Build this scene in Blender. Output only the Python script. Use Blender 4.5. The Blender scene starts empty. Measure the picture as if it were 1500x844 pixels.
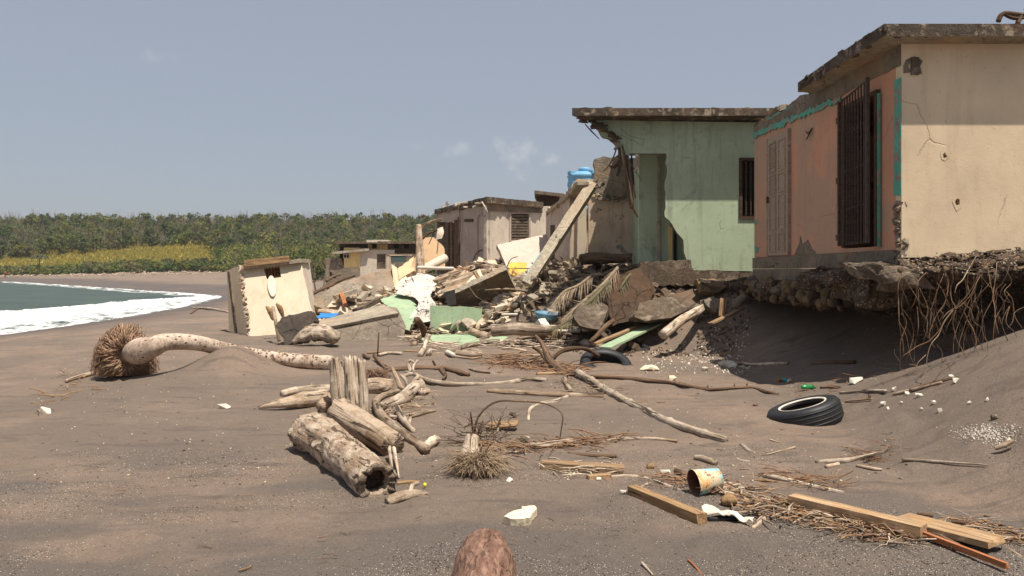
import bpy, bmesh, math, random
import numpy as np
from mathutils import Vector, Matrix, Euler
from mathutils.geometry import tessellate_polygon

rnd = random.Random(7)
nrs = np.random.RandomState(11)
SC = bpy.context.scene
COL = SC.collection

# ------------------------------------------------------------------ camera
F, CX, HY, CH = 1166.4, 750.0, 397.0, 1.6      # focal length in photo pixels, principal column, horizon row, eye height
cam = bpy.data.cameras.new('camera'); camo = bpy.data.objects.new('camera', cam); COL.objects.link(camo)
cam.lens = 28.0; cam.sensor_width = 36.0; cam.shift_y = -(422.0 - HY) / 1500.0
cam.clip_start = 0.05; cam.clip_end = 6000
camo.location = (0, 0, CH); camo.rotation_euler = (math.pi / 2, 0, 0)
SC.camera = camo

# ------------------------------------------------------------------ sky and sun
SUN = Vector((0.22, -0.285, 0.92)).normalized()
world = bpy.data.worlds.new('World'); SC.world = world; world.use_nodes = True
wn, wl = world.node_tree.nodes, world.node_tree.links
wn.clear()
wo = wn.new('ShaderNodeOutputWorld'); bg = wn.new('ShaderNodeBackground')
sky = wn.new('ShaderNodeTexSky'); sky.sky_type = 'NISHITA'; sky.sun_disc = False
sky.sun_elevation = math.asin(SUN.z); sky.sun_rotation = math.atan2(SUN.x, SUN.y)
sky.air_density = 1.0; sky.dust_density = 2.0; sky.ozone_density = 1.0; sky.altitude = 0
SKY_STRENGTH = 0.0765
bg.inputs['Strength'].default_value = SKY_STRENGTH
# thin dust veil over the whole sky plus two faint puffs of cloud
tc = wn.new('ShaderNodeTexCoord')
mixv = wn.new('ShaderNodeMix'); mixv.data_type = 'RGBA'
mixv.inputs['Factor'].default_value = 0.62
mixv.inputs['B'].default_value = (4.55, 4.85, 5.55, 1)
wl.new(sky.outputs['Color'], mixv.inputs['A'])
last = mixv.outputs['Result']
nz = wn.new('ShaderNodeTexNoise'); nz.inputs['Scale'].default_value = 38; nz.inputs['Detail'].default_value = 8; nz.inputs['Roughness'].default_value = .52
wl.new(tc.outputs['Generated'], nz.inputs['Vector'])
for px, py, rx, rz, amt in ((765, 228, .036, .023, .50), (676, 216, .024, .012, .26), (225, 85, .030, .011, .14), (600, 215, .03, .010, .08)):
    d = Vector(((px - CX) / F, 1, (HY - py) / F)).normalized()
    sub = wn.new('ShaderNodeVectorMath'); sub.operation = 'SUBTRACT'; sub.inputs[1].default_value = d
    wl.new(tc.outputs['Generated'], sub.inputs[0])
    sc_ = wn.new('ShaderNodeVectorMath'); sc_.operation = 'MULTIPLY'; sc_.inputs[1].default_value = (1 / rx, 1 / rx, 1 / rz)
    wl.new(sub.outputs[0], sc_.inputs[0])
    ln = wn.new('ShaderNodeVectorMath'); ln.operation = 'LENGTH'; wl.new(sc_.outputs[0], ln.inputs[0])
    m1 = wn.new('ShaderNodeMath'); m1.operation = 'MULTIPLY_ADD'; m1.inputs[1].default_value = 3.4
    wl.new(nz.outputs['Fac'], m1.inputs[0]); wl.new(ln.outputs['Value'], m1.inputs[2])
    mr = wn.new('ShaderNodeMapRange'); mr.interpolation_type = 'SMOOTHSTEP'
    mr.inputs['From Min'].default_value = 2.75; mr.inputs['From Max'].default_value = 1.35
    mr.inputs['To Max'].default_value = amt
    wl.new(m1.outputs[0], mr.inputs['Value'])
    mx = wn.new('ShaderNodeMix'); mx.data_type = 'RGBA'; mx.inputs['B'].default_value = (7.6, 7.6, 7.6, 1)
    wl.new(mr.outputs['Result'], mx.inputs['Factor']); wl.new(last, mx.inputs['A']); last = mx.outputs['Result']
wl.new(last, bg.inputs['Color']); wl.new(bg.outputs['Background'], wo.inputs['Surface'])

sl = bpy.data.lights.new('sun', 'SUN'); sl.energy = 5.0; sl.angle = math.radians(0.6); sl.color = (1.0, 0.93, 0.82)
so = bpy.data.objects.new('sun', sl); COL.objects.link(so)
so.rotation_euler = SUN.to_track_quat('Z', 'Y').to_euler(); so.location = (20, -30, 90)
SC.view_settings.view_transform = 'Standard'; SC.view_settings.look = 'None'
SC.view_settings.exposure = 0.36; SC.view_settings.gamma = 1.0
SC.cycles.max_bounces = 6; SC.cycles.diffuse_bounces = 4; SC.cycles.use_denoising = True

# ------------------------------------------------------------------ numeric helpers
def U(px, py, Y):
    return Vector(((px - CX) * Y / F, Y, CH - (py - HY) * Y / F))

def _h(ix, iy, iz, s):
    h = (ix * 374761393 + iy * 668265263 + iz * 2147483647 + s * 974711) & 0xffffffff
    h = ((h ^ (h >> 13)) * 1274126177) & 0xffffffff
    return ((h ^ (h >> 16)) & 0xffff) / 65535.0

def vn2(x, y, s=0):
    x = np.asarray(x, float); y = np.asarray(y, float)
    ix = np.floor(x).astype(np.int64); iy = np.floor(y).astype(np.int64)
    fx = x - ix; fy = y - iy
    fx = fx * fx * (3 - 2 * fx); fy = fy * fy * (3 - 2 * fy)
    a = _h(ix, iy, 0, s); b = _h(ix + 1, iy, 0, s); c = _h(ix, iy + 1, 0, s); d = _h(ix + 1, iy + 1, 0, s)
    return (a + (b - a) * fx) * (1 - fy) + (c + (d - c) * fx) * fy - 0.5

def vn3(p, s=0):
    p = np.asarray(p, float); i = np.floor(p).astype(np.int64); f = p - i; f = f * f * (3 - 2 * f)
    r = 0
    for dx in (0, 1):
        for dy in (0, 1):
            for dz in (0, 1):
                w = (f[..., 0] if dx else 1 - f[..., 0]) * (f[..., 1] if dy else 1 - f[..., 1]) * (f[..., 2] if dz else 1 - f[..., 2])
                r = r + w * _h(i[..., 0] + dx, i[..., 1] + dy, i[..., 2] * 7 + dz * 7, s)
    return r - 0.5

def fbm3(p, o=4, s=0):
    r = 0; a = 1.0; p = np.asarray(p, float)
    for k in range(o):
        r = r + a * vn3(p * (2.03 ** k), s + k); a *= .5
    return r

def fbm2(x, y, o=4, s=0):
    r = 0; a = 1.0; k = 1.0
    for i in range(o):
        r = r + a * vn2(x * k, y * k, s + i); a *= .5; k *= 2.03
    return r

def sstep(a, b, x):
    t = np.clip((x - a) / (b - a), 0, 1); return t * t * (3 - 2 * t)

# ------------------------------------------------------------------ terrain as a function
ZW = -0.70
SHORE = np.array([(-15.5, -60), (-17.2, 0), (-17.9, 16), (-18.2, 28.2), (-18.5, 33), (-19.2, 40.6), (-21.5, 54), (-24.6, 67), (-27, 74), (-33, 82), (-46, 97), (-76, 134),
                  (-119, 185), (-200, 244), (-420, 336), (-1500, 640), (-4000, 1500)], float)
def chaikin(p, n=2):
    for _ in range(n):
        q = [p[0]]
        for a, b in zip(p[:-1], p[1:]): q += [a * .75 + b * .25, a * .25 + b * .75]
        q.append(p[-1]); p = np.array(q)
    return p
SHORE = chaikin(SHORE, 2)

def shore_d(x, y):
    """distance to the waterline, positive on land"""
    x = np.asarray(x, float); y = np.asarray(y, float)
    if x.size <= 2400:
        A_ = SHORE[:-1]; D_ = SHORE[1:] - A_; X_ = x.reshape(-1, 1); Y_ = y.reshape(-1, 1)
        t = np.clip(((X_ - A_[:, 0]) * D_[:, 0] + (Y_ - A_[:, 1]) * D_[:, 1]) / (D_ ** 2).sum(1), 0, 1)
        b_ = np.hypot(X_ - A_[:, 0] - t * D_[:, 0], Y_ - A_[:, 1] - t * D_[:, 1]).min(1).reshape(x.shape)
        return np.where(x > np.interp(y, SHORE[:, 1], SHORE[:, 0]), b_, -b_)
    best = np.full(np.shape(x), 1e9)
    for a, b in zip(SHORE[:-1], SHORE[1:]):
        ab = b - a; t = np.clip(((x - a[0]) * ab[0] + (y - a[1]) * ab[1]) / (ab @ ab), 0, 1)
        best = np.minimum(best, np.hypot(x - a[0] - t * ab[0], y - a[1] - t * ab[1]))
    xs = np.interp(y, SHORE[:, 1], SHORE[:, 0])
    return np.where(x > xs, best, -best)

BY = np.array([-60, -10, 2.4, 5, 7.2, 9.2, 11.2, 13.6, 15.2, 16.2, 17.6, 20, 24, 30, 40, 52, 80, 120, 250, 2000]) * 1.0
BX = np.array([8, 6, 4.3, 3.2, 3.15, 3.5, 3.7, 3.9, 3.7, 3.0, 1.3, -1.2, -2.6, -4.6, -9.5, -13.5, -19, -24, -30, -30])
def Hb(x, y):
    """smooth terrain height"""
    x = np.asarray(x, float); y = np.asarray(y, float)
    d = shore_d(x, y)
    z = np.where(d > 0, ZW + 0.72 * (1 - np.exp(-np.maximum(d, 0) / 4.6)), ZW + np.maximum(0.06 * d, -3.0))
    b = np.maximum(x - np.interp(y, BY, BX), 0)
    w = np.interp(y, [0, 15.5, 18, 400], [2.6, 2.6, 2.2, 4.0])
    hb = np.interp(y, [0, 15, 24, 40, 60, 120], [1.72, 1.7, 1.5, 1.0, .7, .5])
    z = z + hb * (1 - np.exp(-(b / w) ** 1.35))
    # buried palm mound, low ridge running left from it
    z = z + 0.42 * np.exp(-(((x + 4.32) / .60) ** 2 + ((y - 12.40) / 0.62) ** 2))
    z = z + 0.12 * np.exp(-(((x + 5.2) / 1.6) ** 2 + ((y - 11.6) / 0.9) ** 2))
    z = z - 0.10 * np.exp(-(((x + 5.9) / 0.8) ** 2 + ((y - 11.4) / 0.7) ** 2))
    # scoured cavity below the near house
    z = z - 0.32 * np.exp(-(((x - 5.5) / 1.2) ** 2 + ((y - 12.2) / 2.2) ** 2))
    # rubble heaps between the houses
    z = z + 0.95 * np.exp(-(((x + 1.6) / 2.2) ** 2 + ((y - 23.6) / 2.0) ** 2)) + 0.62 * np.exp(-(((x + 4.5) / 1.5) ** 2 + ((y - 23.4) / 1.8) ** 2))
    z = z + 0.45 * np.exp(-(((x - 1.2) / 1.2) ** 2 + ((y - 20.6) / 1.2) ** 2)) + 0.35 * np.exp(-(((x - 2.6) / 0.9) ** 2 + ((y - 17.3) / 0.8) ** 2))
    z = z - 0.34 * np.exp(-(((x - 6.6) / 1.7) ** 2 + ((y - 10.0) / 0.75) ** 2))
    # far shore, meadow and wooded ridge
    far = np.interp(y, [150, 215, 236, 262, 300, 345, 420, 700, 2200], [0, .9, 2.6, 6.0, 11.0, 19.0, 23, 22, 12])
    land = sstep(4, 60, d)
    z = z + far * land
    return z

def Hn(x, y):
    """fine relief: wind ripples, trodden sand, pits"""
    near = 1 - sstep(18, 60, y)
    n = 0.05 * fbm2(x * .55, y * .55, 3, 3) + 0.022 * fbm2(x * 2.3, y * 2.6, 3, 9) * near
    rp = np.sin((y * 7.5 + x * 1.2 + 3.0 * vn2(x * .6, y * .6, 5) + 1.2 * vn2(x * 2, y * 2, 6)) * 2.2)
    n = n + 0.0035 * rp * near * sstep(-.25, .3, vn2(x * .35, y * .35, 21))
    n = n + 0.010 * vn2(x * 9, y * 9, 14) * near * (1 - sstep(8, 16, y)) + 0.007 * vn2(x * 21, y * 21, 15) * (1 - sstep(5.5, 9, y))
    pit = np.maximum(vn2(x * 2.6, y * 2.2, 33) - .27, 0) * .16
    n = n - pit * near
    return n * sstep(-.5, 2.0, shore_d(x, y))

def H(x, y):
    return Hb(x, y) + Hn(x, y)
def Hs(x, y):
    return float(H(np.array([float(x)]), np.array([float(y)]))[0])

def G(px, py, lift=0.0):
    """where the sight line of a photo pixel meets the ground"""
    t = np.concatenate([np.linspace(2.6, 30, 1400), np.geomspace(30.02, 400, 500)])
    x = (px - CX) * t / F; z = CH - (py - HY) * t / F
    k = np.argmax(z <= Hb(x, t))
    y = float(t[k]); X = float(x[k])
    return Vector((X, y, Hs(X, y) + lift))

# ------------------------------------------------------------------ mesh building
class MB:
    def __init__(s):
        s.v = []; s.f = []; s.g = []; s.m = []
    def add(s, v, f, g=None, mi=0):
        o = len(s.v)
        s.v += [tuple(map(float, p)) for p in v]
        s.f += [tuple(i + o for i in q) for q in f]
        s.g += [tuple(map(float, p)) for p in (v if g is None else g)]
        s.m += [mi] * len(f)
    def box(s, c, size, rot=None, mi=0):
        R = rot if rot is not None else Matrix.Identity(3)
        v, g = [], []
        for x in (-.5, .5):
            for y in (-.5, .5):
                for z in (-.5, .5):
                    p = Vector((x * size[0], y * size[1], z * size[2])); v.append(R @ p + Vector(c)); g.append(p)
        s.add(v, [(0, 1, 3, 2), (4, 6, 7, 5), (0, 4, 5, 1), (2, 3, 7, 6), (0, 2, 6, 4), (1, 5, 7, 3)], g, mi)
    def beam(s, a, b, w, t, up=(0, 0, 1), n=6, rough=0.0, mi=0, roll=0.0, end=0.0):
        """a sawn board from a to b: width w across, thickness t along up"""
        a, b = Vector(a), Vector(b); d = (b - a); L = d.length; d.normalize()
        sd = d.cross(Vector(up)).normalized(); u = sd.cross(d).normalized()
        if roll: 
            q = Matrix.Rotation(roll, 3, d); sd = q @ sd; u = q @ u
        v, g, f = [], [], []
        cor = [(-.5, -.5), (.5, -.5), (.5, .5), (-.5, .5)]
        o = rnd.random() * 40
        for i in range(n + 1):
            for k, (x, z) in enumerate(cor):
                j = rough * (rnd.random() - .5) * 2
                e = end * (rnd.random() - .5) if i in (0, n) else 0
                p = a + d * (L * i / n + e) + sd * (w * x + j) + u * (t * z + j * .6)
                v.append(p); g.append((L * i / n + o, w * x + o, t * z))
        for i in range(n):
            for k in range(4):
                k2 = (k + 1) % 4
                f.append((i * 4 + k, i * 4 + k2, i * 4 + 4 + k2, i * 4 + 4 + k))
        f.append((3, 2, 1, 0)); f.append(tuple(n * 4 + k for k in range(4)))
        s.add(v, f, g, mi)
    def tube(s, pts, rad, sides=10, seg=None, rough=0.0, fr=6.0, seed=0, flat=1.0, hollow=0.0, ragged=0.0, mi=0, nodes=0, groove=0.0):
        """a limb or trunk along points with a radius for each; hollow = depth of a hollowed far end"""
        P = [Vector(p) for p in pts]; n = len(P)
        R = list(rad) if hasattr(rad, '__len__') else [rad] * n
        seg = seg or max(2, int(20 / max(1, n - 1)))
        cs, rs = [], []
        for i in range(n - 1):
            p0 = P[max(i - 1, 0)]; p1 = P[i]; p2 = P[i + 1]; p3 = P[min(i + 2, n - 1)]
            for k in range(seg):
                t = k / seg
                cs.append(.5 * ((2 * p1) + (p2 - p0) * t + (2 * p0 - 5 * p1 + 4 * p2 - p3) * t * t + (3 * p1 - p0 - 3 * p2 + p3) * t ** 3))
                rs.append(R[i] * (1 - t) + R[i + 1] * t)
        cs.append(P[-1]); rs.append(R[-1])
        m = len(cs); v, g, f = [], [], []
        L = 0.0; go = rnd.random() * 50
        up = Vector((0, 0, 1))
        prev = None
        for i in range(m):
            d = (cs[min(i + 1, m - 1)] - cs[max(i - 1, 0)])
            if d.length < 1e-9: d = Vector((1, 0, 0))
            d.normalize()
            if prev is None:
                a = up if abs(d.z) < .9 else Vector((1, 0, 0)); sd = d.cross(a).normalized()
            else:
                sd = (prev - d * prev.dot(d)).normalized()
            prev = sd; u = d.cross(sd)
            if i: L += (cs[i] - cs[i - 1]).length
            ang = np.arange(sides) * 2 * math.pi / sides
            for a in ang:
                ca, sa = math.cos(a), math.sin(a)
                v.append(cs[i] + sd * (ca * rs[i]) + u * (sa * rs[i] * flat))
                g.append((L + go, ca * rs[i], sa * rs[i] + go))
        V = np.array([tuple(p) for p in v]); C = np.repeat(np.array([tuple(c) for c in cs]), sides, axis=0)
        rr = np.repeat(np.array(rs), sides)[:, None]
        if rough > 0:
            nn = fbm3(np.array(g) * np.array([fr * .35, fr * 1.4, fr * 1.4]) + seed * 3.1, 3, seed)[:, None]
            n2 = fbm3(np.array(g) * fr * 4 + seed * 1.7, 2, seed + 5)[:, None]
            V = C + (V - C) * (1 + rough * 2.0 * nn + rough * .8 * n2)
        if groove:
            gf = np.array(g) - np.array([go, 0, go]); fq = 5.5 / max(np.mean(rs), 1e-3)
            k = vn3(gf * np.array([2.2, fq, fq]) + seed, seed + 31)[:, None] + .6 * vn3(gf * np.array([5, fq * 2.1, fq * 2.1]) + seed, seed + 37)[:, None]
            V = C + (V - C) * (1 + groove * 1.6 * np.minimum(k, .18))
        if nodes:
            ph = (np.array(g)[:, 0] - go) / max(L, 1e-6) * nodes
            k = np.exp(-(((ph % 1) - .5) / .045) ** 2)[:, None]
            V = C + (V - C) * (1 + .28 * k)
        if ragged:
            for e, sgn in ((0, -1), (m - 1, 1)):
                d = (cs[min(e + 1, m - 1)] - cs[max(e - 1, 0)]).normalized()
                for k in range(sides):
                    V[e * sides + k] += np.array(d) * sgn * ragged * (rnd.random() - .35)
        v = [tuple(p) for p in V]
        for i in range(m - 1):
            for k in range(sides):
                k2 = (k + 1) % sides
                f.append((i * sides + k, i * sides + k2, (i + 1) * sides + k2, (i + 1) * sides + k))
        c0 = len(v); v.append(tuple(cs[0])); g.append((go, 0, go))
        for k in range(sides): f.append((c0, (k + 1) % sides, k))
        b = (m - 1) * sides
        if hollow:
            d = (cs[-1] - cs[-2]).normalized(); ring = []
            for t, q in ((.62, 0), (.52, .5), (.36, 1)):
                for k in range(sides):
                    p = Vector(cs[-1]) + (Vector(v[b + k]) - Vector(cs[-1])) * t * (1 + .12 * (rnd.random() - .5)) - d * hollow * q
                    v.append(tuple(p)); g.append((L + go + q * hollow, rnd.random() * .05, go + t))
            b0 = b
            for r in range(3):
                b1 = c0 + 1 + r * sides
                for k in range(sides):
                    k2 = (k + 1) % sides; f.append((b0 + k, b0 + k2, b1 + k2, b1 + k))
                b0 = b1
            f.append(tuple(b0 + k for k in range(sides)))
        else:
            c1 = len(v); v.append(tuple(cs[-1])); g.append((L + go, 0, go))
            for k in range(sides): f.append((c1, b + k, b + (k + 1) % sides))
        s.add(v, f, g, mi)
    def panel(s, pts, th, holes=(), rag=0.0, step=0.12, keep=(), toward=None, mi=0, mi_edge=None, mi_back=None):
        """a flat slab with outline pts (world), broken edges, openings; th = thickness away from the viewer"""
        P = [Vector(p) for p in pts]; n = Vector((0, 0, 0))
        for i in range(len(P)):
            a, b = P[i], P[(i + 1) % len(P)]
            n += Vector(((a.y - b.y) * (a.z + b.z), (a.z - b.z) * (a.x + b.x), (a.x - b.x) * (a.y + b.y)))
        n.normalize(); c = sum(P, Vector()) / len(P)
        tw = Vector(toward) if toward is not None else (Vector((0, 0, CH)) - c)
        if n.dot(tw) < 0: n = -n
        def loop(Q, ragged):
            out = []
            for i in range(len(Q)):
                a, b = Q[i], Q[(i + 1) % len(Q)]
                e = b - a; k = max(1, int(e.length / step)) if (ragged and i not in keep) else 1
                sd = n.cross(e).normalized() if e.length > 1e-6 else Vector()
                for j in range(k):
                    q = a + e * (j / k)
                    if j and rag: q = q + sd * (rnd.random() - .5) * 2 * rag + e.normalized() * (rnd.random() - .5) * step * .5
                    out.append(q)
            return out
        loops = [loop(P, rag > 0)] + [loop([Vector(q) for q in h], False) for h in holes]
        # drop everything to the plane
        loops = [[q - n * (q - c).dot(n) for q in l] for l in loops]
        tris = tessellate_polygon(loops)
        flat = [q for l in loops for q in l]; N = len(flat)
        back = [q - n * (th * (1 + (rag * 1.5 * (rnd.random() - .5) if rag else 0))) for q in flat]
        # orient
        a, b, d = (flat[i] for i in tris[0])
        fl = (b - a).cross(d - a).dot(n) < 0
        fr = [(t[0], t[2], t[1]) if fl else tuple(t) for t in tris]
        bk = [(t[2] + N, t[1] + N, t[0] + N) for t in fr]
        sdq = []; o = 0
        for l in loops:
            m = len(l)
            for i in range(m):
                sdq.append((o + i, o + (i + 1) % m, o + (i + 1) % m + N, o + i + N))
            o += m
        V = flat + back
        o = len(s.v); s.v += [tuple(p) for p in V]; s.g += [tuple(p) for p in V]
        for fs, mm in ((fr, mi), (bk, mi if mi_back is None else mi_back), (sdq, mi if mi_edge is None else mi_edge)):
            s.f += [tuple(i + o for i in q) for q in fs]; s.m += [mm] * len(fs)
    def hull(s, pts, mi=0, g=None):
        bm = bmesh.new()
        for p in pts: bm.verts.new(p)
        bmesh.ops.convex_hull(bm, input=bm.verts)
        for v in [v for v in bm.verts if not v.link_faces]: bm.verts.remove(v)
        bm.verts.index_update()
        s.add([v.co.copy() for v in bm.verts], [tuple(v.index for v in fc.verts) for fc in bm.faces], None, mi)
        bm.free()
    def build(s, name, mat, parent=None, smooth=False, origin=None, fixn=False):
        V = np.array(s.v)
        lo, hi = V.min(0), V.max(0)
        o = np.array(origin, float) if origin is not None else np.array([(lo[0] + hi[0]) / 2, (lo[1] + hi[1]) / 2, lo[2]])
        me = bpy.data.meshes.new(name)
        me.from_pydata([tuple(p) for p in V - o], [], s.f)
        at = me.attributes.new('gc', 'FLOAT_VECTOR', 'POINT')
        at.data.foreach_set('vector', np.array(s.g, dtype=np.float32).ravel())
        for m in (mat if isinstance(mat, (list, tuple)) else [mat]): me.materials.append(m)
        if any(s.m): me.polygons.foreach_set('material_index', s.m)
        if fixn:
            bm = bmesh.new(); bm.from_mesh(me); bmesh.ops.recalc_face_normals(bm, faces=bm.faces); bm.to_mesh(me); bm.free()
        if smooth: me.polygons.foreach_set('use_smooth', [True] * len(me.polygons))
        me.update()
        return link(name, me, o, parent)

WORLD = {}
def link(name, me, o, parent=None):
    ob = bpy.data.objects.new(name, me); COL.objects.link(ob)
    o = np.array(o, float)
    if parent is not None:
        ob.parent = parent; ob.location = o - WORLD[parent.name]
    else:
        ob.location = o
    WORLD[ob.name] = o
    return ob
def tag(o, label=None, cat=None, group=None, kind=None):
    if label: o['label'] = label
    if cat: o['category'] = cat
    if group: o['group'] = group
    if kind: o['kind'] = kind
    return o
def thing(name, loc, label, cat, group=None):
    e = bpy.data.objects.new(name, None); COL.objects.link(e); e.location = loc; e.empty_display_size = .2
    WORLD[e.name] = np.array(tuple(loc), float)
    return tag(e, label, cat, group)
def bigmesh(name, V, Fq, mat, attrs=(), smooth=False):
    """fast path for large meshes: V (n,3), Fq (m,k) all faces with k corners"""
    V = np.asarray(V, np.float32); Fq = np.asarray(Fq, np.int32); k = Fq.shape[1]
    me = bpy.data.meshes.new(name)
    me.vertices.add(len(V)); me.vertices.foreach_set('co', V.ravel())
    me.loops.add(Fq.size); me.loops.foreach_set('vertex_index', Fq.ravel())
    me.polygons.add(len(Fq)); me.polygons.foreach_set('loop_start', np.arange(len(Fq), dtype=np.int32) * k)
    try: me.polygons.foreach_set('loop_total', np.full(len(Fq), k, np.int32))
    except Exception: pass
    for nm, ty, arr in attrs:
        a = me.attributes.new(nm, ty, 'POINT')
        a.data.foreach_set({'FLOAT': 'value', 'FLOAT_VECTOR': 'vector', 'FLOAT_COLOR': 'color'}[ty], np.asarray(arr, np.float32).ravel())
    for m in (mat if isinstance(mat, (list, tuple)) else [mat]): me.materials.append(m)
    if smooth: me.polygons.foreach_set('use_smooth', np.ones(len(Fq), bool))
    me.update(calc_edges=True); me.validate()
    ob = bpy.data.objects.new(name, me); COL.objects.link(ob); WORLD[ob.name] = np.zeros(3)
    return ob

# ------------------------------------------------------------------ materials
class NT:
    def __init__(s, name):
        s.mat = bpy.data.materials.new(name); s.mat.use_nodes = True
        s.n, s.l = s.mat.node_tree.nodes, s.mat.node_tree.links
        s.b = s.n['Principled BSDF']
    def node(s, t, ins=None, **kw):
        nd = s.n.new(t)
        for k, v in kw.items(): setattr(nd, k, v)
        for k, v in (ins or {}).items():
            if hasattr(v, 'is_linked') or isinstance(v, bpy.types.NodeSocket): s.l.new(v, nd.inputs[k])
            else: nd.inputs[k].default_value = v
        return nd
    def coord(s, sc=(1, 1, 1), attr='gc'):
        a = s.node('ShaderNodeAttribute', attribute_name=attr)
        return s.node('ShaderNodeMapping', {'Vector': a.outputs['Vector'], 'Scale': sc}).outputs['Vector']
    def noise(s, vec, scale, detail=4, rough=.55, dist=0.0):
        return s.node('ShaderNodeTexNoise', {'Vector': vec, 'Scale': scale, 'Detail': detail, 'Roughness': rough, 'Distortion': dist}).outputs['Fac']
    def ramp(s, fac, a, b, lo=0.0, hi=1.0):
        return s.node('ShaderNodeMapRange', {'Value': fac, 'From Min': a, 'From Max': b, 'To Min': lo, 'To Max': hi}).outputs['Result']
    def mix(s, fac, a, b, mode='MIX'):
        m = s.node('ShaderNodeMix', data_type='RGBA', blend_type=mode)
        for k, v in (('Factor', fac), ('A', a), ('B', b)):
            if isinstance(v, bpy.types.NodeSocket): s.l.new(v, m.inputs[k])
            elif k == 'Factor': m.inputs[k].default_value = v
            else: m.inputs[k].default_value = (*v[:3], 1)
        return m.outputs['Result']
    def math(s, op, a, b=0.0, c=0.0):
        m = s.node('ShaderNodeMath', operation=op)
        for i, v in enumerate((a, b, c)):
            if isinstance(v, bpy.types.NodeSocket): s.l.new(v, m.inputs[i])
            else: m.inputs[i].default_value = v
        return m.outputs[0]
    def bump(s, h, strength=.4, dist=.02):
        b = s.node('ShaderNodeBump', {'Height': h, 'Strength': strength, 'Distance': dist})
        s.l.new(b.outputs['Normal'], s.b.inputs['Normal'])
    def fin(s, col, rough=.9, spec=.25):
        if isinstance(col, bpy.types.NodeSocket): s.l.new(col, s.b.inputs['Base Color'])
        else: s.b.inputs['Base Color'].default_value = (*col[:3], 1)
        if isinstance(rough, bpy.types.NodeSocket): s.l.new(rough, s.b.inputs['Roughness'])
        else: s.b.inputs['Roughness'].default_value = rough
        s.b.inputs['Specular IOR Level'].default_value = spec
        return s.mat

def sc3(c, k): return tuple(x * k for x in c)
def crack_lines(t, v, scale, th):
    """hairline cracks: the borders of large distorted cells, present only here and there"""
    nd = t.node('ShaderNodeTexNoise', {'Vector': v, 'Scale': 3.0, 'Detail': 5.0}).outputs['Color']
    off = t.node('ShaderNodeVectorMath', {0: v, 1: t.node('ShaderNodeVectorMath', {0: nd, 'Scale': .22}, operation='SCALE').outputs[0]}, operation='ADD')
    vo = t.node('ShaderNodeTexVoronoi', {'Vector': off.outputs[0], 'Scale': scale}, feature='DISTANCE_TO_EDGE').outputs['Distance']
    return t.math('MULTIPLY', t.ramp(vo, .0065, .002), t.ramp(t.noise(v, 1.1, 3, .5), th, th + .04))
def M_paint(name, col, under=(.30, .26, .215), chip=.66, var=.22, streak=.45, dirt=(.16, .12, .09), sc=1.0, bump=.35, second=None, dirtamt=.55, secth=(.52, .60), secsc=1.5):
    """old paint on render: blotchy, streaked, chipped through to the render below"""
    t = NT(name); v = t.coord()
    n1 = t.noise(v, .9 * sc, 7, .62); n2 = t.noise(v, 5 * sc, 6, .6); nf = t.noise(v, 60, 3, .6)
    c = t.mix(t.ramp(n1, .32, .68), sc3(col, 1 - var), sc3(col, 1 + var * .6))
    if second: c = t.mix(t.ramp(t.noise(v, secsc * sc, 8, .66, .4), *secth), c, second)
    vs = t.coord((2.2, 2.2, .22)); st = t.noise(vs, 2.4 * sc, 6, .65)
    c = t.mix(t.math('MULTIPLY', t.ramp(st, .52, .78), streak), c, dirt)
    c = t.mix(t.math('MULTIPLY', t.ramp(n2, .55, .8), dirtamt), c, sc3(dirt, 1.4))
    sp = t.ramp(t.noise(v, 26, 2, .5), .69, .74)
    c = t.mix(t.math('MULTIPLY', sp, .55), c, sc3(dirt, .6))
    nc = t.noise(v, 1.7 * sc, 10, .62, .25); ch = t.ramp(nc, chip, chip + .012)
    u = t.mix(t.ramp(t.noise(v, 9, 6, .7), .3, .7), sc3(under, .62), sc3(under, 1.25))
    c = t.mix(ch, c, u)
    ck = crack_lines(t, v, .55 * sc, .56); c = t.mix(t.math('MULTIPLY', ck, .33), c, sc3(dirt, .7))
    t.bump(t.math('ADD', t.math('ADD', t.math('MULTIPLY', n2, .5), t.math('MULTIPLY', nf, .3)), t.math('ADD', t.math('MULTIPLY', ch, -.5), t.math('MULTIPLY', ck, -.8))), bump, .02)
    return t.fin(c, .92, .2)

def M_conc(name, col=(.32, .26, .195), sc=1.0, contrast=.5, bump=.9, spots=True, lich=None):
    t = NT(name); v = t.coord()
    n1 = t.noise(v, 1.3 * sc, 8, .65); n2 = t.noise(v, 9 * sc, 8, .7); n3 = t.noise(v, 45, 4, .7)
    c = t.mix(t.ramp(n1, .3, .7), sc3(col, 1 - contrast), sc3(col, 1 + contrast * .5))
    c = t.mix(t.ramp(n2, .42, .66, 0, .8), c, sc3(col, .5)); c = t.mix(t.ramp(n3, .5, .68, 0, .5), c, sc3(col, .45))
    if lich: c = t.mix(t.ramp(t.noise(v, 3.2 * sc, 9, .7, .3), .53, .62), c, lich)
    if spots:
        vo = t.node('ShaderNodeTexVoronoi', {'Vector': v, 'Scale': 28.0}).outputs['Distance']
        c = t.mix(t.math('MULTIPLY', t.ramp(vo, .22, .12), .5), c, sc3(col, 1.7))
    ck = crack_lines(t, v, 1.3 * sc, .45); c = t.mix(t.math('MULTIPLY', ck, .75), c, sc3(col, .25))
    c = t.mix(t.ramp(t.noise(v, .6 * sc, 6, .7, .5), .52, .66, 0, .55), c, (col[0] * 1.15, col[1] * .92, col[2] * .72))
    t.bump(t.math('SUBTRACT', t.math('ADD', n2, t.math('MULTIPLY', n3, .6)), ck), bump, .05)
    return t.fin(c, .95, .15)

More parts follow.
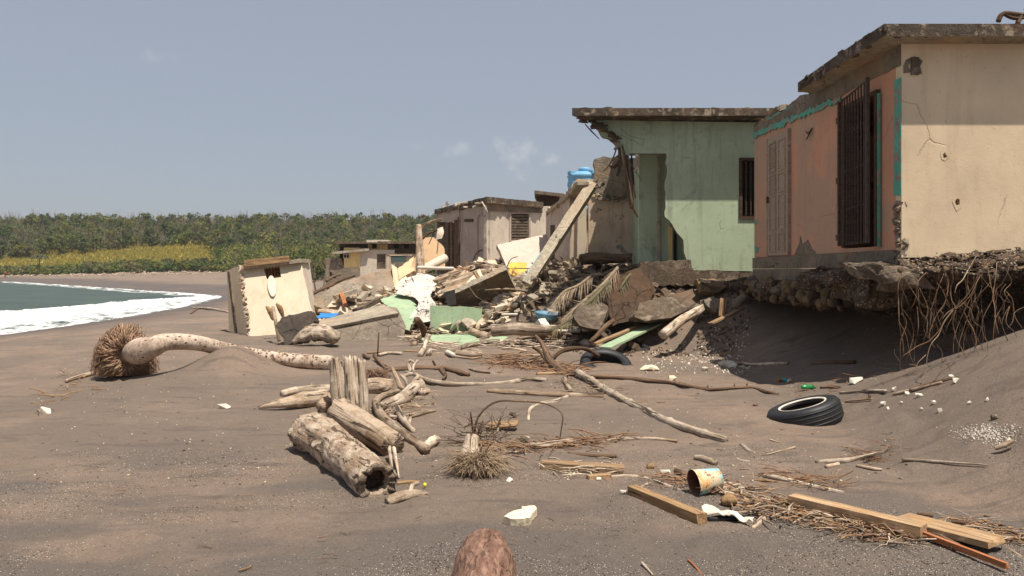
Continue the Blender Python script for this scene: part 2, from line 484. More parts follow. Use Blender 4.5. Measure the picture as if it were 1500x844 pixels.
def M_wood(name, c1, c2, crack=(.05, .035, .025), fine=44, bump=.9, crackamt=.85, bleach=None, fr=.06, blotch=None, dist=.02, dots=None):
    """weathered timber, grain runs along the piece"""
    t = NT(name)
    vs = t.coord((fr, 1, 1)); v = t.coord()
    n1 = t.noise(v, 3.2, 6, .65); g = t.noise(vs, fine, 5, .65, .3); g2 = t.noise(vs, fine * .35, 6, .65, .6); sp = t.noise(v, 75, 4, .7)
    oi = t.node('ShaderNodeObjectInfo').outputs['Random']
    c = t.mix(t.ramp(g2, .36, .64), sc3(c1, .85), c2)
    c = t.mix(t.ramp(g, .42, .62, 0, .6), c, sc3(c1, .55))
    if bleach: c = t.mix(t.ramp(n1, .46, .56, 0, .8), c, bleach)
    if blotch: c = t.mix(t.ramp(t.noise(v, 7, 7, .7, .5), .50, .58, 0, .8), c, blotch)
    c = t.mix(t.ramp(sp, .52, .70, 0, .45), c, sc3(c1, .45))
    ck = t.ramp(t.noise(vs, fine * .5, 4, .55, .9), .585, .625)
    c = t.mix(t.math('MULTIPLY', ck, crackamt), c, crack)
    if dots:
        vo = t.node('ShaderNodeTexVoronoi', {'Vector': t.coord((.8, 1, 1)), 'Scale': 17.0}); c = t.mix(t.math('MULTIPLY', t.ramp(vo.outputs['Distance'], .27, .20), t.ramp(t.node('ShaderNodeSeparateColor', {'Color': vo.outputs['Color']}).outputs['Red'], .64, .68)), c, dots)
    hv = t.node('ShaderNodeHueSaturation', {'Color': c, 'Value': t.ramp(oi, 0, 1, .80, 1.2)}).outputs['Color']
    t.bump(t.math('SUBTRACT', t.math('ADD', t.math('ADD', t.math('MULTIPLY', g, .7), t.math('MULTIPLY', sp, .5)), g2), t.math('MULTIPLY', ck, 1.0)), bump, dist)
    return t.fin(hv, .9, .15)

def M_plain(name, col, rough=.6, var=.15, bump=.0, sc=6, spec=.3, metal=0.0):
    t = NT(name); v = t.coord(); n = t.noise(v, sc, 5, .6)
    if bump: t.bump(n, bump, .01)
    t.b.inputs['Metallic'].default_value = metal
    return t.fin(t.mix(t.ramp(n, .3, .7), sc3(col, 1 - var), sc3(col, 1 + var)), rough, spec)

m_cream = M_paint('cream wall paint', (.69, .54, .365), chip=.73, var=.15, streak=.34, dirt=(.30, .21, .13), dirtamt=.30)
m_orange = M_paint('orange wall paint', (.58, .295, .185), under=(.46, .33, .24), chip=.70, var=.14, streak=.2, dirt=(.22, .13, .09), second=(.47, .30, .205), dirtamt=.3, secth=(.47, .55), secsc=.55)
m_teal = M_paint('teal trim paint', (.12, .37, .28), chip=.53, var=.2, streak=.2, sc=3)
m_green = M_paint('green wall paint', (.415, .485, .335), under=(.33, .29, .23), chip=.69, var=.14, streak=.6, dirt=(.15, .13, .095), dirtamt=.55, second=(.20, .215, .155), secth=(.60, .70), secsc=1.1)
m_greenslab = M_paint('pale green slab paint', (.32, .42, .265), under=(.36, .31, .23), chip=.62, var=.2, streak=.4, sc=2)
m_beige = M_paint('beige pink wall paint', (.58, .45, .335), chip=.61, var=.2, streak=.55, dirt=(.17, .13, .10), sc=1.5)
m_lilac = M_paint('lilac grey wall paint', (.46, .365, .295), chip=.64, var=.2, streak=.5, sc=1.6)
m_white = M_paint('dirty white wall paint', (.60, .51, .405), chip=.66, var=.15, streak=.4, sc=1.5)
m_peach = M_paint('peach wall paint', (.66, .44, .26), chip=.72, var=.1, streak=.2)
m_yellow = M_paint('yellow wall paint', (.80, .58, .26), chip=.74, var=.1, streak=.2)
m_rustcream = M_paint('ivory wall with rust runs', (.60, .50, .37), chip=.73, var=.10, streak=.45, dirt=(.42, .24, .11), dirtamt=.12)
m_conc = M_conc('weathered concrete')
m_concd = M_conc('stained and shade-toned concrete', (.185, .140, .102), contrast=.5, lich=(.29, .235, .175))  # also used where shade is put into the colour
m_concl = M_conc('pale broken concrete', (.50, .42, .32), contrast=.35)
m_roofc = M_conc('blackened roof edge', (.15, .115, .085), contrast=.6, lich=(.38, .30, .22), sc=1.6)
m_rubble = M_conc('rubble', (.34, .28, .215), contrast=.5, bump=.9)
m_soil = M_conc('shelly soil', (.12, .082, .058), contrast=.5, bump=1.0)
def bank_mat():
    t = NT('pebbly bank soil'); v = t.coord(); n1 = t.noise(v, 2.2, 7, .65); n2 = t.noise(v, 16, 7, .7); n3 = t.noise(v, 60, 4, .7)
    c = t.mix(t.ramp(n1, .35, .65), (.085, .058, .042), (.175, .122, .086)); c = t.mix(t.ramp(n2, .48, .66, 0, .7), c, (.05, .036, .028))
    h = t.math('ADD', n2, t.math('MULTIPLY', n3, .5))
    for sc_, th, cl in ((11, .62, (.36, .24, .13)), (19, .70, (.42, .33, .24)), (34, .72, (.55, .48, .38))):
        vo = t.node('ShaderNodeTexVoronoi', {'Vector': v, 'Scale': float(sc_)}); r = t.node('ShaderNodeSeparateColor', {'Color': vo.outputs['Color']}).outputs['Red']
        m = t.math('MULTIPLY', t.ramp(vo.outputs['Distance'], .42, .30), t.ramp(r, th, th + .02)); c = t.mix(t.math('MULTIPLY', m, .85), c, cl); h = t.math('ADD', h, t.math('MULTIPLY', m, .8))
    t.bump(h, 1.0, .05); return t.fin(c, .95, .15)
m_bank = bank_mat()
m_clod = M_conc('dry sandy clod', (.21, .15, .108), contrast=.4)
m_stone = M_conc('ochre foundation stone', (.36, .25, .145), contrast=.5, bump=.9)
m_drift = M_wood('bleached driftwood', (.34, .25, .175), (.58, .46, .34), bleach=(.62, .51, .40))
m_driftb = M_wood('tan driftwood', (.26, .175, .11), (.46, .335, .23), bleach=(.50, .39, .29))
m_dark = M_wood('dark brown branch', (.13, .078, .048), (.27, .175, .115))
m_palm = M_wood('palm trunk fibre', (.30, .21, .145), (.54, .42, .31), crack=(.09, .055, .038), fine=30, bump=1.0, bleach=(.58, .47, .36), fr=.30, blotch=(.30, .20, .13), dist=.03)
m_trunk = M_wood('pale palm bark', (.40, .29, .215), (.54, .42, .325), crack=(.20, .13, .09), fine=14, bump=.5, crackamt=.35, fr=3.0, bleach=(.56, .45, .36), dist=.015, dots=(.075, .045, .032))
m_redlog = M_wood('reddish bark log', (.19, .10, .07), (.36, .22, .16), fine=60, bump=.8, crackamt=.5, fr=.25)
m_lumber = M_wood('sawn orange lumber', (.30, .19, .105), (.47, .325, .195), crack=(.12, .06, .03), fine=34, bump=.5, crackamt=.6, blotch=(.35, .21, .105))
m_lumberd = M_wood('weathered brown lumber', (.30, .18, .085), (.44, .28, .15), crack=(.08, .05, .03), fine=70, bump=.4)
m_redwood = M_wood('red stained wood', (.36, .13, .055), (.50, .21, .10), fine=60, bump=.3)
m_fibre = M_wood('dry root fibre', (.29, .175, .11), (.50, .335, .225), fine=80, bump=.3)
m_twig = M_wood('dry twigs', (.25, .13, .07), (.45, .29, .18), fine=80, bump=.2)
m_iron = M_plain('rusted black iron', (.075, .050, .038), .7, .5, .4, 20)
m_rubber = M_plain('tyre rubber', (.018, .018, .020), .55, .3, .2, 9, .4)
m_bluepl = M_plain('blue tank plastic', (.17, .38, .56), .5, .12)
m_bluetarp = M_plain('blue tarpaulin', (.03, .22, .62), .5, .1)
m_basin = M_plain('dull blue basin', (.12, .24, .33), .5, .2)
m_dkwood = M_wood('dark brown door timber', (.075, .045, .030), (.13, .080, .052), fine=60, bump=.3)
m_paleddoor = M_wood('worn beige door', (.40, .30, .22), (.50, .38, .29), fine=60, bump=.3, crackamt=.3)
m_whitestone = M_plain('white stone', (.62, .56, .46), .9, .2, .6, 14)
m_foam = M_plain('yellowed foam', (.70, .60, .42), .95, .18, .8, 20)
m_straw = M_wood('straw coloured root hair', (.36, .25, .155), (.56, .42, .29), fine=80, bump=.2)
m_bluepaint = M_plain('pale blue paint', (.33, .47, .48), .8, .2)
m_post = M_conc('pale post concrete', (.62, .53, .40), contrast=.3)
m_shadeconc = M_conc('shade-dark concrete', (.10, .080, .064), contrast=.5)  # dark colour stands for the shade on the tipped box
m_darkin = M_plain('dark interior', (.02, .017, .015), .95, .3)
# ================================================================== GROUND
def sand_material():
    t = NT('volcanic sand'); v = t.coord()
    a = t.node('ShaderNodeAttribute', attribute_name='wet').outputs['Fac']
    gr = t.node('ShaderNodeAttribute', attribute_name='grass').outputs['Fac']
    n0 = t.noise(v, .33, 5, .6, .4); n1 = t.noise(v, 1.7, 7, .65, .3); n2 = t.noise(v, 14, 5, .7); n3 = t.noise(v, 190, 3, .75)
    vs = t.coord((.5, 2.2, 1)); n4 = t.noise(vs, 2.1, 5, .6, .5)
    c = t.mix(t.ramp(n1, .34, .66), (.245, .175, .128), (.325, .239, .178))
    c = t.mix(t.ramp(n0, .42, .56, 0, .9), c, (.190, .150, .117))
    c = t.mix(t.ramp(n4, .55, .66, 0, .65), c, (.095, .080, .070))          # streaks of black sand
    nm = t.noise(v, 48, 4, .7); ng = t.noise(v, 105, 2, .6)
    c = t.mix(t.ramp(n2, .46, .68, 0, .5), c, (.160, .115, .088))
    c = t.mix(t.ramp(nm, .50, .66, 0, .5), c, (.140, .103, .080))
    c = t.mix(t.ramp(n3, .46, .60, 0, .6), c, (.125, .094, .074))
    c = t.mix(t.ramp(ng, .60, .68, 0, .5), c, (.42, .31, .23))
    gv = t.node('ShaderNodeAttribute', attribute_name='gravel').outputs['Fac']; c = t.mix(t.math('MULTIPLY', gv, .75), c, t.mix(t.ramp(t.noise(v, 130, 3, .7), .42, .62), (.085, .072, .064), (.20, .165, .14)))
    vo = t.node('ShaderNodeTexVoronoi', {'Vector': v, 'Scale': 95.0})
    pick = t.math('MULTIPLY', t.ramp(vo.outputs['Distance'], .24, .12), t.ramp(t.node('ShaderNodeSeparateColor', {'Color': vo.outputs['Color']}).outputs['Red'], .80, .83))
    c = t.mix(t.math('MULTIPLY', pick, .55), c, (.52, .42, .33))
    c = t.mix(t.math('MULTIPLY', a, .8), c, (.075, .056, .046))
    gm = t.mix(t.ramp(t.noise(v, .12, 6, .7), .35, .65), (.24, .20, .05), (.38, .30, .08))
    c = t.mix(gr, c, gm)
    t.bump(t.math('ADD', t.math('ADD', t.math('MULTIPLY', n2, 1.0), t.math('MULTIPLY', nm, .8)), t.math('MULTIPLY', n3, .6)), .9, .02)
    return t.fin(c, t.ramp(a, 0, 1, .93, .35), .3)
m_sand = sand_material()

def sheet(name, xs_of, ys, mat, hfun):
    pass

ys = np.concatenate([np.linspace(-14, 3.4, 40), np.arange(3.45, 10, .026), np.arange(10, 16, .05), np.arange(16, 30, .12), np.geomspace(30.1, 2400, 190)])
ca = np.concatenate([np.linspace(-3.2, -.86, 36), np.linspace(-.84, .84, 470), np.linspace(.86, 3.2, 36)])
YY, AA = np.meshgrid(ys, ca, indexing='ij')
XX = AA * (np.maximum(YY, 2.5) + 1.2)
XX = np.where(YY < 2.5, AA * 8.0, XX) if False else XX
ZZ = H(XX, YY)
DD = shore_d(XX, YY)
wl_ = np.interp(YY, [20, 60, 90, 200], [5.5, 6.0, 14, 16]); wet = np.clip(1 - sstep(wl_ * .35, wl_ * (1 + 1.0 * vn2(XX * .10, YY * .10, 41)) + .8 * vn2(XX, YY, 42), DD), 0, 1) * (.8 + .4 * vn2(XX * .5, YY * .22, 43))
grv = sstep(-.10, .28, fbm2(XX * .8, YY * 1.5, 4, 55) + .55 * (1 - sstep(4.4, 6.4, YY)) - .25) * (1 - sstep(6.0, 8.0, YY))
gmask = sstep(228, 242, YY + 10 * vn2(XX * .05, YY * .05, 3)) * sstep(10, 30, DD)
V = np.stack([XX, YY, ZZ], -1).reshape(-1, 3)
nr, nc = XX.shape
I = np.arange(nr * nc).reshape(nr, nc)
Q = np.stack([I[:-1, :-1], I[:-1, 1:], I[1:, 1:], I[1:, :-1]], -1).reshape(-1, 4)
ground = bigmesh('sand_ground', V, Q, m_sand, [('gc', 'FLOAT_VECTOR', V), ('wet', 'FLOAT', wet.ravel()), ('grass', 'FLOAT', gmask.ravel()), ('gravel', 'FLOAT', grv.ravel())], True)
tag(ground, 'dark volcanic sand beach rising to a bank', None, None, 'structure')

# ================================================================== SEA
def sea_material():
    t = NT('sea water'); v = t.coord()
    fo = t.node('ShaderNodeAttribute', attribute_name='foam').outputs['Fac']
    n = t.noise(t.coord((1.6, .7, 1)), 1.1, 9, .72, .5); nb = t.noise(t.coord((.55, 1.3, 1)), 1.3, 5, .6, .3); nbf = t.noise(v, 6, 4, .6)
    f = t.ramp(t.math('ADD', fo, t.math('MULTIPLY', t.math('SUBTRACT', n, .5), 2.0)), .40, .66)
    deep = t.mix(t.ramp(t.noise(v, .15, 4, .6), .35, .65), (.044, .064, .052), (.062, .084, .068))
    c = t.mix(f, deep, t.mix(t.ramp(t.noise(v, 2.2, 6, .7, .4), .4, .62), (.40, .42, .41), (.84, .83, .80)))
    t.bump(t.math('ADD', nb, t.math('MULTIPLY', nbf, .3)), .55, .25)
    return t.fin(c, t.ramp(f, 0, 1, .40, .9), .16)
m_sea = sea_material()
ys = np.concatenate([np.linspace(-40, 14, 14), np.geomspace(14.2, 500, 420), np.geomspace(520, 2300, 16)])
ca = np.concatenate([np.linspace(-4.5, -.95, 30), np.linspace(-.94, -.1, 420)])
YY, AA = np.meshgrid(ys, ca, indexing='ij')
XX = AA * np.maximum(YY, 10)
DD = shore_d(XX, YY)
off = -DD + 1.6 * vn2(XX * .16, YY * .16, 8) + .6 * vn2(XX * .6, YY * .6, 18)
fw = np.interp(YY, [20, 28, 45, 58, 70, 90], [5.9, 5.6, 4.2, 2.9, 2.0, 1.2])
ZZ = np.full(XX.shape, ZW) + .05 * vn2(XX * .35, YY * .5, 2) + .05 * vn2(XX * 1.1, YY * 1.3, 4)
ridge = np.exp(-((off - fw * .98) / np.maximum(fw * .13, .3)) ** 2)
front = np.exp(-((off - fw * .45) / np.maximum(fw * .18, .3)) ** 2)
amp = sstep(1.2, 3.5, fw)
ZZ += (.42 * ridge + .16 * front) * amp * (.75 + .5 * vn2(XX * .1, YY * .1, 61))
swl = np.exp(-((off - fw * 2.3) / 2.2) ** 2) * .22 * amp
ZZ += swl
ZZ += .10 * fbm2(XX * 1.6, YY * 1.6, 3, 71) * sstep(fw * 1.05, fw * .9, off) * amp
ZZ = np.where(DD > 0, ZW + .02 - .05 * DD, ZZ)
foam = sstep(-.9, .25, off) * (1 - sstep(fw * .95, fw * 1.12, off)) * (.60 + .42 * sstep(fw * .30, fw * .60, off))
foam = np.maximum(foam, .9 * np.exp(-((off - .35) / .45) ** 2))
lace = np.exp(-((off - fw * 1.9 - 1.2) / .7) ** 2) * .50 * sstep(-.2, .3, vn2(XX * .09, YY * .09, 77)) * amp
farlace = np.exp(-((off - 2.6) / 1.0) ** 2) * .62 * sstep(66, 76, YY)
foam = np.clip(np.maximum.reduce([foam, lace, farlace]), 0, 1)
V = np.stack([XX, YY, ZZ], -1).reshape(-1, 3)
nr, nc = XX.shape; I = np.arange(nr * nc).reshape(nr, nc)
Q = np.stack([I[:-1, :-1], I[:-1, 1:], I[1:, 1:], I[1:, :-1]], -1).reshape(-1, 4)
sea = bigmesh('sea', V, Q, m_sea, [('gc', 'FLOAT_VECTOR', V), ('foam', 'FLOAT', foam.ravel())], True)
tag(sea, 'grey green sea breaking in white foam on the beach', None, None, 'structure')

# ================================================================== VEGETATION
def leaf_material():
    t = NT('foliage'); a = t.node('ShaderNodeAttribute', attribute_name='col').outputs['Color']
    c = t.fin(a, .75, .2)
    tr = t.node('ShaderNodeBsdfTranslucent', {'Color': a}); mx = t.node('ShaderNodeMixShader', {'Fac': .42})
    out = t.n['Material Output']
    t.l.new(t.b.outputs['BSDF'], mx.inputs[1]); t.l.new(tr.outputs[0], mx.inputs[2]); t.l.new(mx.outputs[0], out.inputs['Surface'])
    return c
m_leaf = leaf_material()
m_bark = M_wood('grey bark', (.16, .125, .10), (.30, .25, .20))

def leafcloud(cent, rad, nleaf, size, col, rs, squash=.85):
    """leaf-sized quads spread through an ellipsoid; returns V (n*4,3), colours"""
    d = rs.normal(size=(nleaf, 3)); d /= np.linalg.norm(d, axis=1)[:, None]
    r = rs.uniform(.35, 1, nleaf) ** .6
    p = cent + d * (r * rad)[:, None] * np.array([1, 1, squash])
    n = d * .6 + rs.normal(size=(nleaf, 3)) * .6 + np.array([0, 0, .35]); n /= np.linalg.norm(n, axis=1)[:, None]
    a = np.cross(n, rs.normal(size=(nleaf, 3))); a /= np.linalg.norm(a, axis=1)[:, None]; b = np.cross(n, a)
    s = size * rs.uniform(.6, 1.3, nleaf)[:, None]
    q = np.stack([p - a * s, p - b * s * .55, p + a * s, p + b * s * .55], 1)
    cc = col * (1 + rs.uniform(-.14, .14, nleaf))[:, None]
    return q.reshape(-1, 3), np.repeat(cc * 1.22, 4, 0)

def crown(base, h, w, rs, col, dens=1.0, leaf=.42, clumps=8):
    VV, CC = [], []
    for k in range(clumps):
        u = rs.uniform(.25, 1); ang = rs.uniform(0, 6.28); rr = w * .5 * math.sqrt(rs.uniform(0, 1)) * (1.15 - .75 * abs(u - .45))
        c = np.array(base) + np.array([rr * math.cos(ang), rr * math.sin(ang), h * u * .9])
        cr = w * rs.uniform(.2, .34)
        cv = col * rs.uniform(.82, 1.22) * np.array([rs.uniform(.9, 1.15), 1, rs.uniform(.85, 1.1)])
        v, c_ = leafcloud(c, cr, int(24 * dens), leaf, cv, rs)
        VV.append(v); CC.append(c_)
    return np.concatenate(VV), np.concatenate(CC)

def stems(base, h, w, rs, col, n=4, r=.07):
    """bare upright stems as slim three-sided spikes drawn with quads"""
    VV, CC = [], []
    for k in range(n):
        o = np.array(base) + np.array([rs.uniform(-w, w) * .3, rs.uniform(-w, w) * .3, 0])
        tip = o + np.array([rs.uniform(-w, w) * .4, rs.uniform(-w, w) * .4, h * rs.uniform(.7, 1.1)])
        ang = rs.uniform(0, 3.1)
        for a in (ang, ang + 1.57):
            s = np.array([math.cos(a), math.sin(a), 0]) * r
            VV.append(np.stack([o - s, o + s, tip + s * .3, tip - s * .3])); CC.append(np.tile(col, (4, 1)))
        for j in range(3):
            m = o + (tip - o) * rs.uniform(.45, .9); e = m + np.array([rs.uniform(-1, 1), rs.uniform(-1, 1), rs.uniform(.4, 1.1)]) * w * .3
            s = np.array([math.cos(ang), math.sin(ang), 0]) * r * .5
            VV.append(np.stack([m - s, m + s, e + s * .3, e - s * .3])); CC.append(np.tile(col, (4, 1)))
    return np.concatenate(VV), np.concatenate(CC)

GREENS = [np.array(c) for c in ((.082, .108, .030), (.112, .130, .036), (.060, .085, .030), (.150, .155, .040), (.120, .110, .052), (.085, .118, .036))]
GREYS = [np.array(c) for c in ((.26, .21, .17), (.34, .28, .23), (.20, .16, .125))]
def veg_object(name, VV, CC, label, cat=None, group=None, kind='stuff'):
    V = np.concatenate(VV); C = np.concatenate(CC); C4 = np.concatenate([C, np.ones((len(C), 1))], 1)
    Fq = np.arange(len(V)).reshape(-1, 4)
    o = bigmesh(name, V, Fq, m_leaf, [('col', 'FLOAT_COLOR', C4)])
    return tag(o, label, cat, group, kind)

rs = np.random.RandomState(5)
VV, CC = [], []
# wooded ridge behind the bay
ntree = 0
for y0 in np.arange(262, 372, 4.2):
    for a in np.arange(-.80, .16, 3.6 / y0):
        y = y0 + rs.uniform(-2, 2); x = a * y + rs.uniform(-1.6, 1.6)
        px = CX + x * F / y
        # the meadow stays open: its upper edge climbs to the right
        edge = np.interp(px, [-300, 0, 140, 200, 300, 330], [266, 270, 272, 290, 300, 236])
        if y < edge: continue
        z = float(Hb(np.array([x]), np.array([y]))[0])
        h = rs.uniform(3.8, 8.6); w = rs.uniform(2.8, 5.2)
        if rs.rand() < .34:
            v, c = stems((x, y, z), h * 1.1, w, rs, GREYS[rs.randint(3)], 6, .10); VV.append(v); CC.append(c)
            v, c = crown((x, y, z), h * .6, w, rs, GREENS[rs.randint(6)], .8, .55, 4); VV.append(v); CC.append(c)
        else:
            v, c = crown((x, y, z), h, w, rs, GREENS[rs.randint(6)], 1.25, .46, 8); VV.append(v); CC.append(c)
            if rs.rand() < .5:
                v, c = stems((x, y, z), h * 1.12, w, rs, GREYS[rs.randint(3)], 2, .07); VV.append(v); CC.append(c)
        ntree += 1
veg_object('ridge_woodland', VV, CC, 'green and grey scrub forest covering the ridge beyond the bay')
# thicket to the right of the meadow, coming down to the beach and on behind the houses
VV, CC = [], []
for y0 in np.arange(128, 262, 5.0):
    for a in np.arange(-.42, .10, 3.6 / y0):
        y = y0 + rs.uniform(-2.4, 2.4); x = a * y + rs.uniform(-1.6, 1.6); px = CX + x * F / y
        lo = np.interp(y, [128, 150, 200, 236, 262], [470, 400, 345, 322, 318])
        if px < lo + rs.uniform(-6, 10) or shore_d(np.array([x]), np.array([y]))[0] < 24: continue
        z = float(Hb(np.array([x]), np.array([y]))[0])
        h = rs.uniform(4.2, 7.5) * np.interp(px, [310, 360, 450], [.6, .85, 1.0]); w = rs.uniform(3.4, 5.4)
        g = GREENS[rs.randint(4)] * np.interp(px, [300, 420, 560], [1.15, 1.0, .9])
        v, c = crown((x, y, z), h, w, rs, g, 1.2, .40, 9); VV.append(v); CC.append(c)
        if rs.rand() < .45:
            v, c = stems((x, y, z), h * 1.2, w, rs, GREYS[rs.randint(3)], 3, .06); VV.append(v); CC.append(c)
veg_object('thicket', VV, CC, 'dense green thicket between the meadow and the ruined houses')
# scrub belt along the back of the far beach
VV, CC = [], []
for k in range(330):
    px = rs.uniform(-260, 335); y = rs.uniform(222, 240); x = (px - CX) * y / F
    z = float(Hb(np.array([x]), np.array([y]))[0])
    if shore_d(np.array([x]), np.array([y]))[0] < 12: continue
    hh = rs.uniform(1.2, 2.5) * (1 + .3 * sstep(150, 300, px))
    v, c = crown((x, y, z - .2), hh, rs.uniform(3, 5), rs, GREENS[rs.randint(6)] * 1.05, 1.0, .42, 6); VV.append(v); CC.append(c)
    if rs.rand() < .25:
        v, c = stems((x, y, z), hh * 1.1, 3, rs, GREYS[rs.randint(3)], 3, .06); VV.append(v); CC.append(c)
veg_object('beach_scrub', VV, CC, 'low green scrub along the back of the far beach')
# meadow grass
n = 26000
px = rs.uniform(-300, 335, n); y = rs.uniform(236, 305, n); x = (px - CX) * y / F; z = Hb(x, y)
hh = rs.uniform(.35, .9, n); ang = rs.uniform(0, 6.28, n); s = rs.uniform(.12, .35, n)
dx, dy = np.cos(ang) * s, np.sin(ang) * s
Vg = np.stack([np.stack([x - dx, y - dy, z], -1), np.stack([x + dx, y + dy, z], -1), np.stack([x + dx * .7, y + dy * .7, z + hh], -1), np.stack([x - dx * .7, y - dy * .7, z + hh * .9], -1)], 1).reshape(-1, 3)
cg = np.array([(.40, .32, .07), (.33, .29, .07), (.46, .36, .10), (.24, .23, .06)])[rs.randint(0, 4, n)]
veg_object('meadow_grass', [Vg], [np.repeat(cg, 4, 0)], 'yellow green grass of the open meadow below the ridge')

# ------------------------------------------------ single trees that stand out
def tree(name, px, py, Y, h, w, label, col, dead=False, group=None, lean=(0, 0), dens=1.6):
    b = U(px, py, Y); x, y = b.x, b.y; z = Hs(x, y) - .1
    t = thing(name, (x, y, z), label, 'tree', group)
    mb = MB(); r2 = np.random.RandomState(int(px * 7 + Y))
    top = Vector((x + lean[0], y + lean[1], z + h * (.98 if dead else .8)))
    b0 = Vector((x, y, z)); rr = max(.05, h * .016)
    mb.tube([b0, b0.lerp(top, .5) + Vector((r2.uniform(-.2, .2), 0, 0)), top], [rr * 1.4, rr, rr * .35], 7, 5, .12)
    mb.build('trunk', m_bark, t, True)
    mb = MB()
    for k in range(9 if dead else 6):
        u = r2.uniform(.3, .95); p = b0.lerp(top, u)
        q = p + Vector((r2.uniform(-1, 1) * w * .5, r2.uniform(-1, 1) * w * .5, h * r2.uniform(.1, .28)))
        mid = p.lerp(q, .5) + Vector((0, 0, -.05 * h * r2.rand()))
        mb.tube([p, mid, q], [rr * .6, rr * .4, rr * .15], 5, 4, .1)
    mb.build('limbs', m_bark, t, True)
    if not dead:
        v, c = crown((x + lean[0] * .6, y, z + h * .12), h * .9, w, r2, np.array(col), dens, max(.16, Y * .0016), 12)
        me_o = bigmesh('crown', v - np.array([x, y, z]), np.arange(len(v)).reshape(-1, 4), m_leaf, [('col', 'FLOAT_COLOR', np.concatenate([c, np.ones((len(c), 1))], 1))])
        me_o.parent = t
    return t
tree('broad_tree', 345, 404, 150, 6.5, 7.0, 'bright green rounded tree just above the leaning ivory wall block', (.135, .155, .05))
tree('broad_tree', 405, 402, 132, 7.6, 8.0, 'tall bushy tree with yellow green leaves behind the leaning ivory wall block', (.15, .16, .055))
tree('broad_tree', 462, 404, 118, 6.0, 5.2, 'dark green tree next to the bare grey tree left of the yellow house', (.085, .105, .042))
tree('leaning_tree', 480, 408, 62, 4.2, 2.6, 'sparse leafy tree with bare leaning stems left of the yellow house', (.075, .085, .025), lean=(.6, 0), dens=.7)
tree('bare_tree', 474, 410, 60, 3.6, 2.4, 'bare grey tree with fanned stems left of the yellow house', (0, 0, 0), dead=True, lean=(.7, .2))
tree('bare_tree', 463, 410, 64, 2.6, 2.0, 'small leafless shrub right of the leaning ivory wall block', (0, 0, 0), dead=True, lean=(-.5, .1))
# palm on the far beach
b = U(57, 402, 218); zb = Hs(b.x, b.y)
t = thing('palm_tree', (b.x, b.y, zb), 'small dark palm rising above the scrub of the far beach', 'palm')
mb = MB(); mb.tube([(b.x, b.y, zb - .2), (b.x + .2, b.y, zb + 2.6), (b.x + .1, b.y, zb + 5.2)], [.2, .15, .12], 7, 5, .1); mb.build('trunk', m_bark, t, True)
for k in range(11):
    mb = MB(); a = k * .571 + .2; c = Vector((b.x + .1, b.y, zb + 5.2)); d = Vector((math.cos(a), math.sin(a), 0)); e = rnd.uniform(.2, .9)
    p = [c, c + d * .8 + Vector((0, 0, e)), c + d * 1.7 + Vector((0, 0, e * .8)), c + d * 2.4 + Vector((0, 0, e * .2 - .5))]
    sd = d.cross(Vector((0, 0, 1)))
    for i in range(3):
        for s in (-1, 1):
            mb.add([p[i], p[i + 1], p[i + 1] + sd * s * .35 - Vector((0, 0, .25)), p[i] + sd * s * .35 - Vector((0, 0, .2))], [(0, 1, 2, 3)])
    mb.build('frond', M_FROND if 'M_FROND' in globals() else globals().setdefault('M_FROND', M_plain('palm frond green', (.04, .045, .018), .7, .3)), t)
# wrack line of pale driftwood on the far beach
mb = MB()
for k in range(240):
    px = rnd.uniform(-150, 318); Y = rnd.uniform(203, 221); p = U(px, 0, Y); z = Hs(p.x, p.y)
    if shore_d(np.array([p.x]), np.array([p.y]))[0] < 8: continue
    a = rnd.uniform(0, 3.1); L = rnd.uniform(.5, 2.2)
    mb.beam((p.x, p.y, z + .1), (p.x + L * math.cos(a), p.y + L * math.sin(a), z + rnd.uniform(.1, .5)), .25, .22, n=1)
tag(mb.build('far_driftwood', m_drift), 'pale driftwood strewn along the far beach', None, None, 'stuff')
# ================================================================== BUILDINGS
def roughen(mb, amp, cuts=3, fq=5.0):
    """subdivide a hull and chip its faces so that it reads as broken masonry"""
    bm = bmesh.new(); vs = [bm.verts.new(v) for v in mb.v]
    for f in mb.f:
        try: bm.faces.new([vs[i] for i in f])
        except ValueError: pass
    bmesh.ops.subdivide_edges(bm, edges=bm.edges, cuts=cuts, use_grid_fill=True); bmesh.ops.triangulate(bm, faces=bm.faces); bm.normal_update(); bm.verts.index_update()
    P = np.array([v.co[:] for v in bm.verts]); N = np.array([v.normal[:] for v in bm.verts])
    P = P + N * (fbm3(P * fq, 4, 3)[:, None] * amp * 1.6 - amp * .3)
    mb.v = [tuple(q) for q in P]; mb.g = list(mb.v); mb.f = [tuple(v.index for v in f.verts) for f in bm.faces]; mb.m = [0] * len(mb.f); bm.free()
class TPlane:
    """tilted plane through three photo points with distances"""
    def __init__(s, a, b, c):
        a, b, c = U(*a), U(*b), U(*c); s.n = (b - a).cross(c - a).normalized(); s.c = a.dot(s.n)
        if s.n.y < 0: s.n = -s.n; s.c = -s.c
    def __call__(s, px, py, push=0.0):
        d = Vector(((px - CX) / F, 1, (HY - py) / F)); o = Vector((0, 0, CH))
        return o + d * ((s.c - push - o.dot(s.n)) / d.dot(s.n))
    def poly(s, pts, push=0.0): return [s(x, y, push) for x, y in pts]
class VPlane:
    """upright plane through two ground points given as photo column + distance"""
    def __init__(s, pa, ya, pb, yb):
        a = U(pa, HY, ya); b = U(pb, HY, yb); d = b - a
        s.n = Vector((d.y, -d.x, 0)).normalized(); s.c = a.dot(s.n)
    def __call__(s, px, py, push=0.0):
        d = Vector(((px - CX) / F, 1, (HY - py) / F)); o = Vector((0, 0, CH))
        return o + d * ((s.c - push * (1 if s.n.y > 0 else -1) - o.dot(s.n)) / d.dot(s.n))
    def poly(s, pts, push=0.0): return [s(x, y, push) for x, y in pts]
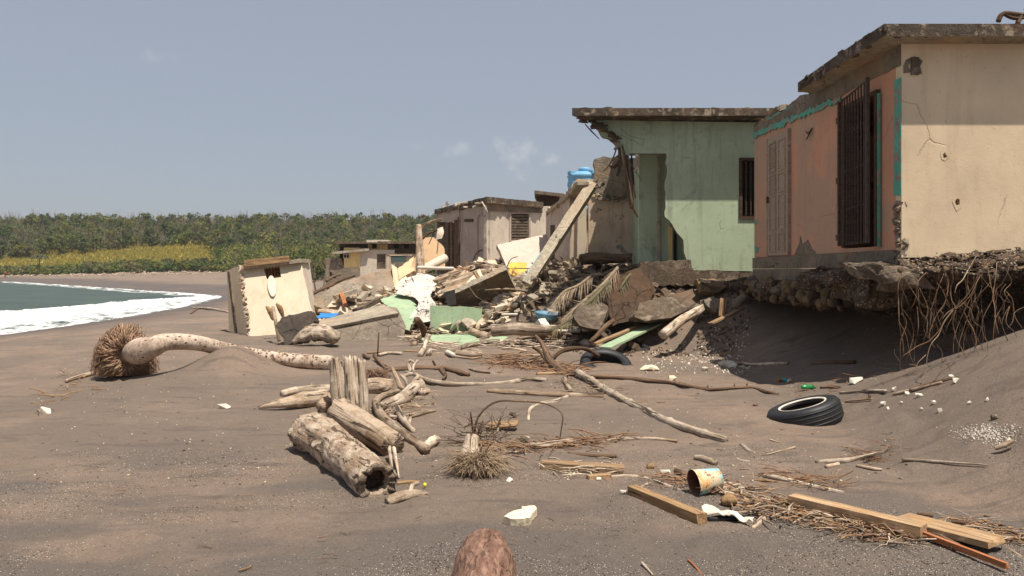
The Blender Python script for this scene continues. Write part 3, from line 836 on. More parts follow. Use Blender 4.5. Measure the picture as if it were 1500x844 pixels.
def rect(a, b, c, d): return [(a, c), (b, c), (b, d), (a, d)]

# ------------------------------------------------ near house, orange side and cream gable
X0, Y0, Y1, X1, ZF = 4.93, 10.08, 16.2, 11.6, 1.87
hA = thing('ruined_house', (X0 + 2, Y0 + 2, 1.4), 'near house with orange side wall and cream end wall, undercut by the sea', 'house')
mb = MB()
craters = []
VF = VPlane(1325, Y0, 1500, Y0)
for cx_, cy_, r in ((1402, 296, 5), (1384, 229, 4), (1338, 97, 7)):
    craters.append([VF(cx_ + r * math.cos(a) * rnd.uniform(.6, 1.2), cy_ + r * math.sin(a) * rnd.uniform(.6, 1.3)) for a in np.arange(0, 6.28, .8)])
mb.panel([(X0, Y0, ZF - .1), (X1, Y0, ZF - .1), (X1, Y0, 4.475), (X0, Y0, 4.475)], .15, craters[:2])
mb.build('end_wall', m_cream, hA)
for h in craters:      # flaked rims round the pock marks
    mb = MB(); c = sum(h, Vector()) / len(h)
    out = [c + (p - c) * rnd.uniform(1.7, 2.6) + Vector((0, -.004, 0)) for p in h]; inn = [c + (p - c) * 1.02 + Vector((0, -.004, 0)) for p in h]
    n_ = len(h)
    mb.add(out + inn + [p + Vector((0, .03, 0)) for p in inn], [(i, (i + 1) % n_, n_ + (i + 1) % n_, n_ + i) for i in range(n_)] + [(n_ + i, n_ + (i + 1) % n_, 2 * n_ + (i + 1) % n_, 2 * n_ + i) for i in range(n_)])
    mb.build('pock_mark', m_conc if h is craters[2] else m_cream, hA)
# electrical box chiselled out of the corner
mb = MB(); mb.box(VF(1340, 97, .01) , (.10, .03, .22)); mb.build('switch_box', m_concd, hA)
mb = MB()
mb.panel([(X0, Y0 + .155, ZF), (X0, Y1, ZF), (X0, Y1, 4.42), (X0, 15.2, 4.5), (X0, 14.2, 4.42), (X0, 13.2, 4.5), (X0, Y0 + .155, 4.475)], .15,
         [[(X0, 10.66, 1.93), (X0, 11.78, 1.93), (X0, 11.78, 4.04), (X0, 10.66, 4.04)]])
mb.build('side_wall', m_orange, hA)
mb = MB(); mb.panel([(X0 - .014, Y0 + .01, 4.20), (X0 - .014, Y1, 4.30), (X0 - .014, Y1, 4.52), (X0 - .014, 15.3, 4.60), (X0 - .014, 14.4, 4.52), (X0 - .014, 13.6, 4.60), (X0 - .014, 12.9, 4.474), (X0 - .014, Y0 + .01, 4.474)], .012, rag=.02, step=.2)
mb.build('ring_beam', m_conc, hA)
mb = MB(); mb.panel([(X0 - .03, 11.9, 4.14), (X0 - .03, 13, 4.18), (X0 - .03, Y1, 4.29), (X0 - .03, Y1, 4.41), (X0 - .03, 14.5, 4.34), (X0 - .03, 12.6, 4.25), (X0 - .03, 11.9, 4.22)], .01, rag=.036, step=.07)
mb.build('teal_band', m_teal, hA)
mb = MB(); mb.panel([(X0 - .018, 13.9, 4.47), (X0 - .018, 15.4, 4.50), (X0 - .018, 15.3, 4.55), (X0 - .018, 14, 4.51)], .003, rag=.012, step=.1); mb.build('teal_scrap', m_teal, hA)
for pz in (((15.9, 1.98), (16.15, 1.97), (16.18, 2.09), (15.85, 2.07)), ((15.95, 2.55), (16.15, 2.52), (16.17, 2.62), (16.0, 2.64))):
    mb = MB(); mb.panel([(X0 - .008, a, b) for a, b in pz], .006, rag=.02, step=.05); mb.build('teal_scrap', m_teal, hA)
mb = MB(); mb.panel([(X0 - .012, Y0 - .008, 2.55), (X0 - .012, Y0 + .19, 2.58), (X0 - .012, Y0 + .17, 4.05), (X0 - .012, Y0 - .008, 4.05)], .010, rag=.01, step=.1, keep=(3,))
mb.build('teal_corner_strip', m_teal, hA)
mb = MB()
for k in range(26):
    z = ZF - .15 + k * .03; c = Vector((X0 + .03 + rnd.uniform(-.03, .02), Y0 + .06 + rnd.uniform(-.03, .05), z))
    mb.hull([c + Vector((rnd.uniform(-.07, .06), rnd.uniform(-.09, .10), rnd.uniform(-.06, .06))) for _ in range(10)])
mb.build('broken_corner', m_conc, hA)
mb = MB(); mb.panel([(X0 - .010, 12.9, 1.88), (X0 - .010, 13.9, 1.88), (X0 - .010, 13.8, 1.97), (X0 - .010, 13.65, 2.06), (X0 - .010, 13.6, 2.2), (X0 - .010, 13.5, 2.04), (X0 - .010, 13.25, 2.12), (X0 - .010, 13.1, 1.98)], .008, rag=.015, step=.06)
mb.build('bare_render_patch', m_conc, hA)
mb = MB(); mb.box(((X0 + X1) / 2 + .05, (Y0 + Y1) / 2 + .05, 4.32), (X1 - X0 - .5, Y1 - Y0 - .6, .04)); mb.build('leak_panel', m_concd, hA)  # unseen panel added to block light leaking through the roof gap
# rear and far walls and a floor close the shell
mb = MB(); mb.box(((X0 + X1) / 2 + .08, Y1 - .08, (ZF + 4.4) / 2), (X1 - X0 - .2, .14, 4.4 - ZF)); mb.build('rear_wall', m_beige, hA)
mb = MB(); mb.box((X1 - .08, (Y0 + Y1) / 2, (ZF + 4.47) / 2), (.14, Y1 - Y0 - .4, 4.46 - ZF)); mb.build('far_wall', m_beige, hA)
mb = MB(); mb.box(((X0 + X1) / 2 + .1, (Y0 + Y1) / 2 + .05, ZF - .09), (X1 - X0 - .1, Y1 - Y0 - .3, .14)); mb.build('floor_slab', m_conc, hA)
mb = MB(); mb.panel([(4.56, 9.76, 4.63), (4.56, 11.2, 4.63), (4.60, 12.82, 4.63), (5.3, 13.1, 4.63), (5.35, 16.3, 4.63), (12, 16.3, 4.63), (12, 9.76, 4.63)], .152, rag=.03, step=.10, toward=(0, 0, 1), mi_back=1, keep=(0, 1, 6))
roof = mb.build('roof', [m_roofc, m_concl], hA)
for k in range(10):
    mb = MB(); y = 12.75 + k * .36; c = Vector((X0 + .08 + rnd.uniform(-.05, .05), y, 4.49 + rnd.uniform(0, .06)))
    mb.hull([c + Vector((rnd.uniform(-.13, .13), rnd.uniform(-.24, .24), rnd.uniform(-.05, .11))) for _ in range(12)])
    mb.build('broken_block', m_conc, hA)
mb = MB()
for k in range(40):   # flakes and grime growth along the roof edge
    y = rnd.uniform(9.8, 12.8); c = Vector((4.578 + rnd.uniform(-.006, .012), y, 4.55 + rnd.uniform(-.07, .08)))
    mb.hull([c + Vector((rnd.uniform(-.03, .03), rnd.uniform(-.12, .12), rnd.uniform(-.035, .035))) for _ in range(8)])
for k in range(50):
    x = rnd.uniform(4.6, 9); c = Vector((x, 9.782 + rnd.uniform(-.004, .012), 4.55 + rnd.uniform(-.07, .08)))
    mb.hull([c + Vector((rnd.uniform(-.12, .12), rnd.uniform(-.012, .03), rnd.uniform(-.03, .03))) for _ in range(8)])
mb.build('crumbling_edge', m_roofc, roof)['kind'] = 'stuff'
# door opening: teal frame, dark reveal, iron grille
mb = MB()
for y, z0, z1 in ((10.69, 1.94, 4.03), (11.75, 1.94, 4.03)): mb.box((X0 + .05, y, (z0 + z1) / 2), (.22, .06, z1 - z0))
mb.box((X0 + .05, 11.22, 4.0), (.218, 1.0, .06)); mb.build('door_frame', m_dkwood, hA)
mb = MB(); mb.box((X0 - .03, 10.64, 2.95), (.03, .045, 2.05)); mb.build('teal_jamb', m_teal, hA)
gr = bpy.data.objects.new('grille_door', None)
gA = MB()
ga, gb = Vector((4.89, 11.9, 0)), Vector((4.72, 10.58, 0))
gz0, gz1 = 1.97, 4.14
fr_ = MB()
for p, z1 in ((ga, 4.12), (gb, 4.17)): fr_.beam((p.x, p.y, gz0), (p.x, p.y, z1), .045, .045, up=(0, 1, 0), n=1)
for z in (gz0 + .02, 2.5, 3.05, 3.6, 4.12): fr_.beam((ga.x + .018, ga.y, z), (gb.x + .018, gb.y, z + (.03 if z > 4 else 0)), .010, .028, n=1)
grille = fr_.build('grille_door', m_iron, hA)
for k in range(1, 10):
    p = ga.lerp(gb, k / 10); b_ = MB(); b_.beam((p.x, p.y, gz0), (p.x, p.y, 4.13), .018, .014, up=(0, 1, 0), n=1); b_.build('bar', m_iron, grille)
for z in (2.1, 2.95, 3.85):
    b_ = MB(); b_.box((4.90, 11.95, z), (.06, .07, .09)); b_.build('hinge', m_iron, grille)
# panelled door
dA = MB(); dA.box((X0 - .015, 14.68, 3.0), (.05, 1.12, 2.22)); door = dA.build('panelled_door', m_paleddoor, hA)
for ci in (0, 1):
    for zz, hh in ((2.13, .30), (2.68, .60), (3.22, .30), (3.72, .52)):
        yc = 14.42 + ci * .5
        b_ = MB()
        for s in (-1, 1):
            b_.box((X0 - .048, yc + s * .17, zz), (.018, .028, hh)); b_.box((X0 - .048, yc, zz + s * (hh / 2 + .014)), (.018, .37, .028))
        b_.box((X0 - .043, yc, zz), (.010, .24, hh * .8)); b_.build('panel', m_paleddoor, door)
b_ = MB(); b_.box((X0 - .07, 15.14, 2.95), (.05, .035, .12)); b_.build('handle', m_iron, door)
for y in (14.09, 15.27):
    b_ = MB(); b_.box((X0 - .02, y, 3.0), (.07, .05, 2.24)); b_.build('door_casing', m_paleddoor, hA)

# dangling bit of wire on the wall
mb = MB(); mb.tube([(X0 - .02, 13.3, 3.93), (X0 - .06, 13.1, 3.86), (X0 - .03, 13.0, 3.93), (X0 - .05, 13.2, 3.78)], .012, 5, 4); mb.build('torn_wire', m_iron, hA, True)
# plinth courses
mb = MB(); mb.box((X0 + .06, 13.2, 1.755), (.2, 6.0, .22)); mb.build('plinth_course', m_conc, hA)
mb = MB(); mb.box((X0 + .05, 14.6, 1.52), (.2, 3.1, .235)); mb.build('plinth_course', m_conc, hA)

# bent sheet and frame on the roof
t = thing('scrap_metal', VF(1482, 30), 'bent rusty metal frame lying on the roof of the near house', 'scrap metal')
VR = VPlane(1325, 10.6, 1500, 10.6)
def rod(pts, r, name, mat, parent, smooth=True):
    m_ = MB(); m_.tube(pts, r, 6, 4, .1); return m_.build(name, mat, parent, smooth)
rod([VR(1462, 32), VR(1470, 20), VR(1500, 22), VR(1540, 18)], .03, 'rail', m_dark, t); rod([VR(1490, 36), VR(1496, 20)], .03, 'post', m_dark, t)
rod([VR(1470, 20), VR(1486, 27), VR(1510, 24)], .025, 'rail', m_dark, t); rod([VR(1500, 14), VR(1560, 10)], .012, 'wire', m_iron, t)

# ------------------------------------------------ undercut bank below the near house
path = chaikin(np.array([(3.9, 18.6), (4.75, 17.0), (4.72, 15.5), (4.74, 14.0), (4.70, 12.6), (4.72, 11.4), (4.55, 10.5), (4.75, 9.85), (5.35, 9.6), (6.2, 9.25), (7.3, 8.95), (9, 8.6), (13, 8.0), (20, 7.0)], float), 3)
seg = np.r_[0, np.cumsum(np.hypot(*np.diff(path, axis=0).T))]
S = np.linspace(0, seg[-1], 620); PX = np.interp(S, seg, path[:, 0]); PY = np.interp(S, seg, path[:, 1])
tx = np.gradient(PX, S); ty = np.gradient(PY, S); tl = np.hypot(tx, ty); NX, NY = -ty / tl, tx / tl      # inward normal
sgn = np.sign(NX * 1 + NY * 1); NX, NY = np.where(sgn < 0, -NX, NX), np.where(sgn < 0, -NY, NY)
front = sstep(4.4, 5.0, np.where(PY < 10.4, PX + .4, 0))       # 1 along the open lip right of the house corner
prof = []
for k, (ins, zl, zf) in enumerate(((2.6, 1.42, 1.93), (1.6, 1.42, 1.92), (.8, 1.41, 1.88), (.35, 1.40, 1.76), (.12, 1.38, 1.67), (.0, 1.33, 1.62), (-.03, 1.25, 1.58), (.0, 1.15, 1.54), (.06, 1.06, 1.51), (.18, 1.02, 1.49), (.4, 1.03, 1.48), (.8, 1.05, 1.44), (1.2, 1.04, 1.36), (1.5, .9, 1.15), (1.7, .5, .6), (1.8, -.1, -.1))):
    prof.append((ins, zl, zf))
rows = []
for ins, zl, zf in prof:
    z = zl + .25 * (1 - sstep(12.7, 13.2, PY)) * (1 if zl > 1.2 else .4) ; z = z + (zf - z) * front
    rows.append(np.stack([PX + NX * ins, PY + NY * ins, z], -1))
Vb = np.stack(rows, 1)                                           # (420, k, 3)
# refine across
kk = np.linspace(0, len(prof) - 1, 90); k0 = np.minimum(kk.astype(int), len(prof) - 2); fr2 = (kk - k0)[None, :, None]
Vb = Vb[:, k0] * (1 - fr2) + Vb[:, k0 + 1] * fr2
ns = np.stack([fbm3(Vb * 2.1 + 10 * i, 4, 50 + i) for i in range(3)], -1)
n2 = np.stack([fbm3(Vb * 9.0 + 7 * i, 4, 80 + i) for i in range(3)], -1)
lipw = (np.exp(-((kk - 6) / 4.5) ** 2))[None, :, None]
Vb = Vb + ns * (.10 + .22 * lipw) * np.array([1, 1, .45]) + n2 * np.array([.11, .11, .08])
na, nb_ = Vb.shape[:2]; I = np.arange(na * nb_).reshape(na, nb_)
Q = np.stack([I[:-1, :-1], I[1:, :-1], I[1:, 1:], I[:-1, 1:]], -1).reshape(-1, 4)
Vf = Vb.reshape(-1, 3)
bank = bigmesh('eroded_bank', Vf, Q, m_bank, [('gc', 'FLOAT_VECTOR', Vf)], True)
tag(bank, 'overhanging lip of dark shelly soil below the houses', None, None, 'structure')
protos = []
for k in range(8):
    m_ = MB(); bm = bmesh.new(); bmesh.ops.create_icosphere(bm, subdivisions=2, radius=1); q_ = np.array([v.co[:] for v in bm.verts]); bm.verts.index_update()
    q_ = q_ * (1 + .75 * fbm3(q_ * 1.3 + 13 * k, 4, k)[:, None]); q_ = np.sign(q_) * np.minimum(np.abs(q_), .82)
    m_.add(q_, [tuple(v.index for v in f.verts) for f in bm.faces]); bm.free()
    me = bpy.data.meshes.new('stone'); me.from_pydata(m_.v, [], m_.f); a_ = me.attributes.new('gc', 'FLOAT_VECTOR', 'POINT'); a_.data.foreach_set('vector', np.array(m_.g, np.float32).ravel())
    r3 = random.Random(k); h_ = MB(); h_.hull([Vector((r3.gauss(0, 1), r3.gauss(0, 1), r3.gauss(0, 1))).normalized() * r3.uniform(.7, 1) for _ in range(14)])
    protos.append((h_.v, h_.f, me))
def stone_child(parent, name, c, s, mat, k):
    me = protos[k % 8][2]
    key = ('stone', k % 8, mat.name)
    if key not in MESHCACHE:
        m2 = me.copy(); m2.materials.append(mat); MESHCACHE[key] = m2
    o = link(name, MESHCACHE[key], c, parent); o.scale = s; o.rotation_euler = (rnd.uniform(0, 6), rnd.uniform(0, 6), rnd.uniform(0, 6))
    return o
MESHCACHE = {}
for k in range(150):
    y = rnd.uniform(10.6, 16.5); x = np.interp(y, path[::-1, 1][-220:], path[::-1, 0][-220:]) if False else 4.72 + rnd.uniform(-.06, .10)
    s = rnd.uniform(.03, .11)
    stone_child(bank, 'stone', (x, y, rnd.uniform(1.08, 1.42)), (s, s * rnd.uniform(1, 1.6), s * rnd.uniform(.6, 1)), m_stone if rnd.random() < .55 else (m_soil if rnd.random() < .75 else m_rubble), k)
for k in range(60):
    x = rnd.uniform(4.7, 9.5); y = np.interp(x, [4.75, 5.35, 6.2, 7.3, 9], [9.85, 9.6, 9.25, 8.95, 8.6]) + rnd.uniform(-.1, .06); s = rnd.uniform(.015, .05)
    stone_child(bank, 'stone', (x, y, rnd.uniform(1.50, 1.64)), (s, s * 1.2, s * .8), rnd.choice([m_stone, m_soil, m_rubble]), k)
for k, (x, y, z, sx, sy, sz) in enumerate(((4.72, 10.55, 1.60, .30, .5, .14), (4.62, 11.3, 1.50, .22, .5, .16), (4.85, 9.92, 1.52, .34, .28, .18), (4.70, 12.1, 1.46, .2, .4, .12), (5.5, 9.66, 1.62, .34, .18, .05), (6.6, 9.28, 1.62, .4, .18, .05), (7.9, 8.95, 1.64, .4, .2, .05))):
    mb = MB(); mb.hull([Vector((x + rnd.uniform(-1, 1) * sx, y + rnd.uniform(-1, 1) * sy, z + rnd.uniform(-1, 1) * sz)) for _ in range(26)])
    roughen(mb, .05, 3, 6.0); mb.build('footing_block', m_bank if k not in (0, 2) else m_concd, bank)
# shells, pebbles and crumbs on top of the lip
def scatter_hulls(name, pts, smin, smax, mat, label, kind='stuff', flat=.7):
    mb = MB()
    for p in pts:
        v, f, _ = protos[rnd.randrange(8)]; s = rnd.uniform(smin, smax); e = Euler((rnd.uniform(0, 6), rnd.uniform(0, 6), rnd.uniform(0, 6))).to_matrix()
        fx, fy, fz = s * rnd.uniform(.7, 1.4), s, s * flat
        mb.add([Vector(p) + e @ Vector((q[0] * fx, q[1] * fy, q[2] * fz)) for q in v], f)
    return tag(mb.build(name, mat), label, None, None, kind)
def lipz(d): return float(np.interp(d, [0, .12, .35, .8], [1.61, 1.68, 1.77, 1.89]))
pts = []
for k in range(260):
    x = rnd.uniform(4.75, 9.5); y0_ = np.interp(x, [4.75, 5.35, 6.2, 7.3, 9, 13], [9.85, 9.6, 9.25, 8.95, 8.6, 8.0])
    y = y0_ + (rnd.random() ** 1.5) * (10.05 - y0_)
    pts.append((x, y, lipz(y - y0_) + rnd.uniform(-.01, .03)))
scatter_hulls('lip_pebbles', pts, .006, .022, m_concl, 'pale pebbles and shells on the soil lip by the cream wall')
# soil heap against the cream wall
mb = MB()
for k in range(420):
    x = rnd.uniform(5.0, 10.5); y = rnd.uniform(9.15, 9.95) if x > 6 else rnd.uniform(9.7, 10.0); s = rnd.uniform(.015, .06)
    y0_ = float(np.interp(x, [4.75, 5.35, 6.2, 7.3, 9, 13], [9.85, 9.6, 9.25, 8.95, 8.6, 8.0])); y = y0_ + rnd.random() * (10.0 - y0_); c = Vector((x, y, lipz(y - y0_) + .0)); mb.hull([c + Vector((rnd.uniform(-1, 1) * s * 1.5, rnd.uniform(-1, 1) * s, rnd.uniform(-1, 1) * s * .55)) for _ in range(10)])
tag(mb.build('lip_clods', m_bank), 'clods of dry soil heaped along the foot of the cream wall', None, None, 'stuff')

# ------------------------------------------------ green house
YB = 17.6
hB = thing('ruined_house', (U(1000, HY, YB).x, YB + 1, 1.4), 'green house with its front wall torn open at the left corner', 'house')
VB = VPlane(900, YB, 1100, YB)
mb = MB()
mb.panel(VB.poly([(864, 176), (1135, 180), (1135, 398), (1013, 396), (1004, 376), (1001, 352), (988, 335), (974, 318), (976, 225), (922, 225), (921, 252), (911, 229), (902, 212), (880, 197)]), .15,
         [VB.poly(rect(1086, 1112, 234, 319))], rag=.025, step=.10, keep=(0, 1, 2, 8, 9, 10), mi_edge=1)
mb.build('front_wall', [m_green, m_conc], hB)
mb = MB(); z = VB(900, 177).z
rp = [(U(838, 165, 17.05).x, 17.05), (U(1112, 165, 17.05).x, 17.05), (6.6, 17.05), (6.6, 23.0), (3.2, 23.0), (2.7, 20.5), (2.3, 18.6)]
mb.panel([(x, y, z + .17) for x, y in rp], .16, rag=.05, step=.14, toward=(0, 0, 1), keep=(0, 1))
rf = mb.build('roof', m_roofc, hB)
mb = MB()
for k in range(40):
    x = rnd.uniform(rp[0][0] + .1, 5.8); c = Vector((x, 17.075, z + .10 + rnd.uniform(-.09, .07))); mb.hull([c + Vector((rnd.uniform(-.16, .16), rnd.uniform(-.02, .03), rnd.uniform(-.035, .035))) for _ in range(8)])
for k in range(22):
    c = VB(rnd.uniform(850, 905), 0, .0); u = (c.x - VB(850, 0).x) / (VB(905, 0).x - VB(850, 0).x); c = VB(850 + 55 * u, 174 + 34 * u ** 1.4 + rnd.uniform(-6, 2), rnd.uniform(-.1, .2))
    mb.hull([c + Vector((rnd.uniform(-.12, .12), rnd.uniform(-.12, .12), rnd.uniform(-.06, .06))) for _ in range(9)])
mb.build('crumbling_edge', m_roofc, rf)['kind'] = 'stuff'
mb = MB(); VB2 = VPlane(900, 18.5, 1100, 18.5)
mb.panel(VB2.poly([(936, 222), (976, 222), (978, 318), (990, 338), (1003, 360), (1006, 386), (936, 388)]), .12, rag=.015, step=.2, keep=(0, 1, 6)); mb.build('partition_wall', m_green, hB)
for a, b_, m_, nm in ((963, 967, m_concl, 'pale_batten'), (979, 985, m_yellow, 'yellow_board'), (987, 991, m_darkin, 'dark_batten')):
    mb = MB(); q = VB2.poly([(a, 228 if a < 970 else 330), (b_, 228 if a < 970 else 334), (b_, 384), (a, 384)], .04); mb.panel(q, .03); mb.build(nm, m_, hB)
mb = MB(); mb.panel(VB.poly([(938, 385), (1012, 381), (1016, 396), (1135, 398), (1135, 414), (938, 420)], .05), .25, rag=.03, step=.1); mb.build('foundation', m_concd, hB)  # darker concrete puts the shade below the wall into the colour
xr = 6.3; xl = U(940, HY, 18.6).x
mb = MB(); mb.box(((xl + xr) / 2 + .4, 22.6, 3.0), (xr - xl - .8, .15, 3.2)); mb.build('rear_wall', m_green, hB)
mb = MB(); mb.box((xr, 20.2, 3.0), (.15, 4.7, 3.2)); mb.build('side_wall', m_green, hB)
mb = MB(); mb.box((xl + .3, 20.6, 3.0), (.12, 3.9, 3.2)); mb.build('inner_wall', m_green, hB)
mb = MB(); mb.box(((xl + xr) / 2 + .2, 20.2, 1.62), (xr - xl - .1, 4.8, .12)); mb.build('floor_slab', m_conc, hB)
wb = MB()
for a, b_, c_, d_ in ((1083, 1115, 231, 235), (1083, 1115, 317, 321), (1083, 1087.5, 235, 317)):
    wb.panel(VB.poly(rect(a, b_, c_, d_), .03), .14)
win = wb.build('window', m_dkwood, hB)
for i in range(2):
    b_ = MB(); b_.panel(VB.poly(rect(1092 + i * 7, 1094 + i * 7, 236, 316), .0), .04); b_.build('mullion', m_dkwood, win)
b_ = MB(); b_.panel(VB.poly(rect(1088, 1111, 236, 316), -.10), .03); b_.build('dark_panel', m_darkin, win)  # near-black sheet paints the shade of the room behind the window
# torn reinforcement hanging off the corner of the green house
t = thing('hanging_debris', VB(918, 320), 'dark strips and wires dangling from the torn corner of the green house', 'debris')
for k, (a, m_, r) in enumerate((([(911, 212), (916, 235), (921, 268), (926, 300), (934, 318)], m_dark, .035), ([(918, 228), (919, 262), (923, 290), (924, 305)], m_dark, .05), ([(925, 228), (927, 262), (931, 290)], m_dkwood, .03),
                             ([(903, 218), (896, 236), (884, 252)], m_dark, .02), ([(907, 216), (908, 240), (904, 258)], m_dkwood, .045), ([(915, 226), (928, 246), (940, 266)], m_dark, .015), ([(857, 182), (866, 192), (878, 204)], m_iron, .018), ([(900, 220), (906, 212), (904, 205)], m_rubble, .05), ([(910, 232), (900, 245), (893, 243)], m_dkwood, .04), ([(932, 226), (934, 240), (930, 252)], m_drift, .05))):
    rod([VB(x, y, rnd.uniform(.02, .22)) for x, y in a], [r * .7] + [r] * (len(a) - 2) + [r * .5], 'strip', m_, t)

# ------------------------------------------------ beige ruin behind the green house
YC = 21.6
hC = thing('ruined_house', (U(900, HY, YC).x, YC + 1, 1.5), 'beige roofless ruin seen between the leaning post and the green house', 'house')
VC = VPlane(860, YC, 935, YC)
mb = MB(); mb.panel(VC.poly([(862, 288), (905, 286), (960, 289), (1010, 288), (1010, 386), (862, 386)]), .18, rag=.03, step=.2, keep=(2, 3, 4, 5)); mb.build('front_wall', m_beige, hC)
mb = MB(); mb.panel(VC.poly([(871, 233), (884, 229), (893, 231), (906, 226), (925, 232), (960, 240), (975, 240), (975, 294), (930, 291), (905, 293), (885, 286), (871, 283)], .08), .28, rag=.05, step=.12); mb.build('broken_beam', m_rubble, hC)
for k in range(14):
    mb = MB(); c = VC(rnd.uniform(872, 930), rnd.uniform(284, 294), .12); mb.hull([c + Vector((rnd.uniform(-.14, .14), rnd.uniform(-.08, .08), rnd.uniform(-.07, .07))) for _ in range(9)]); mb.build('broken_edge', m_rubble, hC)
mb = MB(); mb.panel(VC.poly(rect(846, 859, 284, 386), .12), .3, rag=.01, step=.3); mb.build('pale_column', m_rustcream, hC)
mb = MB(); mb.panel(VC.poly([(834, 300), (845, 292), (846, 386), (834, 386)], .0), .25, rag=.02, step=.2); mb.build('shaded_pier', m_beige, hC)
VCl = VPlane(800, 24.5, 834, 21.7)
mb = MB(); mb.panel(VCl.poly([(800, 318), (812, 305), (834, 290), (834, 388), (800, 390)]), .15, rag=.03, step=.2); mb.build('side_wall', m_lilac, hC)
mb = MB(); mb.panel(VCl.poly([(806, 330), (811, 330), (811, 388), (806, 388)], .03), .03); mb.build('dark_post', m_dkwood, hC)
mb = MB(); mb.panel(VCl.poly([(799, 308), (814, 297), (836, 275), (846, 266), (846, 271), (832, 286), (813, 304), (800, 313)], .10), .3, rag=.05, step=.12); mb.build('broken_roof_edge', m_concl, hC)
mb = MB(); VCc = VPlane(838, 23.2, 873, 23.2); mb.panel(VCc.poly([(838, 270), (846, 262), (873, 262), (873, 300), (836, 300)]), .6, rag=.02, step=.2); mb.build('tank_stand', m_cream, hC)
mb = MB(); mb.box((U(925, HY, 24).x, 26.0, 2.6), (4.2, .16, 2.4)); mb.build('rear_wall', m_beige, hC)
# water tank
TY = 24.6; tc_ = U(856, 290, TY); tr_ = 25 * TY / F
t = thing('water_tank', tc_, 'blue plastic water tank standing behind the beige ruin', 'water tank')
def lathe(pr, c, n=40):
    v = [(c[0] + r * math.cos(k * 2 * math.pi / n), c[1] + r * math.sin(k * 2 * math.pi / n), c[2] + z) for r, z in pr for k in range(n)]
    f = [(i * n + k, i * n + (k + 1) % n, (i + 1) * n + (k + 1) % n, (i + 1) * n + k) for i in range(len(pr) - 1) for k in range(n)]
    f.append(tuple(range(n))[::-1]); f.append(tuple((len(pr) - 1) * n + k for k in range(n)))
    return v, f
mb = MB(); pr = []
for k in range(9): pr += [(tr_ * (1.0 if k % 2 else .955), -.55 + k * .13), (tr_ * (1.0 if k % 2 else .955), -.55 + k * .13 + .09)]
ztop = pr[-1][1]
zt = (HY - 262) * TY / F + CH - tc_.z
k_ = zt / (ztop + .001)
pr = [(r, z + (zt - ztop)) for r, z in pr]
pr += [(tr_ * 1.02, zt + .06), (tr_ * .96, zt + .12), (tr_ * .6, zt + .20), (tr_ * .3, zt + .22)]
mb.add(*lathe(pr, tc_)); mb.build('tank_body', m_bluepl, t, True)
mb = MB(); mb.add(*lathe([(tr_ * .34, zt + .20), (tr_ * .36, zt + .30), (tr_ * .30, zt + .34), (tr_ * .1, zt + .35)], tc_, 24)); mb.build('lid', m_bluepl, t, True)
for k in range(4):
    a = .5 + k * 1.57; mb = MB(); c = tc_ + Vector((math.cos(a) * tr_ * .8, math.sin(a) * tr_ * .8, zt + .15)); mb.box(c, (.28, .16, .1), Matrix.Rotation(a, 3, 'Z')); mb.build('lifting_lug', m_bluepl, t)
mb = MB(); mb.box(tc_ + Vector((0, 0, zt - 1.9)), (1.3, 1.3, 1.5)); tag(mb.build('tank_base', m_beige), 'low masonry plinth under the blue water tank', 'plinth')

# ------------------------------------------------ grey house with louvred window
hD = thing('ruined_house', (U(740, HY, 31).x, 32, 1.4), 'grey white house with slat window and broken flat roof, mid distance', 'house')
VD = VPlane(713, 30, 830, 33.5); VDl = VPlane(713, 30, 640, 36)
mb = MB(); mb.panel(VD.poly([(713, 300), (830, 303), (830, 396), (713, 394)]), .15, [VD.poly(rect(748, 776, 313, 352)), VD.poly(rect(800, 809, 310, 352))], rag=.02, step=.2, keep=(1, 2)); mb.build('front_wall', m_white, hD)
mb = MB(); mb.panel(VDl.poly([(674, 308), (712.6, 300), (712.6, 394), (674, 394)]), .15, rag=.02, step=.2); mb.build('side_wall', m_lilac, hD)
mb = MB(); mb.panel(VDl.poly([(640, 308), (673.5, 303), (673.5, 327), (640, 325)]), .15, rag=.03, step=.2); mb.build('lintel_wall', m_lilac, hD)
a_, b_, c_ = VD(713, 290), VD(795, 297), VDl(637, 302); zr = a_.z
d_ = b_ + (c_ - a_)
ov = (a_ - (b_ + c_) / 2); ov.z = 0; ov = ov.normalized() * .3
mb = MB(); mb.panel([Vector((p.x, p.y, zr + .02)) + ov for p in (a_, b_, d_, c_)], .22, rag=.05, step=.15, toward=(0, 0, 1), mi_edge=1); mb.build('roof', [m_concl, m_roofc], hD)
mb = MB(); mb.panel(VD.poly([(714, 297.5), (795, 301), (795, 312), (714, 309)], .06), .05, rag=.01, step=.3); mb.build('ring_beam', m_conc, hD)
for k in range(10):
    mb = MB(); c = VDl(rnd.uniform(642, 712), rnd.uniform(296, 304), .15); mb.hull([c + Vector((rnd.uniform(-.2, .2), rnd.uniform(-.15, .15), rnd.uniform(-.10, .10))) for _ in range(9)]); mb.build('broken_roof_edge', m_concl, hD)
wd = MB()
for r in (rect(746.5, 749, 312, 353), rect(775, 777.5, 312, 353), rect(749, 775, 311, 313.5)): wd.panel(VD.poly(r, .03), .1)
wd = wd.build('slat_window', m_lilac, hD)
for k in range(9):
    z_ = 315 + k * 4.2; b2 = MB(); q = VD.poly([(749.5, z_), (774.5, z_ + .2), (774.5, z_ + 3.2), (749.5, z_ + 3)], .0); b2.panel(q, .05); b2.build('slat', m_concd, wd)
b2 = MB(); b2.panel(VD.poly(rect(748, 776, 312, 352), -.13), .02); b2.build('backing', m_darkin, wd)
b2 = MB(); b2.panel(VD.poly(rect(800.5, 808.5, 310.5, 352), -.05), .05); b2.build('dark_door', m_dkwood, hD)
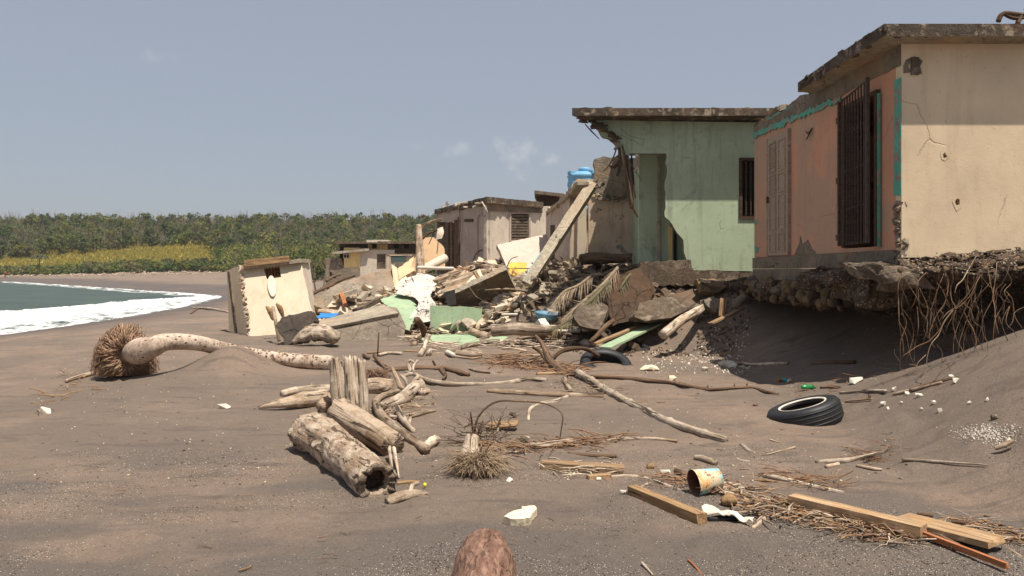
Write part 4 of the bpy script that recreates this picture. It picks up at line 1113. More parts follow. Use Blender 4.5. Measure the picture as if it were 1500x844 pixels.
for x, w_, y0_, y1_ in ((652, 5, 327, 394), (659, 3, 325, 394), (665, 6, 322, 394), (670, 2.5, 318, 394)):
    b2 = MB(); b2.panel(VDl.poly(rect(x, x + w_, y0_, y1_), .02), .15, rag=.01, step=.5); b2.build('timber_post', m_dark, hD)
for z_ in (340, 360, 378):
    b2 = MB(); b2.panel(VDl.poly(rect(651, 673, z_, z_ + 3), -.15), .06); b2.build('rail', m_dkwood, hD)
rod(VDl.poly([(690, 392), (697, 372), (706, 366)], .05), .02, 'wall_pipe', m_iron, hD); rod(VDl.poly([(700, 376), (700, 318), (711, 317)], .05), .025, 'wall_pipe', m_lilac, hD)
b2 = MB(); b2.panel(VDl.poly(rect(680, 692, 321, 325), .05), .05); b2.build('shelf_bracket', m_dkwood, hD)
rod(VDl.poly([(672, 300), (674, 330), (671, 365), (668, 372)], .1), .03, 'hanging_cable', m_driftb, hD); rod(VDl.poly([(706, 296), (712, 306), (714, 312)], .2), .03, 'hanging_cable', m_drift, hD)
p0, p1, p2 = VD(713, 394), VD(830, 396), VDl(640, 394); p3 = p1 + (p2 - p0)
for a, b_ in ((p1, p3), (p3, p2)):
    b2 = MB(); b2.panel([a - Vector((0, 0, .3)), b_ - Vector((0, 0, .3)), Vector((b_.x, b_.y, zr - .25)), Vector((a.x, a.y, zr - .25))], .12); b2.build('rear_wall', m_lilac, hD)
b2 = MB(); b2.panel([VD(788, 281, -1), VD(836, 284, -1), VD(836, 306, -1), VD(786, 302, -1)], 2.4, rag=.0); 
b2 = MB(); q = [VD(787, 282, -1.2), VD(838, 285, -1.2)]; q2 = [p + Vector((-.15, -.9, -.0)) for p in q]
zt_ = q[0].z; b2.panel([Vector((p.x, p.y, zt_)) for p in (q2[0], q2[1], q[1] + Vector((0, 2.4, 0)), q[0] + Vector((0, 2.4, 0)))], .14, toward=(0, 0, 1), rag=.02, step=.3); b2.build('upper_roof', m_concd, hD)
b2 = MB(); b2.panel(VD.poly([(790, 288), (838, 289), (838, 306), (790, 304)], -1.0), .15); b2.build('upper_wall', m_dkwood, hD)

# ------------------------------------------------ distant yellow house
hE = thing('ruined_house', (U(545, HY, 53).x, 54, .8), 'distant yellow and white wrecked house in front of the trees', 'house')
VE = VPlane(470, 52, 615, 53)
def epart(nm, pts, mat, push=0.0, th=.15, rag=.0, holes=()):
    b2 = MB(); b2.panel(VE.poly(pts, push), th, [VE.poly(h, push) for h in holes], rag=rag, step=.4); return b2.build(nm, mat, hE)
epart('yellow_wall', rect(504, 527.5, 363, 392), m_yellow); epart('white_wall', rect(527.6, 578, 366, 422), m_white, .02, holes=[rect(552, 565, 372, 394)])
epart('grey_base_wall', [(477, 378), (500, 378), (504, 392.3), (527.4, 392.3), (527.4, 420), (477, 420)], m_conc, .0, .2, .03, holes=[[(482, 395), (494, 408), (483, 408)]])
dr = epart('door', rect(552.5, 564.5, 372.5, 394), m_concd, -.05, .05)
epart('door_handle', rect(562, 563.2, 383, 385), m_iron, .0, .04)
w_ = epart('window_frame', rect(503, 512, 367, 378.5), m_white, .06, .05, holes=[rect(504, 507, 368.2, 372.3), rect(508, 511.2, 368.2, 372.3), rect(504, 507, 373.2, 377.6), rect(508, 511.2, 373.2, 377.6)])
epart('window_glass', rect(504, 511, 368, 378), m_darkin, .02, .02)
epart('teal_garage', rect(573, 595, 375, 384), M_plain('dull teal shutter', (.06, .10, .09), .7), .06, .06); epart('cream_fascia', rect(567, 604, 372, 374.6), m_cream, .1, .1)
epart('pier', rect(566, 572, 374.8, 400), m_beige, .08, .1)
epart('upper_wall', rect(539, 568, 357, 366), m_yellow, -.6); epart('dark_upper_wall', rect(568, 612, 356, 372), m_concd, -.7)
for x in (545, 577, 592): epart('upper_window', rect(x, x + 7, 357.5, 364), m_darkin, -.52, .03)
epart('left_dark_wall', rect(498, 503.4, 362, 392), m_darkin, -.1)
epart('upper_back_wall', rect(497, 539, 354, 364), m_concd, -.9)
for nm, a, b_, y0_, dep, m_ in (('lower_roof', 486, 540, (369, 364), 1.0, m_concl), ('upper_roof', 491, 612, (353.5, 353.5), 2.6, m_concd), ('pale_roof', 537, 569, (351.5, 351.5), 1.2, m_white)):
    b2 = MB(); p, q = VE(a, y0_[0], .35), VE(b_, y0_[1], .35); b2.panel([p, q, q + Vector((0, dep, 0)), p + Vector((0, dep, 0))], .16, toward=(0, 0, 1), rag=.02, step=.5); b2.build(nm, m_, hE)
for x in (478, 527):
    pass
b2 = MB(); p, q = VE(478, 420), VE(612, 420); b2.box(((p.x + q.x) / 2, 57.6, 2.0), (q.x - p.x, .2, 2.6)); b2.build('rear_wall', m_conc, hE)
b2 = MB(); b2.box((q.x, 55.2, 2.0), (.2, 4.6, 2.6)); b2.build('side_wall', m_conc, hE)

# ------------------------------------------------ leaning ivory bathroom block on the sand
YF = 20.4
b0_ = G(410, 486)
hF = thing('leaning_wall_block', b0_, 'ivory box of a toppled bathroom leaning on the open beach', 'ruined block')
VFf = TPlane((366, 498, 20.0), (455, 492, 20.4), (353, 389, 21.0)); VFl = TPlane((364, 499, 20.05), (336, 492, 21.6), (351, 389.5, 21.05))
mb = MB(); mb.panel(VFf.poly([(353, 389), (440, 379), (461, 474), (455, 492), (366, 498)]), .16, [VFf.poly([(386, 392), (409, 389), (412, 406), (391, 409)])], rag=.02, step=.12, keep=(3,)); mb.build('front_wall', m_rustcream, hF)
mb = MB(); mb.panel(VFl.poly([(332, 396), (351, 389.5), (364, 499), (336, 492)]), .15, rag=.02, step=.15); mb.build('side_wall', m_cream, hF)
mb = MB(); mb.panel(VFl.poly([(333, 399), (336, 398), (347, 490), (344, 491)], .02), .03, rag=.008, step=.2); mb.build('open_joint', m_concd, hF)
mb = MB()
for k in range(26):
    u = k / 25; c = VFf(353 + 12 * u, 391 + 98 * u, .02); mb.hull([c + Vector((rnd.uniform(-.09, .06), rnd.uniform(-.05, .12), rnd.uniform(-.07, .07))) for _ in range(8)])
mb.build('broken_corner', m_concl, hF)
q = VFf.poly([(358, 387), (424, 379)], .25); mb = MB(); mb.beam(q[0] + Vector((0, 0, .02)), q[1] + Vector((0, 0, .0)), .10, .16, n=8, rough=.008); mb.build('roof_board', m_lumberd, hF)
mb = MB(); q = VFf.poly([(354, 389), (441, 379)], .22); mb.panel([q[0], q[1], q[1] + Vector((-.2, 1.8, 0)), q[0] + Vector((-.25, 1.8, 0))], .1, toward=(0, 0, 1), rag=.03, step=.2); mb.build('roof', m_concl, hF)
qa, qb = VFf(455, 492), VFf(440, 379); mb = MB(); mb.panel([qa + Vector((-.02, .16, 0)), qa + Vector((-.2, 1.8, -.1)), qb + Vector((-.2, 1.8, -.1)), qb + Vector((-.02, .16, -.1))], .15, toward=(1, 0, 0)); mb.build('right_wall', m_white, hF)
mb = MB(); qa, qb, qc, qd = (p + Vector((-.3, 1.75, 0)) for p in VFf.poly([(366, 498), (455, 492), (440, 382), (353, 391)])); mb.panel([qa, qb, qc, qd], .15, toward=(0, 1, 0)); mb.build('rear_wall', m_white, hF)
mb = MB(); mb.panel(VFf.poly([(386, 391), (410, 388.5), (413, 407), (390, 410)], -.14), .03); mb.build('window_grating', m_redwood, hF)
for k in range(5):
    mb = MB(); x = 390 + k * 4.2; mb.panel(VFf.poly([(x, 391.5 - k * .5), (x + 1.6, 391.3 - k * .5), (x + 3.2, 407 - k * .4), (x + 1.6, 407.2 - k * .4)], -.04), .03); mb.build('bar', m_dkwood, hF)
# oval mirror shaped slab hanging below the window
ms = MB(); ms.panel([VFf(398.5 + 6.2 * math.cos(a) + .10 * 14 * math.sin(a), 419 + 15.5 * math.sin(a), .06) for a in np.arange(0, 6.28, .35)], .04); 
tag(ms.build('toilet_seat', m_whitestone), 'pale oval toilet seat hanging below the window of the leaning ivory block', 'toilet seat')
# ================================================================== WRECKAGE
def slab(name, pts, th, mat, label, cat='concrete slab', rag=.03, step=.10, keep=(), toward=None, group=None, edge=None):
    mb = MB(); mb.panel([U(*p) for p in pts], th, rag=rag, step=step, keep=keep, toward=toward, mi_edge=1 if edge else None)
    return tag(mb.build(name, [mat, edge] if edge else mat), label, cat, group)
def lump(name, pts, mat, label, cat, depth=.5, jit=.06, n=3, group=None):
    """broken block: front outline in photo pixels, carried back by depth, corners chipped"""
    P = []
    for x, y, Y in pts:
        for k in range(n):
            q = U(x, y, Y); P.append(q + Vector((rnd.uniform(-jit, jit), depth * k / (n - 1) + rnd.uniform(-jit, jit), rnd.uniform(-jit, jit) - (.06 if k else 0))))
    mb = MB(); mb.hull(P); roughen(mb, .055 if depth > .35 else .02, 4 if depth > .35 else 3)
    return tag(mb.build(name, mat), label, cat, group)

slab('wall_slab', [(452, 448, 22.4), (500, 412, 23.6), (574, 388, 24.6), (578, 428, 23.6), (545, 442, 22.6), (480, 452, 22)], .22, m_rubble, 'rough grey fallen wall slab sloping up to a cream end, left part of the rubble heap', edge=m_concl)
lump('wall_end', [(574, 387, 24.4), (582, 392, 24.4), (584, 428, 23.6), (577, 430, 23.6)], m_cream, 'narrow cream end post of the sloping grey slab', 'wall piece', .2, .02)
lump('footing_beam', [(441, 490, 18.0), (583, 462, 18.6), (594, 478, 18.5), (590, 500, 18.3), (450, 512, 17.8), (445, 477, 19.3), (560, 447, 20.2), (582, 451, 19.9)], m_rubble, 'long grey footing beam half buried in sand right of the leaning ivory block', 'concrete beam', .12, .015, 2)  # darker rubble colour stands for the less sunlit front
lump('lit_top_slab', [(440, 487, 17.95), (584, 459, 18.55), (562, 445, 20.2), (444, 475, 19.3)], m_concl, 'pale flat sunlit top added as colour on the grey footing beam', 'sunlit top', .05, .015, 2)  # paler slab paints the sunlight on top of the beam
lump('concrete_box', [(403, 476, 17.6), (414, 465, 17.8), (453, 454, 18.0), (461, 470, 17.9), (441, 478, 17.7), (447, 490, 17.5), (418, 509, 17.2)], m_shadeconc, 'dark concrete box tipped on its corner at the foot of the leaning ivory block', 'concrete box', .5, .012)
slab('green_slab', [(557, 437, 21.4), (597, 427, 22.2), (613, 449, 20.8), (600, 486, 19.2), (590, 484, 19.3), (575, 455, 20.5)], .12, m_greenslab, 'pale green slab tilted back beside the white crumpled sheet', edge=m_conc)
slab('green_slab', [(630, 448, 19.9), (680, 449, 19.9), (707, 452, 19.9), (704, 488, 19.8), (630, 492, 19.8)], .13, m_greenslab, 'upright green wall slab in front of the big brown slab', edge=m_conc, rag=.015)
slab('green_slab', [(704, 455, 20.6), (735, 456, 20.8), (757, 462, 20.9), (764, 478, 20.5), (704, 482, 20.3)], .12, m_greenslab, 'smaller stained green slab just right of the upright green slab', edge=m_conc)
slab('green_slab', [(608, 507, 17.2), (625, 489, 19.6), (682, 485, 20.4), (706, 500, 17.9), (660, 507, 17.0)], .06, m_greenslab, 'flat pale green sheet lying on the sand before the upright slab', toward=(0, 0, 1), rag=.02)
slab('green_slab', [(700, 502, 17.4), (728, 490, 19.0), (745, 494, 18.6), (718, 506, 17.0)], .05, m_greenslab, 'small pale green shard lying on the sand beside the white log', toward=(0, 0, 1), rag=.02)
slab('brown_slab', [(667, 432, 20.2), (742, 393, 19.9), (773, 461, 21.0), (756, 466, 21.0), (668, 444, 20.6)], .18, m_concd, 'big brown slab balanced on its edge with a crack line', rag=.012, step=.2, edge=m_concl, toward=(0, -1, -.35))  # dark face and pale edges hold some of the shade and sunlight
mb = MB(); mb.tube([U(688, 421, 20.02), U(697, 434, 20.15), (U(706, 439, 20.25)), U(712, 444, 20.3), U(724, 444, 20.28), U(725, 449, 20.35)], .012, 4, 3); 
tag(mb.build('plaster_seam', m_concl), 'thin pale wire draped across the face of the big brown slab', 'wire')
slab('ivory_slab', [(669, 430, 20.9), (690, 405, 21.6), (703, 396, 22.0), (712, 412, 21.2), (684, 433, 20.8)], .08, m_rustcream, 'small sunlit ivory panel behind the upper edge of the big brown slab', rag=.01)
lump('shaded_hole', [(650, 428, 21.0), (666, 424, 21.2), (670, 446, 20.9), (656, 448, 20.8)], m_darkin, 'black lump painted as a shaded cabinet opening left of the big brown slab', 'hole', .3, .01)  # solid lump, its black colour paints the shade of a hole
m_tile = M_paint('faded wall tile', (.66, .52, .45), chip=.80, var=.08, streak=.25, dirt=(.35, .24, .18), sc=1.4)
def tile_lines():
    t = NT('patterned wall tile'); v = t.coord((1, 0, 1)); 
    m = t.node('ShaderNodeMapping', {'Vector': t.coord((1, 1, 1)), 'Rotation': (math.pi / 2, 0, math.radians(40))}).outputs['Vector']
    br = t.node('ShaderNodeTexBrick', {'Vector': m, 'Color1': (.58, .46, .38, 1), 'Color2': (.53, .41, .34, 1), 'Mortar': (.40, .31, .25, 1), 'Scale': 7.0, 'Mortar Size': .02, 'Brick Width': .5, 'Row Height': .5})
    n = t.noise(t.coord(), 2, 6, .65); c = t.mix(t.ramp(n, .5, .75, 0, .5), br.outputs['Color'], (.45, .33, .25)); return t.fin(c, .6, .4)
slab('tiled_panel', [(728, 359, 23.6), (803, 341, 24.6), (807, 352, 24.5), (826, 392, 23.6), (818, 402, 23.2), (746, 402, 22.8)], .12, tile_lines(), 'large pale pink tiled wall panel leaning in front of the grey house', 'wall panel', rag=.01, edge=m_concl)
# leaning concrete post
pa, pb = U(774, 414, 19.6), U(868, 270, 20.7); d = (pb - pa)
t = thing('leaning_post', pa, 'long square concrete post leaning diagonally against the beige ruin', 'concrete post')
mb = MB(); mb.beam(pa - d * .02, pb, .25, .24, up=(0, -.4, 1), n=14, rough=.008, roll=.35); mb.build('shaft', m_post, t)
mb = MB(); mb.beam(pa + Vector((-.14, -.02, .04)), pa.lerp(pb, .26) + Vector((-.13, -.02, .06)), .02, .14, up=(0, -1, .3), n=4, rough=.01); mb.build('blue_paint_strip', m_bluepaint, t)
mb = MB()
for k in range(16):
    c = pa + d * rnd.uniform(-.04, .10) + Vector((rnd.uniform(-.2, .2), rnd.uniform(-.1, .1), rnd.uniform(-.05, .05))); mb.hull([c + Vector((rnd.uniform(-.12, .12), rnd.uniform(-.1, .1), rnd.uniform(-.08, .08))) for _ in range(8)])
mb.build('broken_foot', m_rubble, t)
mb = MB()
for k in range(12):
    c = pb + Vector((rnd.uniform(-.1, .25), rnd.uniform(-.1, .1), rnd.uniform(-.1, .12))); mb.hull([c + Vector((rnd.uniform(-.13, .13), rnd.uniform(-.1, .1), rnd.uniform(-.07, .07))) for _ in range(8)])
mb.build('broken_head', m_rubble, t)
# crumpled white sheet with black scrawl
def scrawl():
    t = NT('white sheet with black scrawl'); v = t.coord()
    n = t.noise(v, 5.5, 2, .5, 1.6); band = t.ramp(t.math('ABSOLUTE', t.math('SUBTRACT', n, .5)), .026, .016)
    mask = t.ramp(t.noise(v, 1.1, 2, .5), .50, .54)
    c = t.mix(t.ramp(t.noise(v, 5, 6, .6), .4, .8, 0, .5), (.60, .55, .49), (.34, .28, .22)); c = t.mix(t.math('MULTIPLY', band, mask), c, (.03, .025, .025)); return t.fin(c, .9, .2)
m_scr = scrawl()
def crumple(name, corners, nu, nv, amp, mat, label, cat, seed=0, th=.02):
    A, B, C_, D = [np.array(U(*c)) for c in corners]
    u = np.linspace(0, 1, nu)[:, None, None]; v = np.linspace(0, 1, nv)[None, :, None]
    P = (A * (1 - u) + B * u) * (1 - v) + (D * (1 - u) + C_ * u) * v
    P = P + np.stack([fbm3(P * 1.7 + 9 * i, 2, seed + i) for i in range(3)], -1) * amp * 1.1 + np.stack([fbm3(P * 6.0 + 9 * i, 2, seed + i) for i in range(3)], -1) * amp * .22
    mb = MB(); I = np.arange(nu * nv).reshape(nu, nv)
    mb.add(P.reshape(-1, 3), [(int(I[i, j]), int(I[i + 1, j]), int(I[i + 1, j + 1]), int(I[i, j + 1])) for i in range(nu - 1) for j in range(nv - 1)])
    o = mb.build(name, mat); md = o.modifiers.new('thick', 'SOLIDIFY'); md.thickness = th
    return tag(o, label, cat)
crumple('white_sheet', [(578, 432, 21.6), (612, 400, 23.4), (640, 410, 22.8), (628, 440, 21.0)], 26, 26, .22, m_scr, 'white painted sheet with black scrawl draped over the rubble left of centre', 'sheet', 3)
crumple('white_sheet', [(604, 470, 19.9), (612, 436, 21.0), (640, 432, 21.2), (636, 468, 20.2)], 22, 22, .25, m_scr, 'crumpled white sheet lower down beside the upright green slab', 'sheet', 14)
slab('white_slab', [(577, 420, 23.2), (594, 404, 24.0), (604, 412, 23.6), (590, 432, 22.6)], .10, m_white, 'small white board next to the cream end post in the rubble', 'board')
# stack of roof timbers
stack = [((655, 427, 21.6), (700, 408, 22.6)), ((650, 420, 21.9), (722, 392, 23.2)), ((640, 412, 22.6), (705, 388, 23.8)), ((652, 404, 22.9), (726, 380, 24.2)), ((668, 396, 23.4), (735, 400, 23.0)), ((690, 392, 23.4), (740, 398, 22.6)), ((700, 384, 23.8), (742, 392, 23.0))]
names_ = ['lowest', 'second lowest', 'middle', 'uppermost', 'reddish', 'short', 'far right']
for (a, b), nm in zip(stack, names_):
    mb = MB(); mb.beam(U(*a), U(*b), rnd.uniform(.22, .4), rnd.uniform(.08, .16), n=10, rough=.03, end=.2)
    tag(mb.build('roof_timber', m_driftb if nm != 'reddish' else m_redwood), '%s splintered timber of the stack heaped above the big brown slab' % nm, 'timber', 'roof timbers stacked on the rubble')
mb = MB(); mb.beam(U(695, 398, 21.4), U(704, 412, 20.9), .10, .05, n=3); tag(mb.build('broken_lath', m_lumberd), 'short brown lath poking over the ivory panel', 'lath')
crumple('yellow_sack', [(742, 402, 21.9), (748, 388, 22.3), (770, 384, 22.2), (768, 402, 21.8)], 12, 12, .12, M_paint('yellow sack', (.72, .46, .10), chip=.75, second=(.12, .06, .03), streak=.1), 'yellow sack with dark print below the tiled panel', 'sack', 5)
# peach and cream wall pieces behind
slab('wall_piece', [(621, 348, 27), (636, 348, 27), (651, 362, 27), (651, 392, 27), (600, 398, 26.4)], .15, m_peach, 'peach triangular remnant of wall left of the grey house', 'wall piece', rag=.02)
slab('wall_piece', [(580, 398, 26.6), (606, 374, 27.2), (608, 398, 26.4), (584, 408, 26)], .15, m_peach, 'low cream broken wall with a slanting top left of the peach remnant', 'wall piece', rag=.03)
slab('wall_piece', [(770, 412, 20.9), (800, 400, 21.6), (846, 386, 22.0), (850, 392, 21.8), (800, 416, 20.8)], .14, m_rustcream, 'long ivory wall strip lying behind the foot of the leaning post', 'wall piece', rag=.02)
slab('pink_slab', [(763, 430, 20.2), (800, 408, 20.9), (826, 396, 21.2), (800, 428, 20.4), (776, 452, 19.6), (768, 446, 19.8)], .12, M_paint('pink slab paint', (.50, .27, .19), chip=.6, streak=.3), 'dull pink slab sloping down under the leaning post', rag=.03, edge=m_rubble)
def pole(name, pts, r, mat, label, cat='pole', sides=10, rough=.02, group=None):
    mb = MB(); mb.tube([U(*p) for p in pts], r, sides, None, rough, seed=int(pts[0][0])); return tag(mb.build(name, mat, None, True), label, cat, group)
pole('broken_column', [(616, 404, 24.6), (615, 370, 25), (613, 330, 25.4)], [.16, .13, .09], m_driftb, 'upright broken grey post standing by the peach wall remnant', 'post', rough=.1)
pole('twisted_branch', [(613, 342, 25.4), (622, 330, 25.4), (636, 324, 25.2), (648, 322, 25)], [.06, .05, .05, .03], m_driftb, 'bent grey branch reaching from the upright post to the grey house', 'branch', rough=.1)
pole('twisted_branch', [(616, 352, 25.3), (628, 342, 25.3), (640, 338, 25.2)], [.05, .05, .02], m_dark, 'shorter dark branch reaching right from the upright post', 'branch', rough=.1)
pole('white_pipe', [(612, 392, 24.2), (636, 393, 24.0), (664, 393.5, 23.8)], .05, m_whitestone, 'thin white pipe lying level across the rubble by the peach wall', 'pipe', 8, 0)
pole('fat_pipe', [(618, 396, 24.8), (652, 378, 25.6)], .14, m_white, 'thick white drain pipe sloping up to the timber posts', 'pipe', 14, 0)
pole('white_pipe', [(735, 461, 19.3), (758, 460.5, 19.2)], .03, m_whitestone, 'short white pipe on the ground under the big brown slab', 'pipe', 8, 0)
pole('white_pipe', [(813, 485, 17.0), (850, 485, 17.0)], .035, m_whitestone, 'white pipe beside the end of the pale fat log', 'pipe', 8, 0)
pole('white_pipe', [(853, 484, 16.9), (890, 484, 16.8), (893, 490, 16.6)], .025, m_whitestone, 'slim white pipe with an elbow under the brown boulder', 'pipe', 8, 0)
# broken roof gable with corner rebar
for a, b, l in (((640, 330, 26), (640, 372, 26), 'thin rusty rod hanging left of the timber posts'), ((628, 358, 26), (636, 330, 26), 'slanting thin rod beside the upright post')):
    pole('steel_rod', [a, ((a[0] + b[0]) / 2 + 2, (a[1] + b[1]) / 2, a[2]), b], .015, m_iron, l, 'rod', 5, 0)
crumple('grey_sheet', [(637, 350, 25.4), (640, 334, 25.6), (648, 330, 25.6), (646, 348, 25.4)], 10, 10, .15, m_white, 'small pale rag caught on the timber posts of the grey house', 'rag', 8)
# left heap: blue sheet, brick, battens
crumple('blue_sheet', [(464, 468, 20.3), (468, 460, 21.0), (496, 459, 21.0), (490, 468, 20.3)], 14, 10, .10, m_bluetarp, 'crumpled bright blue plastic sheet beside the leaning ivory block', 'plastic sheet', 4)
lump('brick', [(497, 428, 22.0), (502, 427, 22.0), (508, 444, 21.4), (503, 446, 21.4)], m_redwood, 'orange red brick standing on end in the left rubble', 'brick', .12, .01)
for a, b, l in (((490, 436, 22), (522, 426, 22.4), 'white edged batten lying across the left rubble'), ((526, 440, 22), (536, 430, 22.4), 'short white batten at the foot of the sloping grey slab'), ((520, 456, 20.8), (558, 438, 21.6), 'dark board running up toward the tilted green slab'), ((488, 470, 20.2), (500, 464, 20.6), 'short ochre block by the blue sheet')):
    mb = MB(); mb.beam(U(*a), U(*b), .16, .12, n=4, rough=.01); tag(mb.build('batten', m_concl if 'white' in l else m_concd), l, 'batten')
for a, b, r, l in (((470, 424, 23), (520, 404, 24), .05, 'dark plank at the back of the left rubble heap'), ((478, 412, 24), (500, 402, 24.6), .04, 'reddish branch at the back of the left rubble heap'), ((455, 432, 22.6), (500, 414, 23.6), .05, 'grey rail sticking up behind the leaning ivory block')):
    pole('driftwood_stick', [a, ((a[0] + b[0]) / 2, (a[1] + b[1]) / 2 - 2, (a[2] + b[2]) / 2), b], [r, r, r * .6], m_dark, l, 'stick', 7, .08)
# rubble blocks one can pick out
RB = 'broken blocks in the rubble heap'
def block(px, py, Y, s, mat, lab=None):
    c = U(px, py, Y); mb = MB(); e = Euler((rnd.uniform(-.5, .5), rnd.uniform(-.5, .5), rnd.uniform(0, 3))).to_matrix()
    mb.hull([c + e @ Vector((rnd.choice((-1, 1)) * rnd.uniform(.75, 1.0) * s * 1.4, rnd.choice((-1, 1)) * rnd.uniform(.7, 1) * s, rnd.choice((-1, 1)) * rnd.uniform(.6, 1) * s * .6)) for _ in range(18)]); roughen(mb, s * .16, 2, 9)
    if lab is None: lab = ('broken masonry block in the left rubble between ivory block and white sheet' if px < 600 else 'broken masonry block in the middle rubble around the big brown slab' if px < 760 else 'broken masonry block in the rubble near the leaning post foot')
    return tag(mb.build('rubble_block', mat), lab, 'block', 'loose' + lab[6:])
for k in range(46):
    px = rnd.uniform(455, 830); Y = rnd.uniform(20.2, 24.5); x = (px - CX) * Y / F; z = Hs(x, Y)
    py = HY + (CH - z - .06) * F / Y
    block(px, py, Y, rnd.uniform(.10, .22), rnd.choice([m_rubble, m_rubble, m_concl, m_white, m_conc, m_peach]))
for k in range(16):
    px = rnd.uniform(840, 1060); Y = rnd.uniform(15.6, 17.4); x = (px - CX) * Y / F; z = Hs(x, Y)
    block(px, HY + (CH - z - .04) * F / Y, Y, rnd.uniform(.08, .2), rnd.choice([m_rubble, m_concd, m_conc]), 'broken block on the sandy slope below the green house')
def heap(n, boxes, smin, smax, mat, name, label, flat=.6):
    pts = []
    for k in range(n):
        a, b, c, d = rnd.choice(boxes); px = rnd.uniform(a, b); Y = rnd.uniform(c, d); x = (px - CX) * Y / F
        pts.append((x, Y, 0))
    z = H(np.array([p[0] for p in pts]), np.array([p[1] for p in pts]))
    scatter_hulls(name, [(p[0], p[1], float(zz) + .01) for p, zz in zip(pts, z)], smin, smax, mat, label, flat=flat)
BX1 = [(450, 600, 20.2, 24.6), (590, 780, 20.0, 25.5), (760, 900, 18.4, 21.5), (780, 1000, 17.0, 19.2)]
heap(900, BX1, .03, .13, m_rubble, 'rubble_fragments', 'grey broken concrete fragments covering the rubble heap')
heap(420, BX1[:2], .03, .11, m_rustcream, 'plaster_fragments', 'pale plaster fragments among the rubble')
heap(160, BX1, .03, .09, m_redwood, 'brick_fragments', 'reddish brick and tile fragments among the rubble')
heap(520, [(840, 1080, 14.8, 17.6), (1020, 1100, 15.5, 18.5)], .012, .055, m_clod, 'soil_clods', 'dark soil clods on the slope below the green house')
heap(420, [(940, 1090, 12.4, 16), (1000, 1100, 13, 16.5)], .008, .028, m_whitestone, 'slope_shells', 'pale shell and mortar crumbs on the slope left of the near house')
def pile(n, boxes, smin, smax, mat, name, label, hmax):
    """angular chunks heaped on one another"""
    mb = MB()
    for k in range(n):
        a, b, c, d = rnd.choice(boxes); px = rnd.uniform(a, b); Y = rnd.uniform(c, d); x = (px - CX) * Y / F; z = Hs(x, Y) + rnd.random() ** 2 * hmax
        s = rnd.uniform(smin, smax); e = Euler((rnd.uniform(-.7, .7), rnd.uniform(-.7, .7), rnd.uniform(0, 3))).to_matrix(); t_ = rnd.uniform(.2, .6)
        mb.hull([Vector((x, Y, z)) + e @ Vector((rnd.choice((-1, 1)) * rnd.uniform(.6, 1) * s * 1.3, rnd.choice((-1, 1)) * rnd.uniform(.6, 1) * s, rnd.choice((-1, 1)) * rnd.uniform(.7, 1) * s * t_)) for _ in range(11)])
    return tag(mb.build(name, mat), label, None, None, 'stuff')
PB = [(455, 600, 20.8, 24.6), (560, 660, 21.5, 25.5), (640, 770, 21.2, 25.0), (640, 760, 19.6, 21.0)]
pile(430, PB, .05, .17, m_rustcream, 'pale_rubble', 'pale chunks of plaster and block heaped across the rubble', .35)
pile(260, PB, .05, .19, m_concl, 'grey_rubble', 'grey brown chunks of concrete heaped across the rubble', .30)
pile(170, [(755, 850, 19.4, 21.6), (700, 800, 20.6, 22.0)], .05, .16, m_concl, 'middle_rubble', 'pale broken masonry heaped under the leaning post', .3)
pile(90, PB, .04, .12, m_peach, 'peach_rubble', 'peach painted chips among the rubble', .3)
pile(260, [(780, 960, 17.4, 20.6), (830, 1000, 16.4, 18.0)], .04, .15, m_clod, 'earth_rubble', 'earthy lumps banked under the ruins', .2)
# splintered wood over the heap
def splinters(n, boxes, L0, L1, r0, r1, mat, name, label, up=.35):
    mb = MB()
    for k in range(n):
        a, b, c, d = rnd.choice(boxes); px = rnd.uniform(a, b); Y = rnd.uniform(c, d); x = (px - CX) * Y / F; z = Hs(x, Y)
        L = rnd.uniform(L0, L1); an = rnd.uniform(0, 6.28); e = Vector((math.cos(an) * L, math.sin(an) * L * .7, rnd.uniform(-.02, up) * L)); r = rnd.uniform(r0, r1)
        p = Vector((x, Y, z + r + .02)); m = p + e * .5 + Vector((rnd.uniform(-.08, .08), rnd.uniform(-.08, .08), rnd.uniform(0, .05))) * L
        mb.tube([p, m, p + e], [r, r * .9, r * .4], 5, 3)
    return tag(mb.build(name, mat, None, True), label, None, None, 'stuff')
splinters(300, [(600, 760, 19.5, 24), (760, 940, 17.6, 21)], .3, 1.2, .012, .04, m_driftb, 'splintered_wood', 'splintered laths and sticks strewn over the rubble')
splinters(80, [(800, 940, 17.6, 20.6), (850, 1000, 16.6, 18.6)], .3, 1.1, .006, .022, m_dark, 'dark_brushwood', 'tangled dark brushwood below the green and beige ruins')

# bent reinforcing bars
for a, l in (([(742, 393, 19.95), (748, 380, 20.0), (758, 376, 20.1)], 'thin bent bar at the top corner of the big brown slab'), ([(598, 428, 22.1), (606, 416, 22.2), (603, 406, 22.3)], 'thin bent bar above the tilted green slab'), ([(576, 388, 24.5), (572, 376, 24.6), (562, 372, 24.7)], 'hooked thin bar above the cream end post'), ([(804, 342, 24.5), (812, 330, 24.5), (810, 322, 24.6)], 'thin bent bar at the top of the tiled panel'), ([(707, 452, 19.9), (716, 444, 19.9), (726, 446, 19.8)], 'short bent bar at the right edge of the upright green slab')):
    pole('bent_bar', a, .012, m_iron, l, 'bar', 5, 0)
